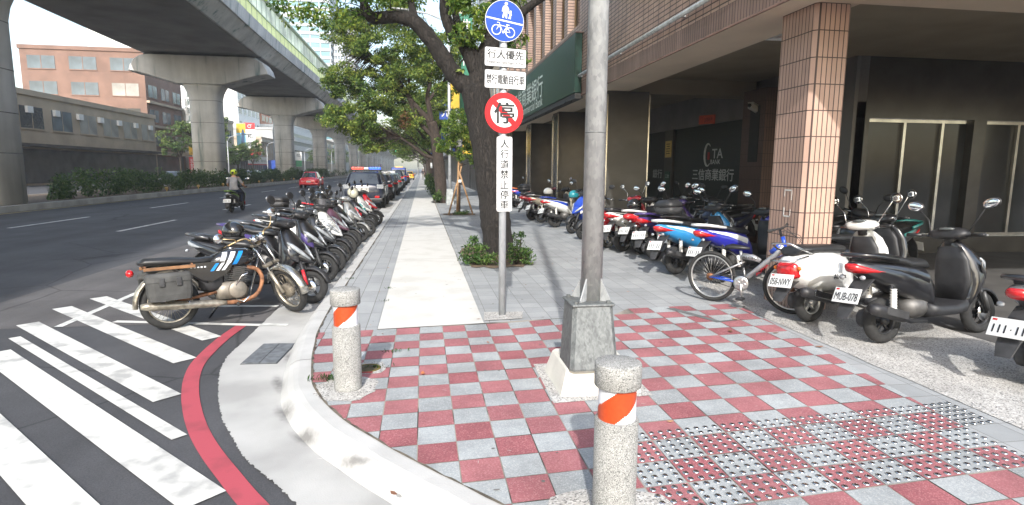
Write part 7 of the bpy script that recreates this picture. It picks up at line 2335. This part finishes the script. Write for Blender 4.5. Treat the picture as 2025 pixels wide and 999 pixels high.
P_NAVY = paintc('navy', (.014, .018, .035)); P_BLK = paintc('black', (.014, .014, .016)); P_GRY = paintc('dark_grey', (.07, .075, .08), .3); P_TEA = paintc('grey_green', (.14, .18, .18), .3)
P_RED = paintc('red', (.60, .015, .03)); P_BLUE = paintc('blue', (.015, .05, .32)); P_SIL = paintc('silver', (.42, .43, .44), .4); P_WHT = paintc('white', (.68, .69, .68))
H_ = radians(90)
def police(t):
    ww = mat('police_white', (.62, .62, .60), .35, coat=.5)
    b = MB()
    for sg_ in (1, -1): b.box((-.2, sg_ * .903, .80), (2.2, .012, .42), ww, None, .004)
    b.build('white_side_panel', t)
    b = MB()
    for sg_ in (1, -1): put_text(b, 'POLICE', (-.2, sg_ * .913, .80), (sg_ * -1, 0, 0), Z, 1.2, .22, mat('police_ink', (.02, .03, .12), .4), .02)
    b.build('lettering', t)
    b = MB(); b.box((-.55, 0, 1.74), (.34, 1.30, .05), trim_black, None, .01)
    for y_ in (-.5, .5): b.box((-.55, y_, 1.69), (.08, .06, .08), trim_black)
    lb = b.build('light_bar', t)
    rl = mat('beacon_red', (.9, .06, .04), .3, emit=.9); bl = mat('beacon_blue', (.03, .10, .9), .3, emit=.9)
    b = MB()
    for k in range(4): b.box((-.55, .60 - .13 * k, 1.82), (.30, .12, .11), rl, None, .02)
    b.build('red_beacon', lb)
    b = MB()
    for k in range(4): b.box((-.55, -.60 + .13 * k, 1.82), (.30, .12, .11), bl, None, .02)
    b.build('blue_beacon', lb)
    b = MB(); b.box((-.55, 0, 1.82), (.28, .20, .10), plate_white, None, .02); b.build('speaker', lb)
    b = MB(); b.box((-2.33, 0, .87), (.03, .50, .22), P_SIL, None, .01); b.build('tailgate_trim', t)
    b = MB()
    for sg_ in (1, -1): b.box((-2.34, sg_ * .6, .55), (.02, .2, .09), lens_red, None, .005)
    b.build('reflector', t)
make_car('dark navy police car with a red and blue light bar, first of the parked cars', (-2.62, 29.2, -.121), H_, SUVB, UCAB, P_NAVY, .9, (1.38, -1.32), .36, tail='suv', tailm=lens_clear, group='cars parked along the kerb', extra=police)
def roof_sign(t):
    b = MB(); b.loft([ring((-.3, 0, 1.45), X, Y, .14, .35, 14, 4), ring((-.3, 0, 1.62), X, Y, .08, .30, 14, 4)], mat('roof_sign_white', (.62, .62, .60), .4)); b.build('roof_sign', t)
def antenna(t):
    b = MB(); b.tube([(-.9, -.2, 1.44), (-.9, -.2, 1.9)], .012, trim_black, 5); b.box((-.9, -.2, 1.98), (.03, .12, .14), P_BLUE); b.build('aerial', t)
    roof_sign(t)
PARK = 'cars parked along the kerb'
make_car('black hatchback with a pale roof sign, just beyond the police car', (-2.55, 35.4, -.121), H_, HATCH, HCAB, P_BLK, .86, (1.2, -1.2), .32, group=PARK, extra=antenna)
make_car('dark grey saloon with a bright red tail lamp, third of the parked cars', (-2.5, 42.0, -.121), H_, SEDAN, SCAB, P_GRY, .88, group=PARK, extra=roof_sign)
make_car('grey green saloon, fourth of the parked cars', (-2.5, 49.0, -.121), H_, SEDAN, SCAB, P_TEA, .88, group=PARK, extra=roof_sign)
make_car('black people carrier, fifth of the parked cars', (-2.55, 57.0, -.121), H_, SUVB, UCAB, P_BLK, .9, (1.38, -1.32), .36, tail='suv', group=PARK)
def van_load(t):
    b = MB(); b.box((-1.0, 0, 1.72), (2.2, 1.5, .18), P_BLUE, None, .05); b.build('roof_rack', t)
    b = MB(); b.box((.1, 0, 1.98), (.3, .9, .24), mat('taxi_yellow', (.75, .42, .10), .4), None, .04); b.build('roof_light', t)
make_car('blue covered van with an orange roof light, far along the parked cars', (-2.6, 68.0, -.121), H_, SUVB, (-2.2, -2.05, .5, 1.1, 1.04, 1.95, .86, .80), P_BLUE, .9, (1.38, -1.32), .36, tail='suv', group=PARK, extra=van_load)
make_car('small black saloon at the far end of the parked cars', (-2.5, 77.0, -.121), H_, SEDAN, SCAB, P_BLK, .88, group=PARK)
make_car('yellow taxi far away beside the white gate frame', (-2.2, 100.0, -.121), H_, SEDAN, SCAB, paintc('taxi_yellow', (.6, .36, .02)), .88, group='cars far along the road')
# red rounded car on the road
BEET = [(-2.0, .55, .40, .72), (-1.93, .74, .30, .90), (-1.55, .84, .24, 1.02), (-.7, .82, .22, .98), (.5, .82, .22, .94), (1.3, .84, .24, .98), (1.8, .74, .30, .86), (1.98, .55, .40, .68)]
BCAB = (-1.72, -.85, .30, 1.02, .86, 1.50, .74, .52)
def badge(t):
    b = MB(); b.lathe([(.06, 0), (.055, -.02)], chrome, (-1.90, 0, .86), 'X', 14); b.build('badge', t)
    b = MB()
    for sg_ in (1, -1):
        for x_ in (1.28, -1.25): b.ell((x_, sg_ * .80, .50), (.52, .10, .40), P_RED, 16, 10)
    b.build('wing', t)
make_car('shiny red rounded small car driving away in the middle lane', (-10.15, 56.6, -.121), radians(92), BEET, BCAB, P_RED, .88, (1.28, -1.25), .33, name='red_car', tail='round', tailm=mat('tail_red', (.45, .01, .015), .2), extra=badge)
for i, (x, y, pm, lab) in enumerate(((-23.3, 86, P_SIL, 'silver car seen over the hedge behind the scooter rider'), (-23.6, 95, P_SIL, 'silver grey car seen over the hedge left of the second pier'), (-23.4, 104, P_TEA, 'green grey car seen over the hedge beside the second pier'),
        (-24.5, 63, P_GRY, 'dark car seen over the hedge left of the nearest pier'), (-23.4, 150, P_WHT, 'white car seen over the hedge near the fourth pier'), (-23.4, 125, P_SIL, 'pale car seen over the hedge between the second and third piers'))):
    make_car(lab, (x, y, -.121), -H_, SEDAN if i % 2 else HATCH, SCAB if i % 2 else HCAB, pm, .87, group='cars on the far carriageway', name='car')

# ------------------------------------------------------------------ people
skin = mat('skin', (.42, .24, .16), .55, var=.06)
def skin_body(name, joints, bones, parent, m, levels=2):
    """one continuous body grown over a skeleton: joints name -> (point, radius)"""
    me = bpy.data.meshes.new(name)
    keys = list(joints)
    me.from_pydata([joints[k][0] for k in keys], [(keys.index(a), keys.index(c)) for a, c in bones], [])
    o = bpy.data.objects.new(name, me); COL.objects.link(o)
    md = o.modifiers.new('skin', 'SKIN'); md.use_smooth_shade = True
    sv = me.skin_vertices[0].data
    for i, k in enumerate(keys):
        r_ = joints[k][1]; sv[i].radius = r_ if isinstance(r_, tuple) else (r_, r_)
        sv[i].use_root = (i == 0)
    o.modifiers.new('sub', 'SUBSURF').levels = levels
    dg = bpy.context.evaluated_depsgraph_get(); dg.update()
    m2 = bpy.data.meshes.new_from_object(o.evaluated_get(dg))
    bpy.data.objects.remove(o)
    o = bpy.data.objects.new(name, m2); COL.objects.link(o); o.parent = parent
    m2.materials.clear()
    for q in (m if isinstance(m, list) else [m]): m2.materials.append(q)
    return o
# rider on a black scooter
ride = make_scooter('sport', rear=(-7.66, 25.05), head=88, lean=0, z=-.12, main=K, acc=paint('lime', (.16, .30, .03)), label='black and lime scooter being ridden up the middle of the road', group=None)
swap_plate(ride, None)
for k in ('group',):
    if k in ride: del ride[k]
rp = thing('person', 'scooter rider in a grey shirt, jeans and a bright yellow green helmet', 'person', (-7.64, 25.5, -.12), radians(88))
cloth_grey = mat('shirt_grey', (.27, .27, .29), .9, var=.12, scale=6, bump=.2, bscale=30)
jeans = mat('jeans_blue', (.018, .028, .06), .9, var=.2, scale=9)
# local frame: x forward, origin 0.45 m ahead of the rear axle contact
J = {'pelvis': ((-.10, 0, .90), (.17, .14)), 'waist': ((-.09, 0, 1.04), (.15, .12)), 'chest': ((-.05, 0, 1.24), (.185, .13)), 'neck0': ((-.02, 0, 1.40), (.085, .075)), 'neck': ((.0, 0, 1.47), .055), 'head': ((.03, 0, 1.60), (.085, .10)), 'crown': ((.03, 0, 1.68), .07)}
Bn = [('pelvis', 'waist'), ('waist', 'chest'), ('chest', 'neck0'), ('neck0', 'neck'), ('neck', 'head'), ('head', 'crown')]
for sg_, n_ in ((1, 'l'), (-1, 'r')):
    J.update({'sh' + n_: ((-.03, sg_ * .19, 1.36), .075), 'el' + n_: ((.10, sg_ * .30, 1.13), .05), 'wr' + n_: ((.33, sg_ * .30, 1.02), .034), 'ha' + n_: ((.41, sg_ * .30, 1.02), .036),
              'hi' + n_: ((-.02, sg_ * .12, .86), .10), 'kn' + n_: ((.34, sg_ * .16, .76), .068), 'an' + n_: ((.30, sg_ * .15, .40), .045), 'to' + n_: ((.46, sg_ * .15, .365), .038)})
    Bn += [('neck0', 'sh' + n_), ('sh' + n_, 'el' + n_), ('el' + n_, 'wr' + n_), ('wr' + n_, 'ha' + n_), ('pelvis', 'hi' + n_), ('hi' + n_, 'kn' + n_), ('kn' + n_, 'an' + n_), ('an' + n_, 'to' + n_)]
bo = skin_body('body', J, Bn, rp, [skin, cloth_grey, jeans, plastic])
for p in bo.data.polygons:
    c = p.center
    if c.z > 1.42: p.material_index = 0
    elif c.z > .93 and (c.x < .06 or c.z > 1.2) and abs(c.y) < .34 and not (c.x > .02 and c.z < 1.16 and abs(c.y) > .22): p.material_index = 1
    elif c.z > .93 and abs(c.y) > .2: p.material_index = 0
    elif c.z > .43: p.material_index = 2
    else: p.material_index = 3
b = MB()
for sg_ in (1, -1):
    for k in range(4):
        y_ = sg_ * (.27 + .022 * k)
        b.tube([(.41, y_, 1.045), (.45, y_, 1.04), (.462, y_, 1.01), (.44, y_, .985)], [.011, .011, .010, .008], skin, 6)
    b.tube([(.40, sg_ * .265, 1.02), (.42, sg_ * .25, .99), (.45, sg_ * .26, .985)], [.012, .011, .009], skin, 6)
b.build('fingers', rp)
b = MB()
lime = mat('helmet_lime', (.52, .62, .03), .3, coat=.6)
rings_ = []
for k in range(9):
    a = radians(-40 + 128 * k / 8); rings_.append(ring((.02, 0, 1.615 + .14 * sin(a)), X, Y, max(.15 * cos(a), .004), max(.13 * cos(a), .004), 22))
b.loft(rings_, lime)
b.build('helmet', rp)
b = MB(); b.box((-.128, 0, 1.60), (.02, .09, .10), plastic, (0, -.1, 0), .01)
for sg_ in (1, -1): b.ell((-.06, sg_ * .108, 1.66), (.05, .02, .035), plastic, 10, 6)
b.build('helmet_trim', rp)
b = MB(); b.ell((.135, 0, 1.59), (.04, .10, .055), mat('smoked_visor', (.10, .10, .11), .08), 12, 6); b.build('visor', rp)
# walker far down the path
wp = thing('person', 'distant walker in a dark top and pale trousers near the white gate frame', 'person', (.12, 95, 0), radians(-90))
J = {'pelvis': ((0, 0, .92), (.15, .11)), 'waist': ((0, 0, 1.06), (.13, .10)), 'chest': ((.01, 0, 1.26), (.17, .11)), 'neck0': ((0, 0, 1.42), .07), 'neck': ((.01, 0, 1.48), .05), 'head': ((.02, 0, 1.60), (.08, .10)), 'crown': ((.02, 0, 1.68), .06)}
Bn = [('pelvis', 'waist'), ('waist', 'chest'), ('chest', 'neck0'), ('neck0', 'neck'), ('neck', 'head'), ('head', 'crown')]
for sg_, n_ in ((1, 'l'), (-1, 'r')):
    J.update({'sh' + n_: ((0, sg_ * .18, 1.38), .06), 'el' + n_: ((-.05 * sg_, sg_ * .23, 1.12), .042), 'wr' + n_: ((.08 * sg_, sg_ * .24, .90), .03), 'ha' + n_: ((.10 * sg_, sg_ * .24, .80), .03),
              'hi' + n_: ((0, sg_ * .09, .86), .09), 'kn' + n_: ((.1 * sg_, sg_ * .09, .50), .06), 'an' + n_: ((.14 * sg_ - .06, sg_ * .09, .08), .04), 'to' + n_: ((.14 * sg_ + .08, sg_ * .09, .04), .035)})
    Bn += [('neck0', 'sh' + n_), ('sh' + n_, 'el' + n_), ('el' + n_, 'wr' + n_), ('wr' + n_, 'ha' + n_), ('pelvis', 'hi' + n_), ('hi' + n_, 'kn' + n_), ('kn' + n_, 'an' + n_), ('an' + n_, 'to' + n_)]
bo = skin_body('body', J, Bn, wp, [skin, mat('dark_top', (.05, .03, .03), .9), mat('pale_trousers', (.30, .28, .24), .9), plastic])
for p in bo.data.polygons:
    c = p.center
    p.material_index = 0 if (c.z > 1.44 or (abs(c.y) > .2 and c.z < 1.12)) else (1 if c.z > .95 else (2 if c.z > .1 else 3))
b = MB(); b.ell((-.01, 0, 1.64), (.10, .09, .10), mat('black_hair', (.01, .009, .008), .6), 12, 8); b.build('hair', wp)

# ------------------------------------------------------------------ thin summer haze in the street
hm = bpy.data.materials.new('haze_air'); hm.use_nodes = True
hn = hm.node_tree.nodes; hn.remove(hn['Principled BSDF'])
pv_ = hn.new('ShaderNodeVolumePrincipled'); pv_.inputs['Color'].default_value = (.93, .96, 1.0, 1); pv_.inputs['Density'].default_value = .0007; pv_.inputs['Anisotropy'].default_value = .2
hm.node_tree.links.new(pv_.outputs[0], hn['Material Output'].inputs['Volume'])
b = MB(); b.bx(-260, 260, -60, 620, -1.2, 125, hm)
tag(b.build('haze'), kind='stuff')
scene.cycles.volume_bounces = 1
